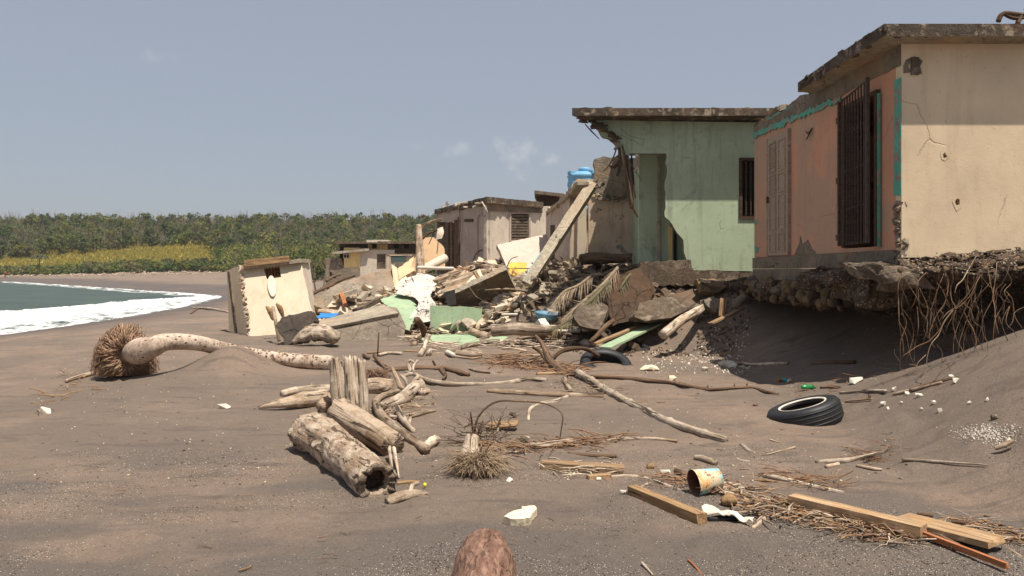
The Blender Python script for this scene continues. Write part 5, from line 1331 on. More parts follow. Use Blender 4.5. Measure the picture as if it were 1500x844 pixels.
# slope below the green house
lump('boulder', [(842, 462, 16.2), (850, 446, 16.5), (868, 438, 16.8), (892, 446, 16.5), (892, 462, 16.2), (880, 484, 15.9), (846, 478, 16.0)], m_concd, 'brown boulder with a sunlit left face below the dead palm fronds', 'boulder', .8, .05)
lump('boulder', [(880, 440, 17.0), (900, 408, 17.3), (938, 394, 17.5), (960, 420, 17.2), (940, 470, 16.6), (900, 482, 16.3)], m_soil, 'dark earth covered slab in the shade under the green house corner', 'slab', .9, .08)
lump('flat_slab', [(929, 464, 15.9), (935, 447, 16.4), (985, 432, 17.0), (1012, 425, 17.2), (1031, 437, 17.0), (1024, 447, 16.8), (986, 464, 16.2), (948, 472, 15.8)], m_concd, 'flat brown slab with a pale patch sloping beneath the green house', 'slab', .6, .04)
lump('concrete_lump', [(1030, 436, 16.4), (1048, 432, 16.4), (1060, 444, 16.2), (1052, 456, 16.0), (1034, 452, 16.1)], m_conc, 'grey concrete lump at the head of the sloping grey log', 'concrete lump', .4, .05)
lump('concrete_lump', [(1022, 412, 17.0), (1050, 408, 17.2), (1064, 420, 17.0), (1050, 430, 16.8), (1026, 426, 16.8)], m_stone, 'ochre lump just below the corner between green and near house', 'concrete lump', .5, .06)
mb = MB(); mb.beam(U(1057, 464, 15.2), U(1059, 438, 15.4), .12, .04, up=(0, 1, 0), n=3); tag(mb.build('orange_board', m_lumber), 'short orange board standing upright on the slope near the near house', 'board')
mb = MB(); mb.beam(U(1041, 474, 14.6), U(1088, 452, 15.8), .10, .03, n=3); tag(mb.build('orange_board', m_lumber), 'thin orange board lying at the foot of the upright board', 'board')
mb = MB(); mb.beam(U(1026, 410, 16.9), U(1064, 416, 16.6), .30, .06, n=3, rough=.01); tag(mb.build('grey_plank', m_concd), 'grey plank jutting from the soil under the green wall', 'plank')
mb = MB(); mb.tube([U(1078, 446, 15.6), U(1090, 436, 15.8)], .09, 14); tag(mb.build('drain_pipe', m_conc, None, True), 'stub of grey drain pipe poking out beside the near house foundation', 'pipe')
for a, b, w, m_, l in (((886, 510, 14.6), (968, 471, 17.0), .24, m_greenslab, 'long pale green plank slanting up the sand behind the half buried tyres'), ((870, 504, 15.0), (940, 476, 16.6), .10, m_lumber, 'thin yellowish plank lying along the pale green plank')):
    mb = MB(); mb.beam(U(*a), U(*b), w, .04, n=5, rough=.004); tag(mb.build('plank', m_), l, 'plank')
for a, b, r, l, m_ in (((972, 490, 14.4), (1036, 446, 16.6), .09, 'weathered grey log sloping up toward the green house corner', m_drift), ((720, 484, 17.0), (815, 483, 16.9), .13, 'thick pale log with a broken right end lying before the rubble', m_drift), ((896, 400, 19.4), (830, 414, 19.5), .04, 'long bare pole above the dead palm fronds', m_driftb), ((850, 380, 20.3), (925, 378, 20.0), .14, 'dark log lying under the beige ruin wall', m_dark), ((898, 470, 16.0), (865, 500, 14.9), .045, 'brown stick leaning on the boulder behind the tyres', m_dark)):
    A, B = U(*a), U(*b); mb = MB(); mb.tube([A, A.lerp(B, .35) + Vector((0, 0, .03)), A.lerp(B, .7), B], [r, r * 1.05, r * .95, r * .8], 12, 6, .12, ragged=.06, seed=int(a[0])); tag(mb.build('driftwood_log', m_, None, True), l, 'log')
mb = MB(); mb.hull([U(812 + rnd.uniform(-7, 7), 488 + rnd.uniform(-8, 8), 16.85 + rnd.uniform(-.1, .1)) for _ in range(14)]); tag(mb.build('red_rot', m_lumberd), 'orange brown rotten chunk at the right end of the thick pale log', 'wood chunk')
# blue basin
c = U(800, 468, 17.6); t = mb = MB(); pr = [(.02, 0), (.18, 0), (.23, .05), (.25, .14), (.255, .15), (.235, .15), (.22, .06), (.17, .02), (.02, .02)]
v, f = lathe(pr, (0, 0, 0), 28); R_ = Euler((.12, .1, 0)).to_matrix(); mb.add([c + R_ @ Vector(p) for p in v], f[:-2]); tag(mb.build('basin', m_basin, None, True), 'dull blue plastic basin among fronds below the ruins', 'basin')
lump('white_lump', [(786, 470, 17.2), (800, 466, 17.3), (806, 476, 17.1), (798, 484, 16.9)], m_whitestone, 'ragged white plaster lump in front of the blue basin', 'plaster lump', .2, .04)
lump('wall_chip', [(800, 448, 18.4), (818, 428, 19), (824, 434, 18.9), (816, 460, 18.2), (804, 462, 18.1)], m_concl, 'upright cream plaster shard behind the blue basin', 'plaster shard', .12, .03)

# dead palm fronds
m_frond = M_plain('dead frond', (.27, .20, .135), .85, .4)
m_frondg = M_plain('withering frond', (.12, .105, .055), .8, .4)
def frond(pts, wl, n, mat, label, droop=.6, seed=0):
    r4 = random.Random(seed); P = [U(*p) for p in pts]; t = thing('palm_frond', P[0], label, 'palm frond', None)
    mb = MB(); mb.tube(P, [.035] * (len(P) - 1) + [.01], 6, 6, .05); mb.build('midrib', mat, t, True)
    mb = MB()
    for k in range(n):
        u = (k + .5) / n * (len(P) - 1); i = min(int(u), len(P) - 2); q = P[i].lerp(P[i + 1], u - i); d = (P[i + 1] - P[i]).normalized()
        for s in (-1, 1):
            sd = d.cross(Vector((0, -.3, 1))).normalized() * s
            L = wl * r4.uniform(.6, 1.1) * (1 - .5 * abs(k / n - .45)); e = (sd * .8 + d * .9 + Vector((r4.uniform(-.2, .2), r4.uniform(-.3, .2), -droop * r4.uniform(.4, 1)))).normalized()
            a = q; b_ = q + e * L * .55; c_ = q + e * L + Vector((0, 0, -droop * L * .35)); w = d * .009
            mb.add([a - w, a + w, b_ + w * 1.1, b_ - w * 1.1, c_], [(0, 1, 2, 3), (3, 2, 4)])
    o = mb.build('leaflets', mat, t); tag(o, None, None, None, 'stuff')
frond([(905, 392, 17.3), (880, 420, 17.0), (850, 446, 16.8), (822, 470, 16.5)], .55, 60, m_frond, 'dry grey brown palm frond hanging over the brown boulder', .5, 1)
frond([(892, 412, 17.0), (866, 440, 16.6), (838, 466, 16.3), (812, 482, 16.1)], .45, 54, m_frondg, 'darker greenish palm frond just below the dry one', .3, 2)
frond([(868, 402, 18.2), (848, 418, 18.0), (826, 428, 17.9), (806, 452, 17.6)], .5, 50, m_frond, 'shorter dry palm frond spread behind the blue basin', .6, 3)
frond([(930, 396, 17.6), (918, 408, 17.2), (908, 424, 17.0)], .4, 16, m_frondg, 'short dark frond under the open corner of the green house', .7, 4)
# dried weeds on the heap
mb = MB()
for k in range(220):
    px = rnd.uniform(770, 850); Y = rnd.uniform(18.4, 20.6); x = (px - CX) * Y / F; z = Hs(x, Y); L = rnd.uniform(.15, .5); a = rnd.uniform(0, 6.28)
    p = Vector((x, Y, z)); e = Vector((math.cos(a) * .5, math.sin(a) * .4, 1)).normalized() * L; w = Vector((.012, 0, 0))
    mb.add([p - w, p + w, p + e * .6 + Vector((.03, 0, 0)), p + e + Vector((math.cos(a) * .1, 0, -.1 * L))], [(0, 1, 2), (0, 2, 3)])
tag(mb.build('dry_weeds', m_frond), 'dry straw coloured weeds hanging over the rubble at centre', None, None, 'stuff')
# ================================================================== DRIFTWOOD AND LITTER ON THE SAND
def gpt(px, py, rp, drop=None):
    """axis point for a piece whose centre line shows at (px, py), resting drop (or its own half width) pixels above the sand"""
    g = G(px, py + (rp * .75 if drop is None else drop)); return U(px, py, g.y), g.y
def log(name, pts, rp, mat, label, cat='stick', sides=9, rough=.10, group=None, parent=None, **kw):
    P, R = [], []
    for i, p in enumerate(pts):
        r = rp[i] if hasattr(rp, '__len__') else rp
        q, y = gpt(p[0], p[1], r, p[2] if len(p) > 2 else None); P.append(q); R.append(r * y / F)
    mb = MB(); mb.tube(P, R, sides, kw.pop('seg', None), rough, kw.pop('fr', 9.0), int(pts[0][0] * 3 + pts[0][1]) % 97, groove=kw.pop('groove', .10 if max(R) > .035 else 0), **kw)
    o = mb.build(name, mat, parent, True)
    return tag(o, label, cat if parent is None else None, group) if label else o

# --- the long fallen palm
g0 = G(195, 553)
pt = thing('fallen_palm', g0, 'long curved palm trunk lying on the sand with its root ball at left', 'palm trunk')
yy = 11.7
axis = [U(196, 517, yy + .42), U(206, 514, yy + .12), U(224, 508, yy + .02), U(246, 501, yy + .12), U(285, 502, yy + .4), U(322, 510, yy + .8), U(352, 517, yy + 1.1), U(395, 524, yy + 1.35), U(440, 529, yy + 1.4), U(488, 532, yy + 1.35)]
mb = MB(); mb.tube(axis, [.17, .20, .155, .125, .118, .112, .110, .112, .117, .122], 32, 14, .025, 7, 3, groove=.02); mb.build('trunk', m_trunk, pt, True)
mb = MB()
for k in range(420):       # old leaf scars
    u = rnd.uniform(.2, 1) * (len(axis) - 1.01); i = int(u); q = axis[i].lerp(axis[i + 1], u - i); d = (axis[i + 1] - axis[i]).normalized(); sd = d.cross(Vector((0, 0, 1))).normalized(); a = rnd.uniform(-.9, 2.4)
    n_ = (-sd * -1) * math.sin(a) * -1 + Vector((0, 0, 1)) * math.cos(a); n_ = (sd * math.sin(a) + d.cross(sd) * -math.cos(a)).normalized()
    if n_.z < -.3: n_ = -n_
    rl_ = float(np.interp(u, range(10), [.17, .20, .155, .125, .118, .112, .110, .112, .117, .122])); c = q + n_ * rl_; mb.hull([c + d * rnd.uniform(-.022, .022) + d.cross(n_) * rnd.uniform(-.014, .014) + n_ * rnd.uniform(-.01, .004) for _ in range(7)])
mb.build('leaf_scars', m_dark, pt)['kind'] = 'stuff'
bc = axis[0] + Vector((-.06, -.02, -.02)); r5 = random.Random(4); mb = MB()
ux = Vector((.94, .34, 0)).normalized(); uz = Vector((0, 0, 1)); ub = Vector((-.34, .94, 0)).normalized()      # the root plate faces the viewer, turned a little left
for k in range(2800):
    a = r5.uniform(0, 6.283); out = ux * math.cos(a) + uz * math.sin(a); o2 = a + r5.gauss(0, .28); out2 = ux * math.cos(o2) + uz * math.sin(o2)
    rim = .375 * (1 + .34 * float(vn2(np.array([math.cos(a) * 3.1 + 9]), np.array([math.sin(a) * 3.1]), 7)[0])) * (1.08 if out.x < 0 else .85) * (1.0 if out.z > -.3 else 1.12) * r5.uniform(.72, 1.08)
    s0 = bc + out * r5.uniform(.13, .2) + ub * r5.uniform(-.16, .2)
    p2 = bc + out2 * rim + ub * (.04 + r5.uniform(-.14, .16)); p1 = s0.lerp(p2, .5) - ub * r5.uniform(.02, .14) + uz * .02
    dr = r5.uniform(.08, .34) * (1.2 if out.x < 0 else .6); p3 = p2 + out * .03 + Vector((r5.uniform(-.05, .03), r5.uniform(-.04, .04), -dr))
    for q_ in (p1, p2, p3): q_.z = max(q_.z, g0.z + .01 + .02 * r5.random())
    w_ = r5.uniform(.003, .0075); mb.tube([s0, p1, p2, p3], [w_, w_, w_ * .8, w_ * .35], 4, 3)
o = mb.build('root_fibres', m_fibre, pt, True); o['kind'] = 'stuff'
mb = MB(); mb.tube([bc + ub * .26, bc + ub * .12, bc - ub * .08], [.2, .32, .2], 18, 5, .25, 5, 8); mb.build('root_core', m_fibre, pt, True)

# --- the heap of trunks at left centre
L1 = log('hollow_trunk', [(455, 634), (488, 655), (520, 681), (553, 706)], [31, 29, 28, 29], m_palm, 'large hollow palm log, front left, its open end toward the viewer', 'log', 48, .10, hollow=.30, ragged=.06, seg=18, fr=6, groove=.10)
L2 = log('solid_log', [(495, 603, 40), (520, 618, 30), (548, 634, 24), (575, 652)], [21, 20, 19.5, 20], m_driftb, 'smooth brown log lying just behind the hollow one', 'log', 36, .06, ragged=.04, seg=16, groove=.09)
for a, l in (([(570, 655, 18), (573, 678, 14), (576, 702, 4)], 'left pale splinter standing between the two big logs'), ([(577, 656, 20), (581, 678, 14), (584, 700, 4)], 'right pale splinter standing between the two big logs')):
    log('splinter', a, [3, 2.5, 1.5], m_drift, l, 'splinter', 6)
# split upright trunk
bq = G(512, 606); st = thing('split_stump', bq, 'pale split stump standing upright behind the two big logs', 'stump')
for k, (xt, xb, yt, yb, r) in enumerate(((490, 495, 527, 590, 8.5), (501, 506, 530, 598, 9.5), (512, 517, 526, 603, 9.5), (521, 527, 527, 606, 9), (530, 534, 530, 603, 7))):
    Y = bq.y + (k % 2) * .05
    mb = MB(); mb.tube([U(xb, yb + 4, Y), U((xb + xt) / 2 + rnd.uniform(-2, 2), (yt + yb) / 2, Y + .05), U(xt, yt, Y + .12)], [r * Y / F * 1.05, r * Y / F, r * Y / F * .85], 20, 10, .16, 7, k, ragged=.07, groove=.22); mb.build('stave', m_drift, st, True)
log('tapered_driftwood', [(379, 597), (410, 592), (445, 586), (480, 582)], [2, 7, 11, 13], m_driftb, 'tapered tan driftwood pointing left from the split stump', 'driftwood', 14, .2, ragged=.03)
log('driftwood_log', [(413, 577), (440, 572), (490, 569)], [5, 6.5, 7], m_drift, 'thin grey log behind the tapered driftwood', 'log', 12, .18)
log('bark_log', [(536, 567), (555, 566), (575, 566)], [11, 12, 11], m_palm, 'short barky log end right of the split stump', 'log', 16, .15, ragged=.04)
# knotty root knuckles between the logs
mb = MB(); mb.tube([gpt(472, 596, 9)[0], gpt(484, 588, 12)[0], gpt(498, 590, 12)[0]], [.06, .10, .07], 14, 6, .4, 9, 6); tag(mb.build('root_knot', m_driftb, None, True), 'gnarled root knot at the foot of the split stump', 'root')
# brown fibre tuft
c = G(550, 556); mb = MB()
for k in range(260):
    a = rnd.uniform(0, 6.28); p = c + Vector((rnd.uniform(-.14, .14), rnd.uniform(-.08, .08), 0)); e = Vector((math.cos(a) * .10, math.sin(a) * .08, rnd.uniform(.05, .2)))
    mb.tube([p, p + e * .6 + Vector((0, 0, .04)), p + e + Vector((e.x * .5, 0, -.05))], [.005, .005, .002], 4, 2)
tag(mb.build('fibre_tuft', m_fibre, None, True), 'tuft of brown root fibre behind the split stump', 'root fibre')

log('curved_branch', [(584, 573, 14), (562, 580, 12), (550, 590), (556, 605), (570, 620), (592, 636), (608, 648), (625, 658)], [3.5, 5, 6, 6.5, 6.5, 7.5, 7.5, 7], m_driftb, 'curved smooth tan branch bending like a hook beside the logs', 'branch', 12, .08)
log('knob', [(621, 656), (630, 648), (640, 645)], [6, 9, 6], m_drift, 'rounded pale wood knob at the lower end of the curved branch', 'driftwood', 12, .25)
log('white_log', [(563, 596), (590, 583), (605, 570), (620, 563, 12)], [8, 9.5, 9.5, 8], m_drift, 'short thick bleached log with a knotted top right end', 'log', 16, .14, ragged=.03)
log('knot', [(618, 575), (627, 572)], [6, 4], m_drift, 'small bleached stub right of the knotted log', 'driftwood', 10, .3)
log('forked_stick', [(581, 598), (590, 614), (606, 632)], [5.5, 5.5, 4], m_drift, 'thick pale stick slanting down below the bleached log', 'stick', 10, .12)
log('forked_stick', [(599, 622), (601, 612), (601, 606, 8)], [2.5, 2.5, 2], m_drift, 'little fork standing on the slanting pale stick', 'stick', 8, .1)
log('straight_stick', [(602, 610), (620, 605), (638, 601)], [2.5, 2.3, 1.8], m_driftb, 'straight tan stick pointing right below the bleached log', 'stick', 8, .06)
log('stick', [(574, 538, 26), (582, 556, 18), (588, 568, 10), (600, 572)], [2.5, 3.5, 4, 4], m_driftb, 'brown stick standing at a slant above the bleached log', 'stick', 8, .08)
log('stick', [(588, 594), (602, 594), (615, 596)], [2.2, 2, 1.6], m_driftb, 'short orange tan stick right of the bleached log base', 'stick', 7, .1)
log('stick', [(572, 610), (584, 612), (595, 614)], [3, 3, 2.5], m_drift, 'grey stick lying under the slanting pale stick', 'stick', 7, .1)
log('brown_branch', [(548, 521, 6), (556, 530), (568, 541), (585, 541), (612, 539), (640, 540), (656, 541), (672, 545), (687, 549)], [3, 3.2, 4, 4.4, 4, 4, 4.4, 4.5, 3], m_dark, 'reddish brown branch with a gnarled right end behind the bleached log', 'branch', 9, .12)
log('branch_spur', [(646, 541), (652, 550), (649, 555)], [3.5, 3, 2], m_dark, 'dark spur under the gnarled end of the reddish branch', 'branch', 7, .15)
log('branch_spur', [(638, 536), (634, 528, 10)], [2, 1.5], m_dark, 'tiny upright snag on the reddish branch', 'branch', 6, .1)
log('curly_root', [(602, 545), (598, 534, 12), (601, 528, 18), (608, 532, 14)], [3, 2.5, 2, 1.6], m_drift, 'pale curly root looping above the reddish branch', 'root', 8, .1)
log('long_stick', [(594, 545), (610, 550), (628, 558), (668, 563), (720, 562), (745, 561), (770, 556), (801, 557)], [2.5, 3, 4, 3.6, 3.4, 3.6, 3.8, 3.4], m_drift, 'long pale bowed stick running right toward the scene centre', 'stick', 9, .06)
for k, (a, r, m_, l) in enumerate((
    ([(590, 552), (606, 548), (622, 556)], 3, m_drift, 'first of the pale roots crossing at the left end of the bowed stick'),
    ([(597, 568), (594, 556, 14), (588, 550, 18)], 2.6, m_drift, 'upright root fork just above the bleached log'),
    ([(604, 562), (612, 552), (618, 560)], 2.6, m_driftb, 'short crooked root touching the bowed stick'),
    ([(612, 528, 18), (605, 540, 8), (614, 556)], 1.8, m_drift, 'thin crooked twig slanting across the reddish branch'))):
    log('root', a, r, m_, l, 'root', 7, .12)
for a, r, m_, l in (([(538, 517), (560, 516), (585, 517)], 1.8, m_lumber, 'thin orange stick on the sand left of the leaning twig'), ([(533, 520), (540, 524)], 3, m_dark, 'small dark wood stub at the left end of the thin orange stick'),
    ([(555, 520), (570, 517), (588, 518)], 2.6, m_drift, 'pale stick beside the thin orange stick'), ([(592, 514), (615, 515), (634, 513)], 1.6, m_lumber, 'second thin orange stick near the flat green sheet'),
    ([(553, 522, 0), (554, 505, 18), (555, 487, 36)], 1.0, m_dark, 'thin dark twig standing upright in the sand by the footing beam'),
    ([(568, 480), (590, 492), (605, 497)], 2.4, m_dark, 'dark bent branch below the tilted green slab'), ([(588, 493), (602, 494), (616, 494)], 3, m_driftb, 'tan stick under the tilted green slab'),
    ([(606, 505), (608, 497, 6), (616, 492, 8), (622, 486, 14)], 4.5, m_driftb, 'twisted tan root stump before the upright green slab'), ([(616, 519), (622, 505, 10), (628, 490, 24)], 4.2, m_drift, 'thick pale branch propped up before the upright green slab'), ([(628, 518), (630, 514)], 4, m_drift, 'little pale wood nub at the foot of the propped branch'),
    ([(610, 468, 40), (618, 478, 28), (622, 490, 12)], 5, m_dark, 'dark upright broken post left of the upright green slab'), ([(630, 488), (645, 486), (655, 486)], 2.2, m_dark, 'brown stick along the foot of the upright green slab'),
    ([(668, 518), (685, 519), (705, 518)], 5, m_drift, 'short pale log in front of the flat green sheet'), ([(666, 522), (690, 525), (704, 524)], 2, m_driftb, 'thin stick in front of the short pale log'), ([(655, 516), (664, 520)], 3.6, m_whitestone, 'bleached stub at the left end of the short pale log'),
    ([(655, 516), (680, 508), (712, 502), (730, 500)], 4, m_conc, 'grey sand coloured log between the green sheets'), ([(688, 484), (698, 489), (712, 492)], 6, m_driftb, 'stubby brown root by the pale fat log'), ([(722, 502), (740, 500), (752, 508)], 2.5, m_drift, 'forked pale twig right of the flat green sheet'), ([(735, 508), (750, 506), (768, 503)], 2, m_dark, 'thin brown twig right of the forked pale twig'),
    ([(746, 519), (765, 521), (793, 522)], 2.6, m_driftb, 'tan stick behind the twig tangle at centre'), ([(842, 501), (860, 503), (884, 508)], [5, 6, 4], m_drift, 'stout pale driftwood piece behind the front half buried tyre'), ([(688, 540), (702, 544), (718, 546)], [2, 2.2, 1.4], m_drift, 'thin pale stick left of the twig tangle'),
    ([(715, 573), (745, 575), (800, 578), (850, 579), (884, 580)], [4.6, 5, 4.8, 4.6, 4.6], m_driftb, 'straight tan pole lying left of the long bamboo like pole'),
    ([(774, 616), (776, 600), (790, 592), (812, 588), (831, 581)], [2, 2.6, 2.8, 3, 2.4], m_drift, 'crooked pale branch below the straight tan pole'),
    ([(786, 548), (815, 547), (848, 547)], 2.6, m_lumber, 'orange tan stick leading to the head of the long bamboo like pole'),
    ([(826, 556), (832, 566), (836, 572)], 4, m_driftb, 'short stub lying above the straight tan pole'),
    ([(865, 552), (905, 553), (943, 557), (980, 560), (1010, 566), (1040, 571), (1070, 569), (1100, 568), (1122, 574), (1140, 578)], [3.2, 3.2, 3.4, 3.2, 3, 2.8, 2.8, 3, 2.8, 2.2], m_dark, 'long dark thorny branch stretching right to the tyre'),
    ([(777, 655), (800, 654), (841, 648)], [6, 7.2, 6.5], m_drift, 'thick grey log segment right of the twig bush'), ([(838, 655), (865, 650), (880, 645), (898, 641)], [3, 4, 4, 2], m_dark, 'brown split branch continuing right of the grey log segment'), ([(880, 650), (900, 645), (937, 642)], [3, 4, 3], m_drift, 'pale splintered branch end left of the lone stick'), ([(938, 642), (960, 643), (992, 646)], [2, 2.8, 2.4], m_driftb, 'lone straight stick right of the splintered branch'),
    ([(832, 665), (870, 668), (903, 668)], [3, 3.2, 2.4], m_dark, 'dark stick between the grey log and the short plank'), ([(805, 708), (825, 701), (842, 694)], [2.4, 2.6, 2.4], m_drift, 'pale stick below the left end of the short plank'), ([(840, 723), (858, 722), (864, 721)], [2.6, 3, 2], m_lumberd, 'small brown wood chip in the open gravel'), ([(752, 736), (770, 734), (785, 733)], 1.6, m_driftb, 'short twig above the foam piece'),
    ([(893, 698), (920, 697), (945, 700), (970, 708), (998, 720)], [2.4, 3, 3.2, 3.2, 2.4], m_drift, 'curved pale stick leading from the chip to the rusty can'), ([(933, 717), (950, 708), (970, 698)], [1.6, 1.8, 1.4], m_driftb, 'thin twig crossing behind the curved pale stick'), ([(852, 731), (890, 733), (935, 739)], [1.5, 1.6, 1.2], m_drift, 'thin pale twig left of the slanting board'),
    ([(998, 748), (1018, 746), (1032, 748)], 1.4, m_driftb, 'thin twig at the lower end of the slanting board'), ([(936, 748), (944, 758)], 1.8, m_driftb, 'short twig lying over the slanting board'),
    ([(1195, 677), (1236, 675), (1260, 670), (1294, 662)], [3.2, 4, 3, 2], m_drift, 'pale stick at the left of the brown twig bundle by the slope'), ([(1210, 684), (1228, 680)], [3.2, 3.4], m_driftb, 'stub lying below the pale stick of the twig bundle'), ([(1255, 682), (1275, 686), (1292, 688)], [2, 2.4, 1.6], m_driftb, 'bent twig below the brown twig bundle'),
    ([(1322, 673), (1350, 675), (1385, 677), (1445, 681)], [2.6, 2.4, 1.8, 1.2], m_drift, 'long thin pale stick alone on the sand at right'), ([(1102, 704), (1130, 705), (1165, 712)], [1.8, 2.2, 1.6], m_lumberd, 'orange brown stick left of the grey stick above the timber'), ([(1112, 694), (1150, 703), (1190, 713), (1236, 722)], [3, 4.2, 4, 2.8], m_drift, 'grey stick lying parallel above the big timber'),
    ([(1102, 774), (1116, 762), (1130, 752)], [3, 5.5, 4], m_driftb, 'brown bark shard lying on the twig litter'), ([(1428, 768), (1445, 782), (1462, 794), (1496, 818)], [3, 4.5, 4, 3.4], m_driftb, 'grey brown stick at the far right end of the litter line'), ([(1150, 738), (1180, 734), (1220, 742), (1262, 756)], [4, 4.5, 4, 3], m_drift, 'weathered branch lying along the back of the big timber'), ([(1228, 752), (1260, 758), (1300, 762)], [3.5, 4, 3], m_redwood, 'reddish branch behind the middle of the big timber'),
    ([(1087, 652), (1096, 660), (1106, 664)], [2.6, 3, 1.6], m_drift, 'pale chip left of the pair of crossed chips'), ([(1116, 668), (1140, 663), (1164, 655)], [1.6, 3, 2], m_driftb, 'tan stick pointing up right among the chips'), ([(1110, 661), (1124, 664)], 1.4, m_dark, 'dark twig linking the crossed chips'), ([(1128, 644), (1140, 648), (1152, 652)], 1.5, m_driftb, 'thin curled twig above the crossed chips'), ([(1074, 663), (1082, 673), (1098, 676)], 1.5, m_drift, 'bent white twig left of the crossed chips'),
    ([(1018, 670), (1032, 672), (1048, 678)], [3.5, 5, 4], m_drift, 'stubby pale root behind the rusty can'), ([(1078, 531), (1106, 534), (1130, 533), (1154, 532)], [1.6, 2.4, 2.6, 2.4], m_drift, 'crooked pale stick beside the white stone by the slope'), ([(1050, 520), (1073, 517)], 1.6, m_lumber, 'little orange stick behind the white stone'), ([(924, 588), (934, 590), (945, 588)], 2, m_dark, 'small dark curl of bark by the bamboo like pole'), ([(943, 596), (950, 600), (954, 606)], 1.6, m_dark, 'tiny bent twig right of the bamboo like pole'), ([(962, 590), (975, 590)], 1.4, m_dark, 'small dark twig on open sand right of the pole'),
    ([(1230, 575), (1262, 573), (1298, 573)], [1.6, 2.4, 2.6], m_drift, 'pale stick behind the tyre leading right'), ([(1238, 588), (1260, 586), (1277, 584)], 1.5, m_lumber, 'orange stick right of the leaning tyre'), ([(1202, 568), (1215, 567), (1230, 567)], 2.2, m_dark, 'dark twig lying behind the tyre'), ([(1190, 532), (1225, 531), (1252, 530)], 3, m_dark, 'dark log lying in the shade under the near house'), ([(1333, 572), (1352, 566), (1372, 560), (1404, 553)], [3, 3.2, 3, 2], m_dark, 'brown root lying at the foot of the hanging roots'), ([(1308, 578), (1340, 570), (1380, 560)], [2, 2.4, 2], m_driftb, 'tan root in front of the hanging roots'),
    ([(1457, 657), (1470, 652), (1484, 646)], [3, 4.5, 3], m_driftb, 'stubby tan wood piece by the white shell patch'), ([(940, 824), (948, 833), (956, 842)], [2.2, 2.2, 1.6], m_drift, 'pale twig near the bottom edge'), ([(1008, 820), (1020, 832), (1028, 842)], [1.6, 1.6, 1.2], m_redwood, 'reddish twig near the bottom edge'), ([(350, 836), (365, 832), (368, 828)], 1.6, m_lumberd, 'small orange brown twig at the bottom left edge'),
    ([(97, 558), (120, 551), (140, 546)], [2.6, 3, 3.2], m_driftb, 'brown stick with a knob left of the palm root ball'), ([(282, 451), (305, 452), (334, 457)], [1.6, 2.2, 1.6], m_drift, 'distant branch by the water left of the leaning ivory block')):
    log('driftwood_stick', a, r, m_, l, 'stick', 8 if (max(r) if hasattr(r, '__len__') else r) > 2.2 else 6, .11)
for a, l in (([(290, 452), (284, 456), (280, 459)], 'drooping end of the distant branch by the water'), ):
    log('driftwood_stick', a, 1.4, m_dark, l, 'stick', 6)
# thorns of the long branch
mb = MB()
for px, py in ((943, 556), (975, 559), (1007, 563), (1036, 570), (1060, 569), (1076, 568), (1094, 566), (1110, 570), (1123, 573), (1137, 576)):
    q, y = gpt(px, py, 3); s = rnd.choice((-1, 1)); mb.tube([q, q + Vector((rnd.uniform(-.02, .02), 0, .05 * s + .01))], [.018, .004], 5, 2)
tag(mb.build('thorns', m_dark, None, True), 'short snags along the dark thorny branch', None, None, 'stuff')
# bamboo like pole
log('jointed_pole', [(846, 545, 6), (892, 574), (935, 597), (985, 620), (1063, 645)], [5.2, 5.6, 5.8, 6, 5.2], m_drift, 'long jointed pale pole lying diagonally on the sand at centre', 'pole', 14, .04, nodes=8, seg=40)
# arched root and twig bush
YB_ = G(700, 655).y
t = thing('twig_bush', G(700, 655), 'uprooted bush of dark tangled twigs left of the grey log segment', 'dead bush')
def twig(pts, r, mat=m_dark, nm='twig', Y=None):
    mb = MB(); mb.tube([U(x, y, (Y or YB_) + rnd.uniform(-.04, .04)) for x, y in pts], [r * (1 - .6 * i / (len(pts) - 1)) for i in range(len(pts))], 6, 5, .08); mb.build(nm, mat, t, True)
twig([(694, 650), (700, 612), (726, 589), (764, 588), (800, 592), (823, 606), (822, 630), (818, 655)], .011, m_dark, 'arched_twig')
twig([(728, 635), (735, 608), (744, 590)], .012, m_drift, 'pale_twig'); twig([(695, 655), (692, 625), (689, 603)], .016); twig([(697, 655), (702, 630), (708, 615)], .012)
for k in range(70):
    x, y = 702 + rnd.uniform(-34, 34), 652 + rnd.uniform(-30, 4); a = rnd.uniform(-3.3, .3) ; L = rnd.uniform(15, 48)
    dx, dy = math.cos(a) * L, math.sin(a) * L * .75
    twig([(x, y), (x + dx * .35 + rnd.uniform(-9, 9), y + dy * .4), (x + dx * .7 + rnd.uniform(-12, 12), y + dy * .75), (x + dx + rnd.uniform(-14, 14), min(y + dy, 668))], rnd.uniform(.002, .0055))
for k in range(24):
    x, y = 700 + rnd.uniform(-30, 60), 656 + rnd.uniform(-6, 8); a = rnd.uniform(-.35, .35); L = rnd.uniform(20, 60); s = rnd.choice((-1, 1))
    g1 = G(min(x + s * L, 830), y + 3).y
    twig([(x, y), (x + s * L * .5, y + rnd.uniform(-5, 3)), (x + s * L, y + 2 + rnd.uniform(-4, 4))], rnd.uniform(.004, .010), rnd.choice([m_dark, m_twig, m_drift]), Y=g1)
mb = MB(); q = G(735, 632); mb.panel([q + Vector((-.16, -.03, .03)), q + Vector((.14, -.05, .05)), q + Vector((.17, .08, .09)), q + Vector((-.12, .10, .06))], .02, toward=(0, -1, 1), rag=.01, step=.05); tag(mb.build('orange_chip', m_lumber), 'orange flake of wood lying under the twig bush', 'wood chip')
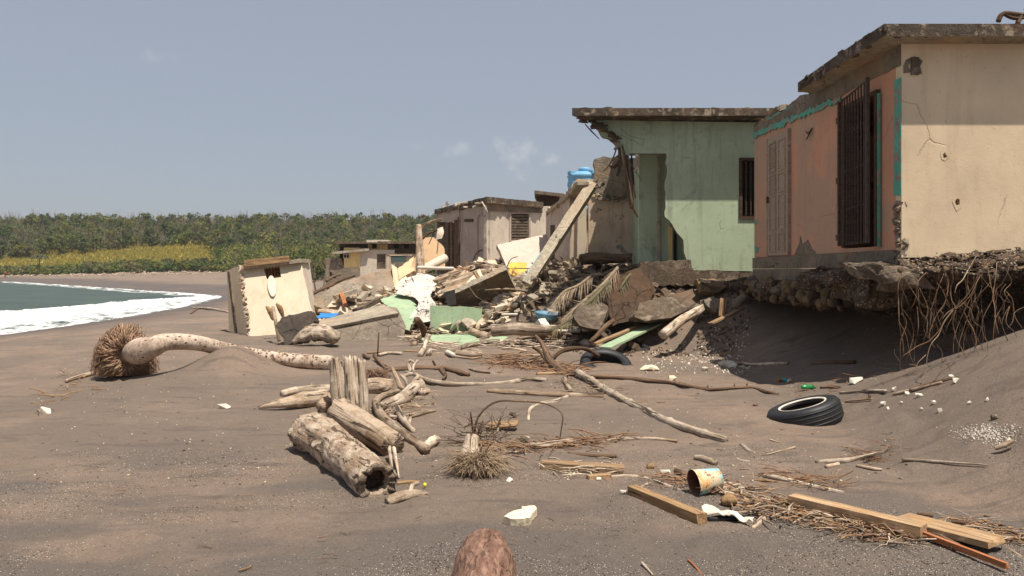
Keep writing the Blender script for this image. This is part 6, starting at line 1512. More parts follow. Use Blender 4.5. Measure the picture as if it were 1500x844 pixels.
# fibrous root ball in front of it
c = G(702, 700); t = thing('root_ball', c, 'fibrous brown root ball with a pale stump in the middle foreground', 'root ball')
mb = MB(); mb.tube([c + Vector((-.04, .02, .04)), c + Vector((-.07, .09, .15)), c + Vector((-.06, .16, .26))], [.09, .075, .05], 14, 6, .15); mb.build('stump', m_drift, t, True)
mb = MB(); r6 = random.Random(9)
for k in range(1300):
    d = Vector((r6.gauss(0, 1), r6.gauss(-.3, .9), abs(r6.gauss(0, .45)) - .05)).normalized(); L = r6.uniform(.07, .17) * (1.7 if r6.random() < .25 else 1.0)
    s0 = c + Vector((r6.uniform(-.05, .05), .02, .07)) + d * .03; p1 = s0 + d * L * .5 + Vector((r6.uniform(-.02, .02), r6.uniform(-.02, .02), r6.uniform(-.01, .03))); p2 = s0 + d * L + Vector((r6.uniform(-.04, .04), r6.uniform(-.03, .03), -.10 * r6.random())); p2.z = max(p2.z, c.z + .004); p1.z = max(p1.z, c.z + .008)
    mb.tube([s0, p1, p2], [.0035, .003, .0012], 3, 3)
mb.build('root_fibres', m_straw, t, True)['kind'] = 'stuff'
# stump piece by the hollow log and bits in front
log('gnarled_piece', [(566, 735), (585, 728), (605, 724), (628, 727)], [5, 8, 7, 4], m_driftb, 'gnarled driftwood chunk in front of the hollow log mouth', 'driftwood', 14, .25)
log('gnarled_piece', [(582, 708), (600, 706), (614, 707)], [3, 3.5, 3], m_lumberd, 'short brown wood piece behind the gnarled chunk', 'driftwood', 10, .15)
log('bone_like_piece', [(601, 722, 10), (604, 712, 14), (612, 708, 14)], [3, 3.5, 3], m_drift, 'pale forked bit standing on the gnarled chunk', 'driftwood', 9, .15)
q = G(622, 716); mb = MB(); v, f = lathe([(.003, 0), (.012, 0), (.013, .004), (.013, .016), (.010, .020), (.003, .021)], (0, 0, 0), 14); R_ = Euler((.9, .4, 0)).to_matrix(); mb.add([q + Vector((0, 0, .02)) + R_ @ Vector(p) for p in v], f); tag(mb.build('yellow_scrap', M_plain('yellow cap', (.75, .55, .02), .5), None, True), 'small round yellow plastic scrap by the gnarled chunk', 'plastic scrap')
# reddish log butt at the bottom edge
mb = MB(); mb.tube([(-.145, 4.50, .05), (-.145, 4.48, .055), (-.145, 4.40, .06), (-.145, 4.25, .055), (-.14, 4.0, .05), (-.13, 3.4, .0), (-.1, 2.6, -.06)], [.03, .085, .125, .150, .162, .165, .16], 40, 10, .05, 10, 4, groove=.03); tag(mb.build('log_butt', m_redlog, None, True), 'rounded reddish brown log end at the bottom edge of the view', 'log')
# weathered stump like a skull near the footing beam
q = G(462, 508); mb = MB(); mb.tube([q + Vector((-.48, 0, .08)), q + Vector((-.3, 0, .18)), q + Vector((-.05, .05, .27)), q + Vector((.2, .05, .24)), q + Vector((.42, 0, .16)), q + Vector((.5, 0, .12))], [.05, .13, .24, .22, .18, .08], 22, 9, .33, 4, 12, flat=.85); tag(mb.build('driftwood_stump', m_drift, None, True), 'lumpy bleached stump on the sand in front of the footing beam', 'stump')
# post and dry plant by the ivory block
log('thin_post', [(400, 450, 50), (404, 472, 30), (409, 500)], [2.5, 2.6, 2.6], m_driftb, 'thin tan stake leaning before the leaning ivory block', 'stake', 8)
for x, y, l in ((396, 456, 'left dried seed pod on the stake before the leaning ivory block'), (411, 452, 'right dried seed pod on the stake before the leaning ivory block')):
    mb = MB(); c = U(x, y, 19.0); mb.tube([c + Vector((-.10, 0, .12)), c, c + Vector((.04, 0, -.14)), c + Vector((.07, 0, -.22))], [.02, .065, .045, .015], 10, 5, .3, 6, x); tag(mb.build('dry_pod', m_lumberd, None, True), l, 'seed pod')
mb = MB(); mb.hull([U(334 + rnd.uniform(-5, 5), 485 + rnd.uniform(-3, 3), 20.3 + rnd.uniform(-.1, .1)) for _ in range(12)]); tag(mb.build('dark_stone', m_concd), 'dark stone at the left foot of the leaning ivory block', 'stone')

# --- sawn timber
def board(name, a, b, wpx, tpx, mat, label, cat='board', **kw):
    A, B = G(*a), G(*b); lf = kw.pop('lift', 0); A.z += lf; B.z += lf; w = wpx * A.y / F; t_ = tpx * A.y / F
    A.z += t_ * .5; B.z += t_ * .5
    mb = MB(); mb.beam(A, B, w, t_, n=kw.pop('n', 12), rough=kw.pop('rough', .003), end=kw.pop('end', .02), **kw); return tag(mb.build(name, mat), label, cat)
board('big_timber', (1160, 752), (1352, 800), 22, 20, m_lumber, 'long thick sawn timber lying across the litter line at lower right', 'timber')
board('wide_plank', (1318, 776), (1458, 816), 46, 8, m_lumber, 'wide orange plank beyond the end of the long thick timber', 'plank', lift=.045)
board('red_strip', (1345, 796), (1474, 846), 6, 8, m_redwood, 'narrow red strip slanting to the lower right corner', 'strip', lift=.02)
board('slanting_board', (926, 733), (1028, 774), 16, 13, m_lumberd, 'brown sawn board slanting below the curved stick', 'board')
board('short_plank', (793, 688), (914, 692), 22, 10, m_lumber, 'orange brown plank lying level above the curved stick', 'plank')
board('wood_offcut', (861, 706), (893, 702), 12, 6, m_lumber, 'small orange offcut just below the level plank', 'offcut')
board('pale_offcut', (1085, 722), (1095, 742), 9, 4, m_drift, 'short pale batten among twigs right of the rusty can', 'offcut')
board('dark_wedge', (1368, 800), (1400, 816), 14, 10, m_dark, 'dark rotten wedge at the end of the long thick timber', 'wood wedge')
# --- rusty can
c = G(1026, 728); t = thing('rusty_can', c, 'rusty paint can with cream and turquoise flaked paint lying on its side', 'can')
ax = Vector((.93, .25, .10)).normalized(); yC = c.y; k_ = yC / F
p0 = U(1016, 708, yC - .03); p1 = p0 + ax * 40 * k_
mb = MB(); sd = ax.cross(Vector((0, 0, 1))).normalized(); up_ = sd.cross(ax)
def ring(p, r, n=36): return [p + sd * math.cos(a) * r + up_ * math.sin(a) * r for a in np.arange(n) * 2 * math.pi / n]
r0, r1 = 19.5 * k_, 15.5 * k_
rows = [ring(p0, r0 * 1.04), ring(p0 + ax * .006, r0 * 1.04), ring(p0 + ax * .008, r0), ring(p0.lerp(p1, .5), (r0 + r1) / 2), ring(p1 - ax * .004, r1), ring(p1, r1 * 1.03), ring(p1 + ax * .004, r1 * .97), ring(p1 - ax * .004, r1 * .9)]
vv = [p for r in rows for p in r]; n_ = 36; ff = [(i * n_ + k, i * n_ + (k + 1) % n_, (i + 1) * n_ + (k + 1) % n_, (i + 1) * n_ + k) for i in range(len(rows) - 1) for k in range(n_)] + [tuple((len(rows) - 1) * n_ + k for k in range(n_))]
mb.add(vv, ff)
def can_mat():
    t_ = NT('flaked can paint'); v = t_.coord(); n = t_.noise(v, 9, 6, .65, .4); n2 = t_.noise(v, 28, 6, .7); n3 = t_.noise(v, 5, 3, .5)
    c_ = t_.mix(t_.ramp(n3, .42, .50), (.60, .50, .34), (.25, .48, .50)); c_ = t_.mix(t_.ramp(n, .55, .60), c_, (.66, .40, .16)); c_ = t_.mix(t_.ramp(n2, .54, .60), c_, (.20, .08, .035)); t_.bump(n2, .4, .004); return t_.fin(c_, .7, .3)
mb.build('can_shell', can_mat(), t, True)
mb = MB(); rows = [ring(p0 + ax * .002, r0 * .985), ring(p1 - ax * .008, r1 * .97)]; vv = [p for r in rows for p in r]; mb.add(vv, [(k, n_ + k, n_ + (k + 1) % n_, (k + 1) % n_) for k in range(n_)] + [tuple(n_ + k for k in range(n_))]); mb.build('rusted_inside', M_plain('rust', (.16, .065, .035), .9, .5, .5, 30), t, True)
# pipes and bits right of the can
log('white_pipe', [(1040, 718), (1055, 726), (1072, 735)], [6.5, 7, 6.5], m_drift, 'pale round wood piece under the rusty can', 'driftwood', 12, .05)
log('driftwood_stick', [(1055, 708), (1070, 718), (1082, 725), (1096, 730)], [6, 6, 4, 3], m_drift, 'grey branch stub right of the rusty can', 'stick', 10, .15)
log('driftwood_stick', [(990, 690), (1000, 694), (1008, 704)], [5, 5, 4], m_dark, 'brown bark piece left of the rusty can', 'bark', 9, .2)
q = G(1068, 748); mb = MB(); mb.tube([q + Vector((-.05, 0, .02)), q + Vector((0, .0, .04)), q + Vector((.05, .01, .02))], [.02, .045, .02], 12, 5, .1); tag(mb.build('husk', m_lumberd, None, True), 'tan round husk among the twigs right of the rusty can', 'husk')
q = G(1064, 768); A = np.array(q)
u = np.linspace(-1, 1, 26)[:, None]; v = np.linspace(-1, 1, 10)[None, :]
P = np.stack([A[0] + u * .135 + v * .012, A[1] + v * .045 - u * .05, A[2] + .045 + .006 * np.sin(u * 9) - .02 * u + .012 * np.cos(v * 2) + 0 * u], -1); P = P + np.stack([fbm3(P * 18 + i, 3, 90 + i) for i in range(3)], -1) * .05
mb = MB(); I = np.arange(260).reshape(26, 10); mb.add(P.reshape(-1, 3), [(int(I[i, j]), int(I[i + 1, j]), int(I[i + 1, j + 1]), int(I[i, j + 1])) for i in range(25) for j in range(9)]); o = mb.build('shell_scrap', m_whitestone, None, True); md = o.modifiers.new('t', 'SOLIDIFY'); md.thickness = .006; tag(o, 'crinkled white scrap with a black underside in the litter line', 'scrap')
mb = MB(); mb.hull([q + Vector((rnd.uniform(-.12, .12), rnd.uniform(-.03, .03), rnd.uniform(0, .035))) for _ in range(20)]); tag(mb.build('rubber_scrap', m_rubber), 'black scrap beneath the crinkled white piece', 'scrap')

# --- tyres
def tyre(loc, R, W, rot, label, rim=None):
    t = thing('tyre', loc, label, 'tyre', 'old tyres on the sand')
    pr = [(R * .60, -W * .30), (R * .62, -W * .42), (R * .80, -W * .52), (R * .94, -W * .46), (R * .99, -W * .34), (R, 0), (R * .99, W * .34), (R * .94, W * .46), (R * .80, W * .52), (R * .62, W * .42), (R * .60, W * .30), (R * .64, W * .26), (R * .90, W * .30), (R * .93, 0), (R * .90, -W * .30), (R * .64, -W * .26)]
    n = 56; M_ = Euler(rot).to_matrix(); L = Vector(loc)
    def pt_(r, z, a): return L + M_ @ Vector((r * math.cos(a), r * math.sin(a), z))
    v = [pt_(r, z, k * 2 * math.pi / n) for r, z in pr for k in range(n)]; m = len(pr)
    f = [(i * n + k, i * n + (k + 1) % n, ((i + 1) % m) * n + (k + 1) % n, ((i + 1) % m) * n + k) for i in range(m) for k in range(n)]
    mb = MB(); mb.add(v, f); mb.build('carcass', m_rubber, t, True)
    mb = MB()
    for z in (-.28, -.1, .1, .28):
        p_ = [(R * .985 if abs(z) > .2 else R * .995, W * (z - .035)), (R * 1.003, W * (z - .03)), (R * 1.003, W * (z + .03)), (R * .985 if abs(z) > .2 else R * .995, W * (z + .035))]
        vv = [pt_(r, zz, k * 2 * math.pi / n) for r, zz in p_ for k in range(n)]
        mb.add(vv, [(i * n + k, i * n + (k + 1) % n, (i + 1) * n + (k + 1) % n, (i + 1) * n + k) for i in range(3) for k in range(n)])
    mb.build('tread_ribs', m_rubber, t, True)
    if rim:
        mb = MB(); p_ = [(R * .605, W * .43), (R * .60, W * .46), (R * .63, W * .485), (R * .66, W * .49), (R * .66, W * .47)]
        vv = [pt_(r, zz, k * 2 * math.pi / n) for r, zz in p_ for k in range(n)]
        mb.add(vv, [(i * n + k, i * n + (k + 1) % n, (i + 1) * n + (k + 1) % n, (i + 1) * n + k) for i in range(4) for k in range(n)]); mb.build('white_bead', m_whitestone, t, True)
    return t
g = G(1190, 620); tyre((g.x + .01, g.y + .24, g.z + .05), .385, .235, (math.radians(-3), math.radians(-16), 0), 'black tyre with a white rim line leaning in the sand below the near house', True)
g = G(890, 537); tyre((g.x, g.y + .30, g.z - .03), .44, .27, (math.radians(25), 0, .2), 'half buried tyre behind the head of the jointed pole')
g = G(928, 514); tyre((g.x, g.y + .20, g.z + .00), .36, .22, (math.radians(10), math.radians(8), .2), 'farther half buried tyre beside the pale green plank')
# twisted root by the tyre
for a, r, l in (([(785, 492, 40), (795, 505, 30), (805, 528, 12), (818, 540), (840, 548)], [2, 3.5, 6, 6, 4], 'dark twisted root rising from the twig tangle at centre'), ([(806, 532, 8), (815, 520, 20), (830, 512, 26), (856, 511, 24), (878, 522, 12)], [4, 3.6, 3.4, 3, 2.4], 'arched brown root curving over to the half buried tyre'), ([(780, 508, 22), (792, 516, 14), (802, 530)], [2, 3, 4], 'short dark root prong left of the twisted root')):
    log('twisted_root', a, r, m_dark, l, 'root', 9, .15)
# --- stones, foam, shells, litter
def pebble(px, py, wpx, hpx, mat, label, cat='stone', name='white_stone', seed=0, group=None):
    r7 = random.Random(seed + int(px)); g = G(px, py); k = g.y / F; mb = MB()
    mb.hull([g + Vector((r7.uniform(-.5, .5) * wpx * k, r7.uniform(-.4, .4) * wpx * k, r7.uniform(-.1, 1.0) * hpx * k)) for _ in range(16)])
    return tag(mb.build(name, mat), label, cat, group)
q = G(761, 772); k = q.y / F
A = np.array(q); u = np.linspace(-1, 1, 30)[:, None]; v = np.linspace(-1, 1, 16)[None, :]
mb = MB(); outl = [(738, 768), (752, 757), (766, 752), (764, 748), (784, 746), (787, 752), (780, 762), (776, 771), (762, 773), (748, 773)]
P = []
for x, y in outl:
    g = G(x, 772 if y > 760 else 766); P.append(Vector((g.x, q.y + (772 - y) * k * 1.6 * 1.0, q.z + .045 + (772 - y) * k * .25)))
mb.panel(P, .05, rag=.006, step=.02, toward=(0, -.3, 1)); tag(mb.build('foam_piece', m_foam), 'torn piece of yellowish foam on the gravel at lower centre', 'foam')
pebble(67, 609, 18, 10, m_whitestone, 'lumpy white stone alone on the sand far left'); pebble(329, 596, 20, 8, m_whitestone, 'white stone on the sand left of the tapered driftwood'); pebble(1063, 536, 30, 9, m_whitestone, 'flat white stone near the slope'); pebble(1032, 543, 12, 6, m_whitestone, 'small white stone left of the flat one'); pebble(953, 541, 34, 7, m_foam, 'tan flat husk right of the half buried tyres', 'husk', 'tan_husk'); pebble(1254, 561, 20, 9, m_whitestone, 'white scrap of foam behind the leaning tyre', 'foam', 'foam_scrap'); pebble(1133, 612, 14, 4, m_whitestone, 'white froth scrap at the left tip of the leaning tyre', 'foam', 'foam_scrap')
for i, (x, y, w) in enumerate(((1293, 594, 10), (1345, 582, 11), (1367, 591, 9), (1328, 579, 8), (1310, 571, 8), (1376, 600, 8), (1446, 588, 8), (1400, 562, 10), (1392, 556, 8), (1420, 590, 6), (1456, 614, 12), (1300, 600, 5), (1478, 640, 8), (1350, 598, 5), (1320, 592, 5))):
    pebble(x, y, w, w * .8, m_whitestone if i != 10 else m_rubble, ['white pebble on the slope right of the leaning tyre', 'brownish lump above the white shell patch'][i == 10], 'stone', 'pebble', i, 'pebbles right of the tyre')
pebble(751, 613, 13, 8, m_concd, 'dark pebble inside the arch of the bent twig', 'stone', 'dark_pebble'); pebble(952, 686, 12, 9, m_lumberd, 'ochre sponge lump left of the rusty can', 'sponge', 'ochre_sponge'); pebble(768, 650, 16, 11, m_foam, 'cream stone behind the grey log segment', 'stone', 'cream_stone'); pebble(877, 707, 10, 5, m_whitestone, 'white chip below the small orange offcut', 'chip', 'white_chip'); pebble(900, 690, 7, 5, m_whitestone, 'tiny white chip at the right end of the level plank', 'chip', 'white_chip'); pebble(915, 732, 16, 6, m_whitestone, 'white paper scrap left of the slanting board', 'scrap', 'white_scrap'); pebble(745, 714, 12, 6, m_whitestone, 'small white bone like bit below the root ball', 'scrap', 'white_scrap'); pebble(975, 697, 16, 10, m_whitestone, 'white scrap left of the rusty can', 'scrap', 'white_scrap'); pebble(1430, 792, 22, 10, m_foam, 'pale husk at the right end of the litter line', 'husk', 'pale_husk')
pebble(1275, 581, 8, 6, m_dark, 'dark clod on the sand right of the tyre', 'clod', 'dark_clod'); pebble(1106, 596, 9, 4, m_dark, 'dark clod left of the leaning tyre', 'clod', 'dark_clod'); pebble(985, 556, 12, 8, m_foam, 'yellowish shell above the thorny branch', 'shell', 'shell')
# green bottle and coloured wrapper
g = G(1185, 572); k = g.y / F; mb = MB(); mb.tube([g + Vector((-11 * k, 0, .03)), g + Vector((-6 * k, 0, .035)), g + Vector((4 * k, .01, .035)), g + Vector((7 * k, .01, .032)), g + Vector((11 * k, .01, .03))], [.03, .034, .034, .016, .013], 14, 5); tag(mb.build('bottle', M_plain('green bottle', (.02, .20, .06), .2), None, True), 'green plastic bottle behind the leaning tyre', 'bottle')
for x, m_, l in ((1143, M_plain('orange wrap', (.5, .15, .04), .6), 'crumpled orange wrapper behind the thorny branch tip'), (1149, M_plain('cyan wrap', (.05, .35, .42), .5), 'crumpled cyan wrapper between the orange and tan scraps'), (1156, m_foam, 'crumpled tan scrap right of the cyan wrapper')):
    pebble(x, 560, 10, 6, m_, l, 'wrapper', 'wrapper')
# shell patch and gravel
def gscatter(name, n, fn, smin, smax, mat, label, flat=.6, tiny=True):
    OCT_v = np.array([(1, 0, 0), (-1, 0, 0), (0, 1, 0), (0, -1, 0), (0, 0, 1), (0, 0, -1)], float); OCT_f = np.array([(0, 2, 4), (2, 1, 4), (1, 3, 4), (3, 0, 4), (2, 0, 5), (1, 2, 5), (3, 1, 5), (0, 3, 5)])
    x, y = fn(n); z = H(x, y); s = nrs.uniform(smin, smax, n)
    A_ = nrs.uniform(0, 6.28, n); V = OCT_v[None] * (s[:, None] * np.stack([np.ones(n) * 1.3, np.ones(n), np.full(n, flat)], -1))[:, None, :]
    V = V * nrs.uniform(.6, 1.2, V.shape); ca_, sa_ = np.cos(A_)[:, None], np.sin(A_)[:, None]
    V = np.stack([V[..., 0] * ca_ - V[..., 1] * sa_, V[..., 0] * sa_ + V[..., 1] * ca_, V[..., 2]], -1) + np.stack([x, y, z + s * flat * .3], -1)[:, None, :]
    F_ = (OCT_f[None] + (np.arange(n) * 6)[:, None, None]).reshape(-1, 3); V = V.reshape(-1, 3)
    return tag(bigmesh(name, V, F_, mat, [('gc', 'FLOAT_VECTOR', V)]), label, None, None, 'stuff')
def patch(cx, cy, sx, sy):
    c = G(cx, cy)
    return lambda n: (c.x + nrs.normal(0, sx, n), c.y + nrs.normal(0, sy, n))
_sx, _sy = np.meshgrid([1395, 1448, 1498], [618, 632, 648]); _sY = np.array([G(a, b).y for a, b in zip(_sx.ravel(), _sy.ravel())])
_cf = np.linalg.lstsq(np.stack([np.ones(9), _sx.ravel(), _sy.ravel()], 1), _sY, rcond=None)[0]
def shells(n):
    px = nrs.normal(1448, 22, n); py = nrs.normal(633, 5.0, n) + .12 * (1448 - px) * 0; Y = _cf[0] + _cf[1] * px + _cf[2] * py; return ((px - CX) * Y / F, Y)
gscatter('shell_patch', 520, shells, .004, .010, m_whitestone, 'patch of crushed white shell on the sand at right')
def fg(n):
    y = 4.0 + 3.2 * nrs.rand(n * 4) ** 1.9; x = nrs.uniform(-.72, .72, n * 4) * y
    w_ = sstep(-.12, .22, fbm2(x * .9, y * 1.6, 3, 55)) * .95 + .05; k_ = np.argsort(nrs.rand(n * 4) / w_)[:n]; return (x[k_], y[k_])
gscatter('pale_gravel', 12000, fg, .0014, .0040, m_whitestone, 'fine pale gravel sprinkled over the dark foreground sand')
gscatter('dark_gravel', 8000, fg, .002, .006, M_plain('dark gravel', (.045, .038, .034), .9, .4), 'fine dark gravel sprinkled over the foreground sand')
def wide(n):
    y = 6 + 14 * nrs.rand(n) ** 1.3; return (nrs.uniform(-.6, .5, n) * y, y)
gscatter('scattered_bits', 700, wide, .004, .012, m_foam, 'sparse pale crumbs scattered over the whole beach')
gscatter('dark_bits', 800, wide, .005, .016, m_dark, 'sparse dark bark crumbs scattered over the beach')
# twig litter: the wrack line
def litter(name, path_, n, spread, L0, L1, r0, r1, mat, label):
    P = np.array(path_, float); sg = np.r_[0, np.cumsum(np.hypot(*np.diff(P, axis=0).T))]; mb = MB()
    for k in range(n):
        s = rnd.uniform(0, sg[-1]); px = np.interp(s, sg, P[:, 0]) + rnd.gauss(0, spread); py = np.interp(s, sg, P[:, 1]) + rnd.gauss(0, spread * .5)
        Yd = CH * F / max(py - HY, 20); x = (px - CX) * Yd / F; z = Hs(x, Yd)
        L = rnd.uniform(L0, L1); a = rnd.gauss(-.35, .8) + (math.pi if rnd.random() < .5 else 0); r = rnd.uniform(r0, r1)
        p = Vector((x, Yd, z + r + rnd.uniform(0, .03))); e = Vector((math.cos(a), math.sin(a), rnd.uniform(-.03, .22))) * L
        mb.tube([p, p + e * .5 + Vector((rnd.uniform(-.1, .1), rnd.uniform(-.1, .1), rnd.uniform(0, .08))) * L, p + e], [r, r * .9, r * .5], 5, 3)
    return tag(mb.build(name, mat, None, True), label, None, None, 'stuff')
W1 = [(1060, 722), (1100, 745), (1150, 760), (1230, 778), (1310, 796), (1400, 782), (1450, 786), (1490, 800)]
litter('wrack_twigs', W1, 420, 15, .04, .20, .0015, .0045, m_twig, 'tangle of small twigs along the litter line at lower right')
litter('wrack_pale', W1, 60, 15, .06, .22, .004, .009, m_drift, 'pale broken sticks along the litter line')
litter('wrack_chips', W1, 260, 14, .015, .06, .004, .010, m_lumberd, 'orange brown wood chips along the litter line')
litter('wrack_straw', W1, 320, 18, .04, .16, .0012, .003, m_drift, 'pale straw and splinters along the litter line')
litter('wrack_sticks', W1, 42, 15, .08, .26, .004, .009, m_driftb, 'stouter broken sticks along the litter line')
litter('wrack_bark', W1, 120, 16, .03, .10, .006, .014, m_dark, 'bits of bark along the litter line')
litter('brown_twigs', [(1120, 698), (1180, 708), (1235, 722)], 80, 9, .06, .26, .0015, .005, m_twig, 'brown twigs around the grey stick above the timber')
litter('bundle_twigs', [(1250, 668), (1300, 664)], 60, 8, .06, .26, .0015, .005, m_twig, 'brown twig bundle near the foot of the slope')
litter('centre_twigs', [(700, 668), (760, 660), (850, 655), (900, 650)], 150, 12, .06, .3, .002, .008, m_twig, 'twigs lying around the twig bush and grey log')
litter('plank_twigs', [(800, 690), (860, 696), (900, 690)], 60, 12, .05, .25, .002, .008, m_drift, 'twigs around the level plank')
litter('can_twigs', [(960, 705), (1010, 715), (1060, 725)], 80, 12, .04, .2, .002, .006, m_twig, 'twigs around the rusty can')
litter('tangle_twigs', [(712, 535), (760, 532), (800, 540), (850, 548)], 190, 9, .12, .5, .004, .012, m_twig, 'tangle of sticks by the twisted root at centre')
litter('tangle_bark', [(730, 530), (800, 540)], 60, 9, .1, .4, .004, .012, m_dark, 'dark sticks in the tangle at centre')
litter('rubble_foot_twigs', [(600, 500), (700, 512), (800, 505), (900, 490)], 120, 11, .15, .8, .006, .02, m_drift, 'driftwood scraps strewn along the foot of the rubble')
litter('pole_twigs', [(800, 568), (850, 566), (900, 575)], 50, 9, .06, .3, .003, .008, m_driftb, 'twigs between the straight pole and the jointed pole')
litter('slope_twigs', [(1180, 575), (1300, 580), (1380, 565), (1440, 540)], 90, 16, .05, .25, .002, .007, m_twig, 'twigs on the slope below the hanging roots')
litter('root_litter', [(1312, 552), (1350, 558), (1390, 556), (1420, 545)], 130, 10, .06, .28, .0015, .005, m_twig, 'broken rootlets lying under the hanging roots')
litter('log_heap_twigs', [(545, 600), (590, 605), (620, 580)], 60, 12, .06, .3, .003, .008, m_driftb, 'twigs among the heaped logs')
litter('far_left_twigs', [(60, 590), (110, 560), (150, 555)], 34, 14, .06, .3, .003, .010, m_lumberd, 'orange brown scraps left of the palm root ball')
litter('loose_twigs', [(150, 700), (500, 800), (800, 800), (1100, 640), (1250, 640)], 60, 60, .03, .10, .0015, .004, m_dark, 'odd twigs dropped on the open sand')

# --- roots hanging from the bank
t = thing('hanging_roots', G(1375, 560), 'curtain of bare roots hanging from the soil lip in front of the dark hollow', 'roots')
def jag(P):
    out = []
    for a_, b_ in zip(P[:-1], P[1:]): out += [a_, a_.lerp(b_, .5) + Vector((rnd.uniform(-.03, .03), rnd.uniform(-.03, .03), rnd.uniform(-.02, .02)))]
    return out + [P[-1]]
RT = [([(1318, 405), (1316, 440), (1318, 480), (1324, 520)], 8.95, .013), ([(1395, 455), (1375, 490), (1358, 525), (1346, 562)], 8.75, .016), ([(1395, 380), (1396, 410), (1394, 440), (1395, 455)], 8.75, .014), ([(1324, 405), (1345, 440), (1358, 470), (1362, 500)], 9.0, .010), ([(1340, 402), (1346, 440), (1364, 455), (1362, 485)], 9.05, .009),
      ([(1445, 382), (1430, 415), (1410, 445), (1385, 470), (1360, 500), (1322, 522)], 8.8, .012), ([(1450, 380), (1425, 420), (1400, 450), (1380, 468)], 8.75, .013), ([(1460, 385), (1456, 420), (1457, 450), (1463, 490)], 8.6, .011), ([(1478, 390), (1468, 415), (1458, 430), (1445, 455), (1440, 490), (1447, 515)], 8.6, .011), ([(1438, 405), (1455, 425), (1470, 440), (1484, 450)], 8.6, .008),
      ([(1408, 440), (1418, 470), (1430, 500), (1434, 518)], 8.75, .012), ([(1412, 445), (1425, 470), (1440, 495), (1450, 520)], 8.7, .009), ([(1385, 400), (1388, 425), (1378, 455), (1376, 470)], 8.85, .010), ([(1400, 455), (1398, 485), (1408, 510), (1415, 530)], 8.75, .010), ([(1382, 395), (1394, 440), (1405, 480), (1416, 500)], 8.85, .009), ([(1430, 375), (1410, 410), (1398, 430)], 8.8, .016), ([(1350, 400), (1362, 425), (1368, 455), (1366, 500)], 9.0, .008), ([(1500, 450), (1485, 460), (1475, 482)], 8.4, .009), ([(1420, 380), (1432, 400), (1420, 440), (1406, 470), (1396, 520)], 8.8, .010), ([(1372, 505), (1380, 530), (1392, 545)], 8.7, .010), ([(1440, 392), (1438, 420), (1424, 445), (1412, 480), (1404, 525)], 8.75, .008), ([(1310, 512), (1318, 530), (1326, 545)], 8.9, .008), ([(1356, 520), (1340, 540), (1318, 552)], 8.75, .010), ([(1400, 530), (1378, 545), (1350, 566)], 8.5, .010), ([(1447, 520), (1425, 540), (1400, 556), (1370, 566)], 8.3, .012)]
for a, Y, r in RT:
    mb = MB(); mb.tube(jag([U(x, y, Y - (y - 400) * .002 + rnd.uniform(-.03, .03)) for x, y in a]), [r * .42] + [r * .36] * (2 * len(a) - 3) + [r * .14], 6, 7, .2, 12, int(a[0][0])); mb.build('root', m_driftb if r > .0155 else (m_twig if rnd.random() < .25 else m_dark), t, True)
for k in range(46):
    x = rnd.uniform(1310, 1490); y = rnd.uniform(385, 470); Y = np.interp(x, [1310, 1400, 1490], [9.1, 8.85, 8.5]); pts = [(x, y)]
    for j in range(3): pts.append((pts[-1][0] + rnd.uniform(-14, 14), pts[-1][1] + rnd.uniform(12, 34)))
    mb = MB(); mb.tube([U(a_, b_, Y + rnd.uniform(-.05, .08)) for a_, b_ in pts], [rnd.uniform(.002, .0045)] * 3 + [.0015], 5, 5, .1); mb.build('root', m_dark if rnd.random() < .6 else m_twig, t, True)

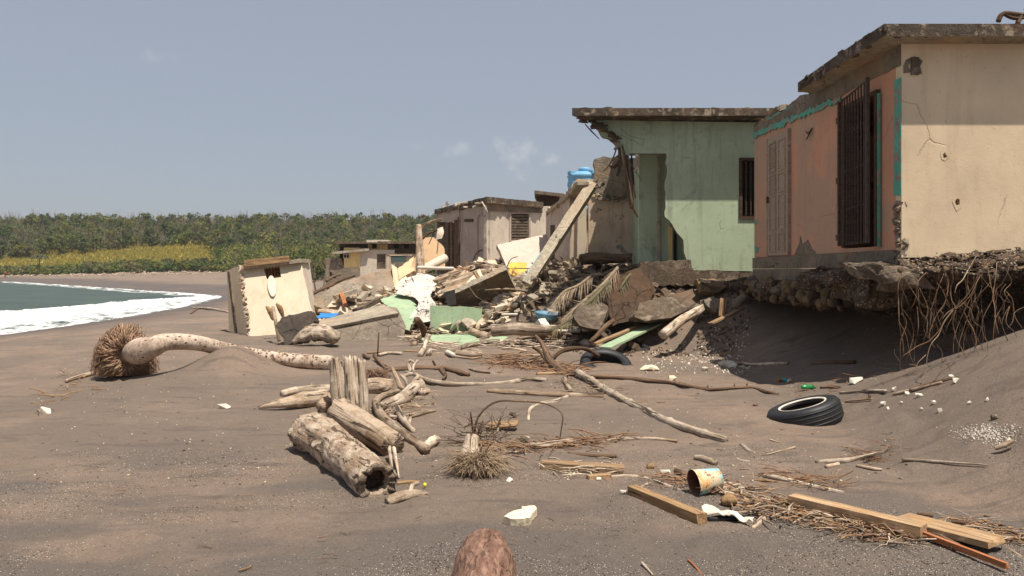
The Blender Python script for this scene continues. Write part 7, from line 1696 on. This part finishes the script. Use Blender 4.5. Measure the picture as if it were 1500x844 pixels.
# --- far figure on the beach
def person(px, py, Y):
    g = U(px, py, Y); z = Hs(g.x, g.y); t = thing('person', (g.x, g.y, z), 'tiny distant person in a red top standing on the far beach', 'person')
    def fig(nm, verts, edges, rad, mat):
        me = bpy.data.meshes.new(nm); me.from_pydata(verts, edges, []); me.materials.append(mat)
        o = link(nm, me, (g.x, g.y, z), t); o.modifiers.new('s', 'SKIN'); sv = me.skin_vertices[0].data
        for i, r in enumerate(rad): sv[i].radius = (r, r)
        sv[0].use_root = True
        o.modifiers.new('ss', 'SUBSURF').levels = 1
    V_ = [(0, 0, .95), (0, 0, 1.2), (0, 0, 1.42), (0, 0, 1.52), (0, 0, 1.64), (0, 0, 1.74), (.2, 0, 1.40), (.28, 0, 1.12), (.27, -.06, .86), (-.2, 0, 1.40), (-.28, 0, 1.12), (-.26, -.08, .88), (.1, 0, .9), (.12, 0, .5), (.12, .02, .06), (.12, -.12, .04), (-.1, 0, .9), (-.13, 0, .5), (-.14, .02, .06), (-.14, -.12, .04)]
    E_ = [(0, 1), (1, 2), (2, 3), (3, 4), (4, 5), (2, 6), (6, 7), (7, 8), (2, 9), (9, 10), (10, 11), (0, 12), (12, 13), (13, 14), (14, 15), (0, 16), (16, 17), (17, 18), (18, 19)]
    fig('body', V_, E_, [.14, .14, .15, .06, .10, .07, .07, .05, .04, .07, .05, .04, .10, .07, .05, .04, .10, .07, .05, .04], M_plain('skin', (.18, .09, .055), .7))
    fig('red_top', [(0, 0, .95), (0, 0, 1.2), (0, 0, 1.42), (.2, 0, 1.38), (.26, 0, 1.2), (-.2, 0, 1.38), (-.26, 0, 1.2)], [(0, 1), (1, 2), (2, 3), (3, 4), (2, 5), (5, 6)], [.17, .17, .18, .09, .075, .09, .075], M_plain('red cloth', (.55, .07, .04), .8))
    fig('dark_shorts', [(0, 0, .96), (.11, 0, .86), (.125, 0, .55), (-.11, 0, .86), (-.135, 0, .55)], [(0, 1), (1, 2), (0, 3), (3, 4)], [.165, .12, .10, .12, .10], M_plain('dark cloth', (.03, .03, .04), .8))
person(8, 407, 200)
# ================================================================== AIR
hz = bpy.data.materials.new('haze'); hz.use_nodes = True; hn, hl = hz.node_tree.nodes, hz.node_tree.links; hn.clear()
ho = hn.new('ShaderNodeOutputMaterial'); hv = hn.new('ShaderNodeVolumePrincipled'); hv.inputs['Color'].default_value = (.93, .95, 1.0, 1); hv.inputs['Density'].default_value = .00020; hv.inputs['Anisotropy'].default_value = .2
hl.new(hv.outputs[0], ho.inputs['Volume'])
mb = MB(); mb.box((0, 1150, 17.0), (24000, 2700, 46)); o = mb.build('haze', hz); tag(o, 'thin pale sea haze over the whole bay', None, None, 'stuff')
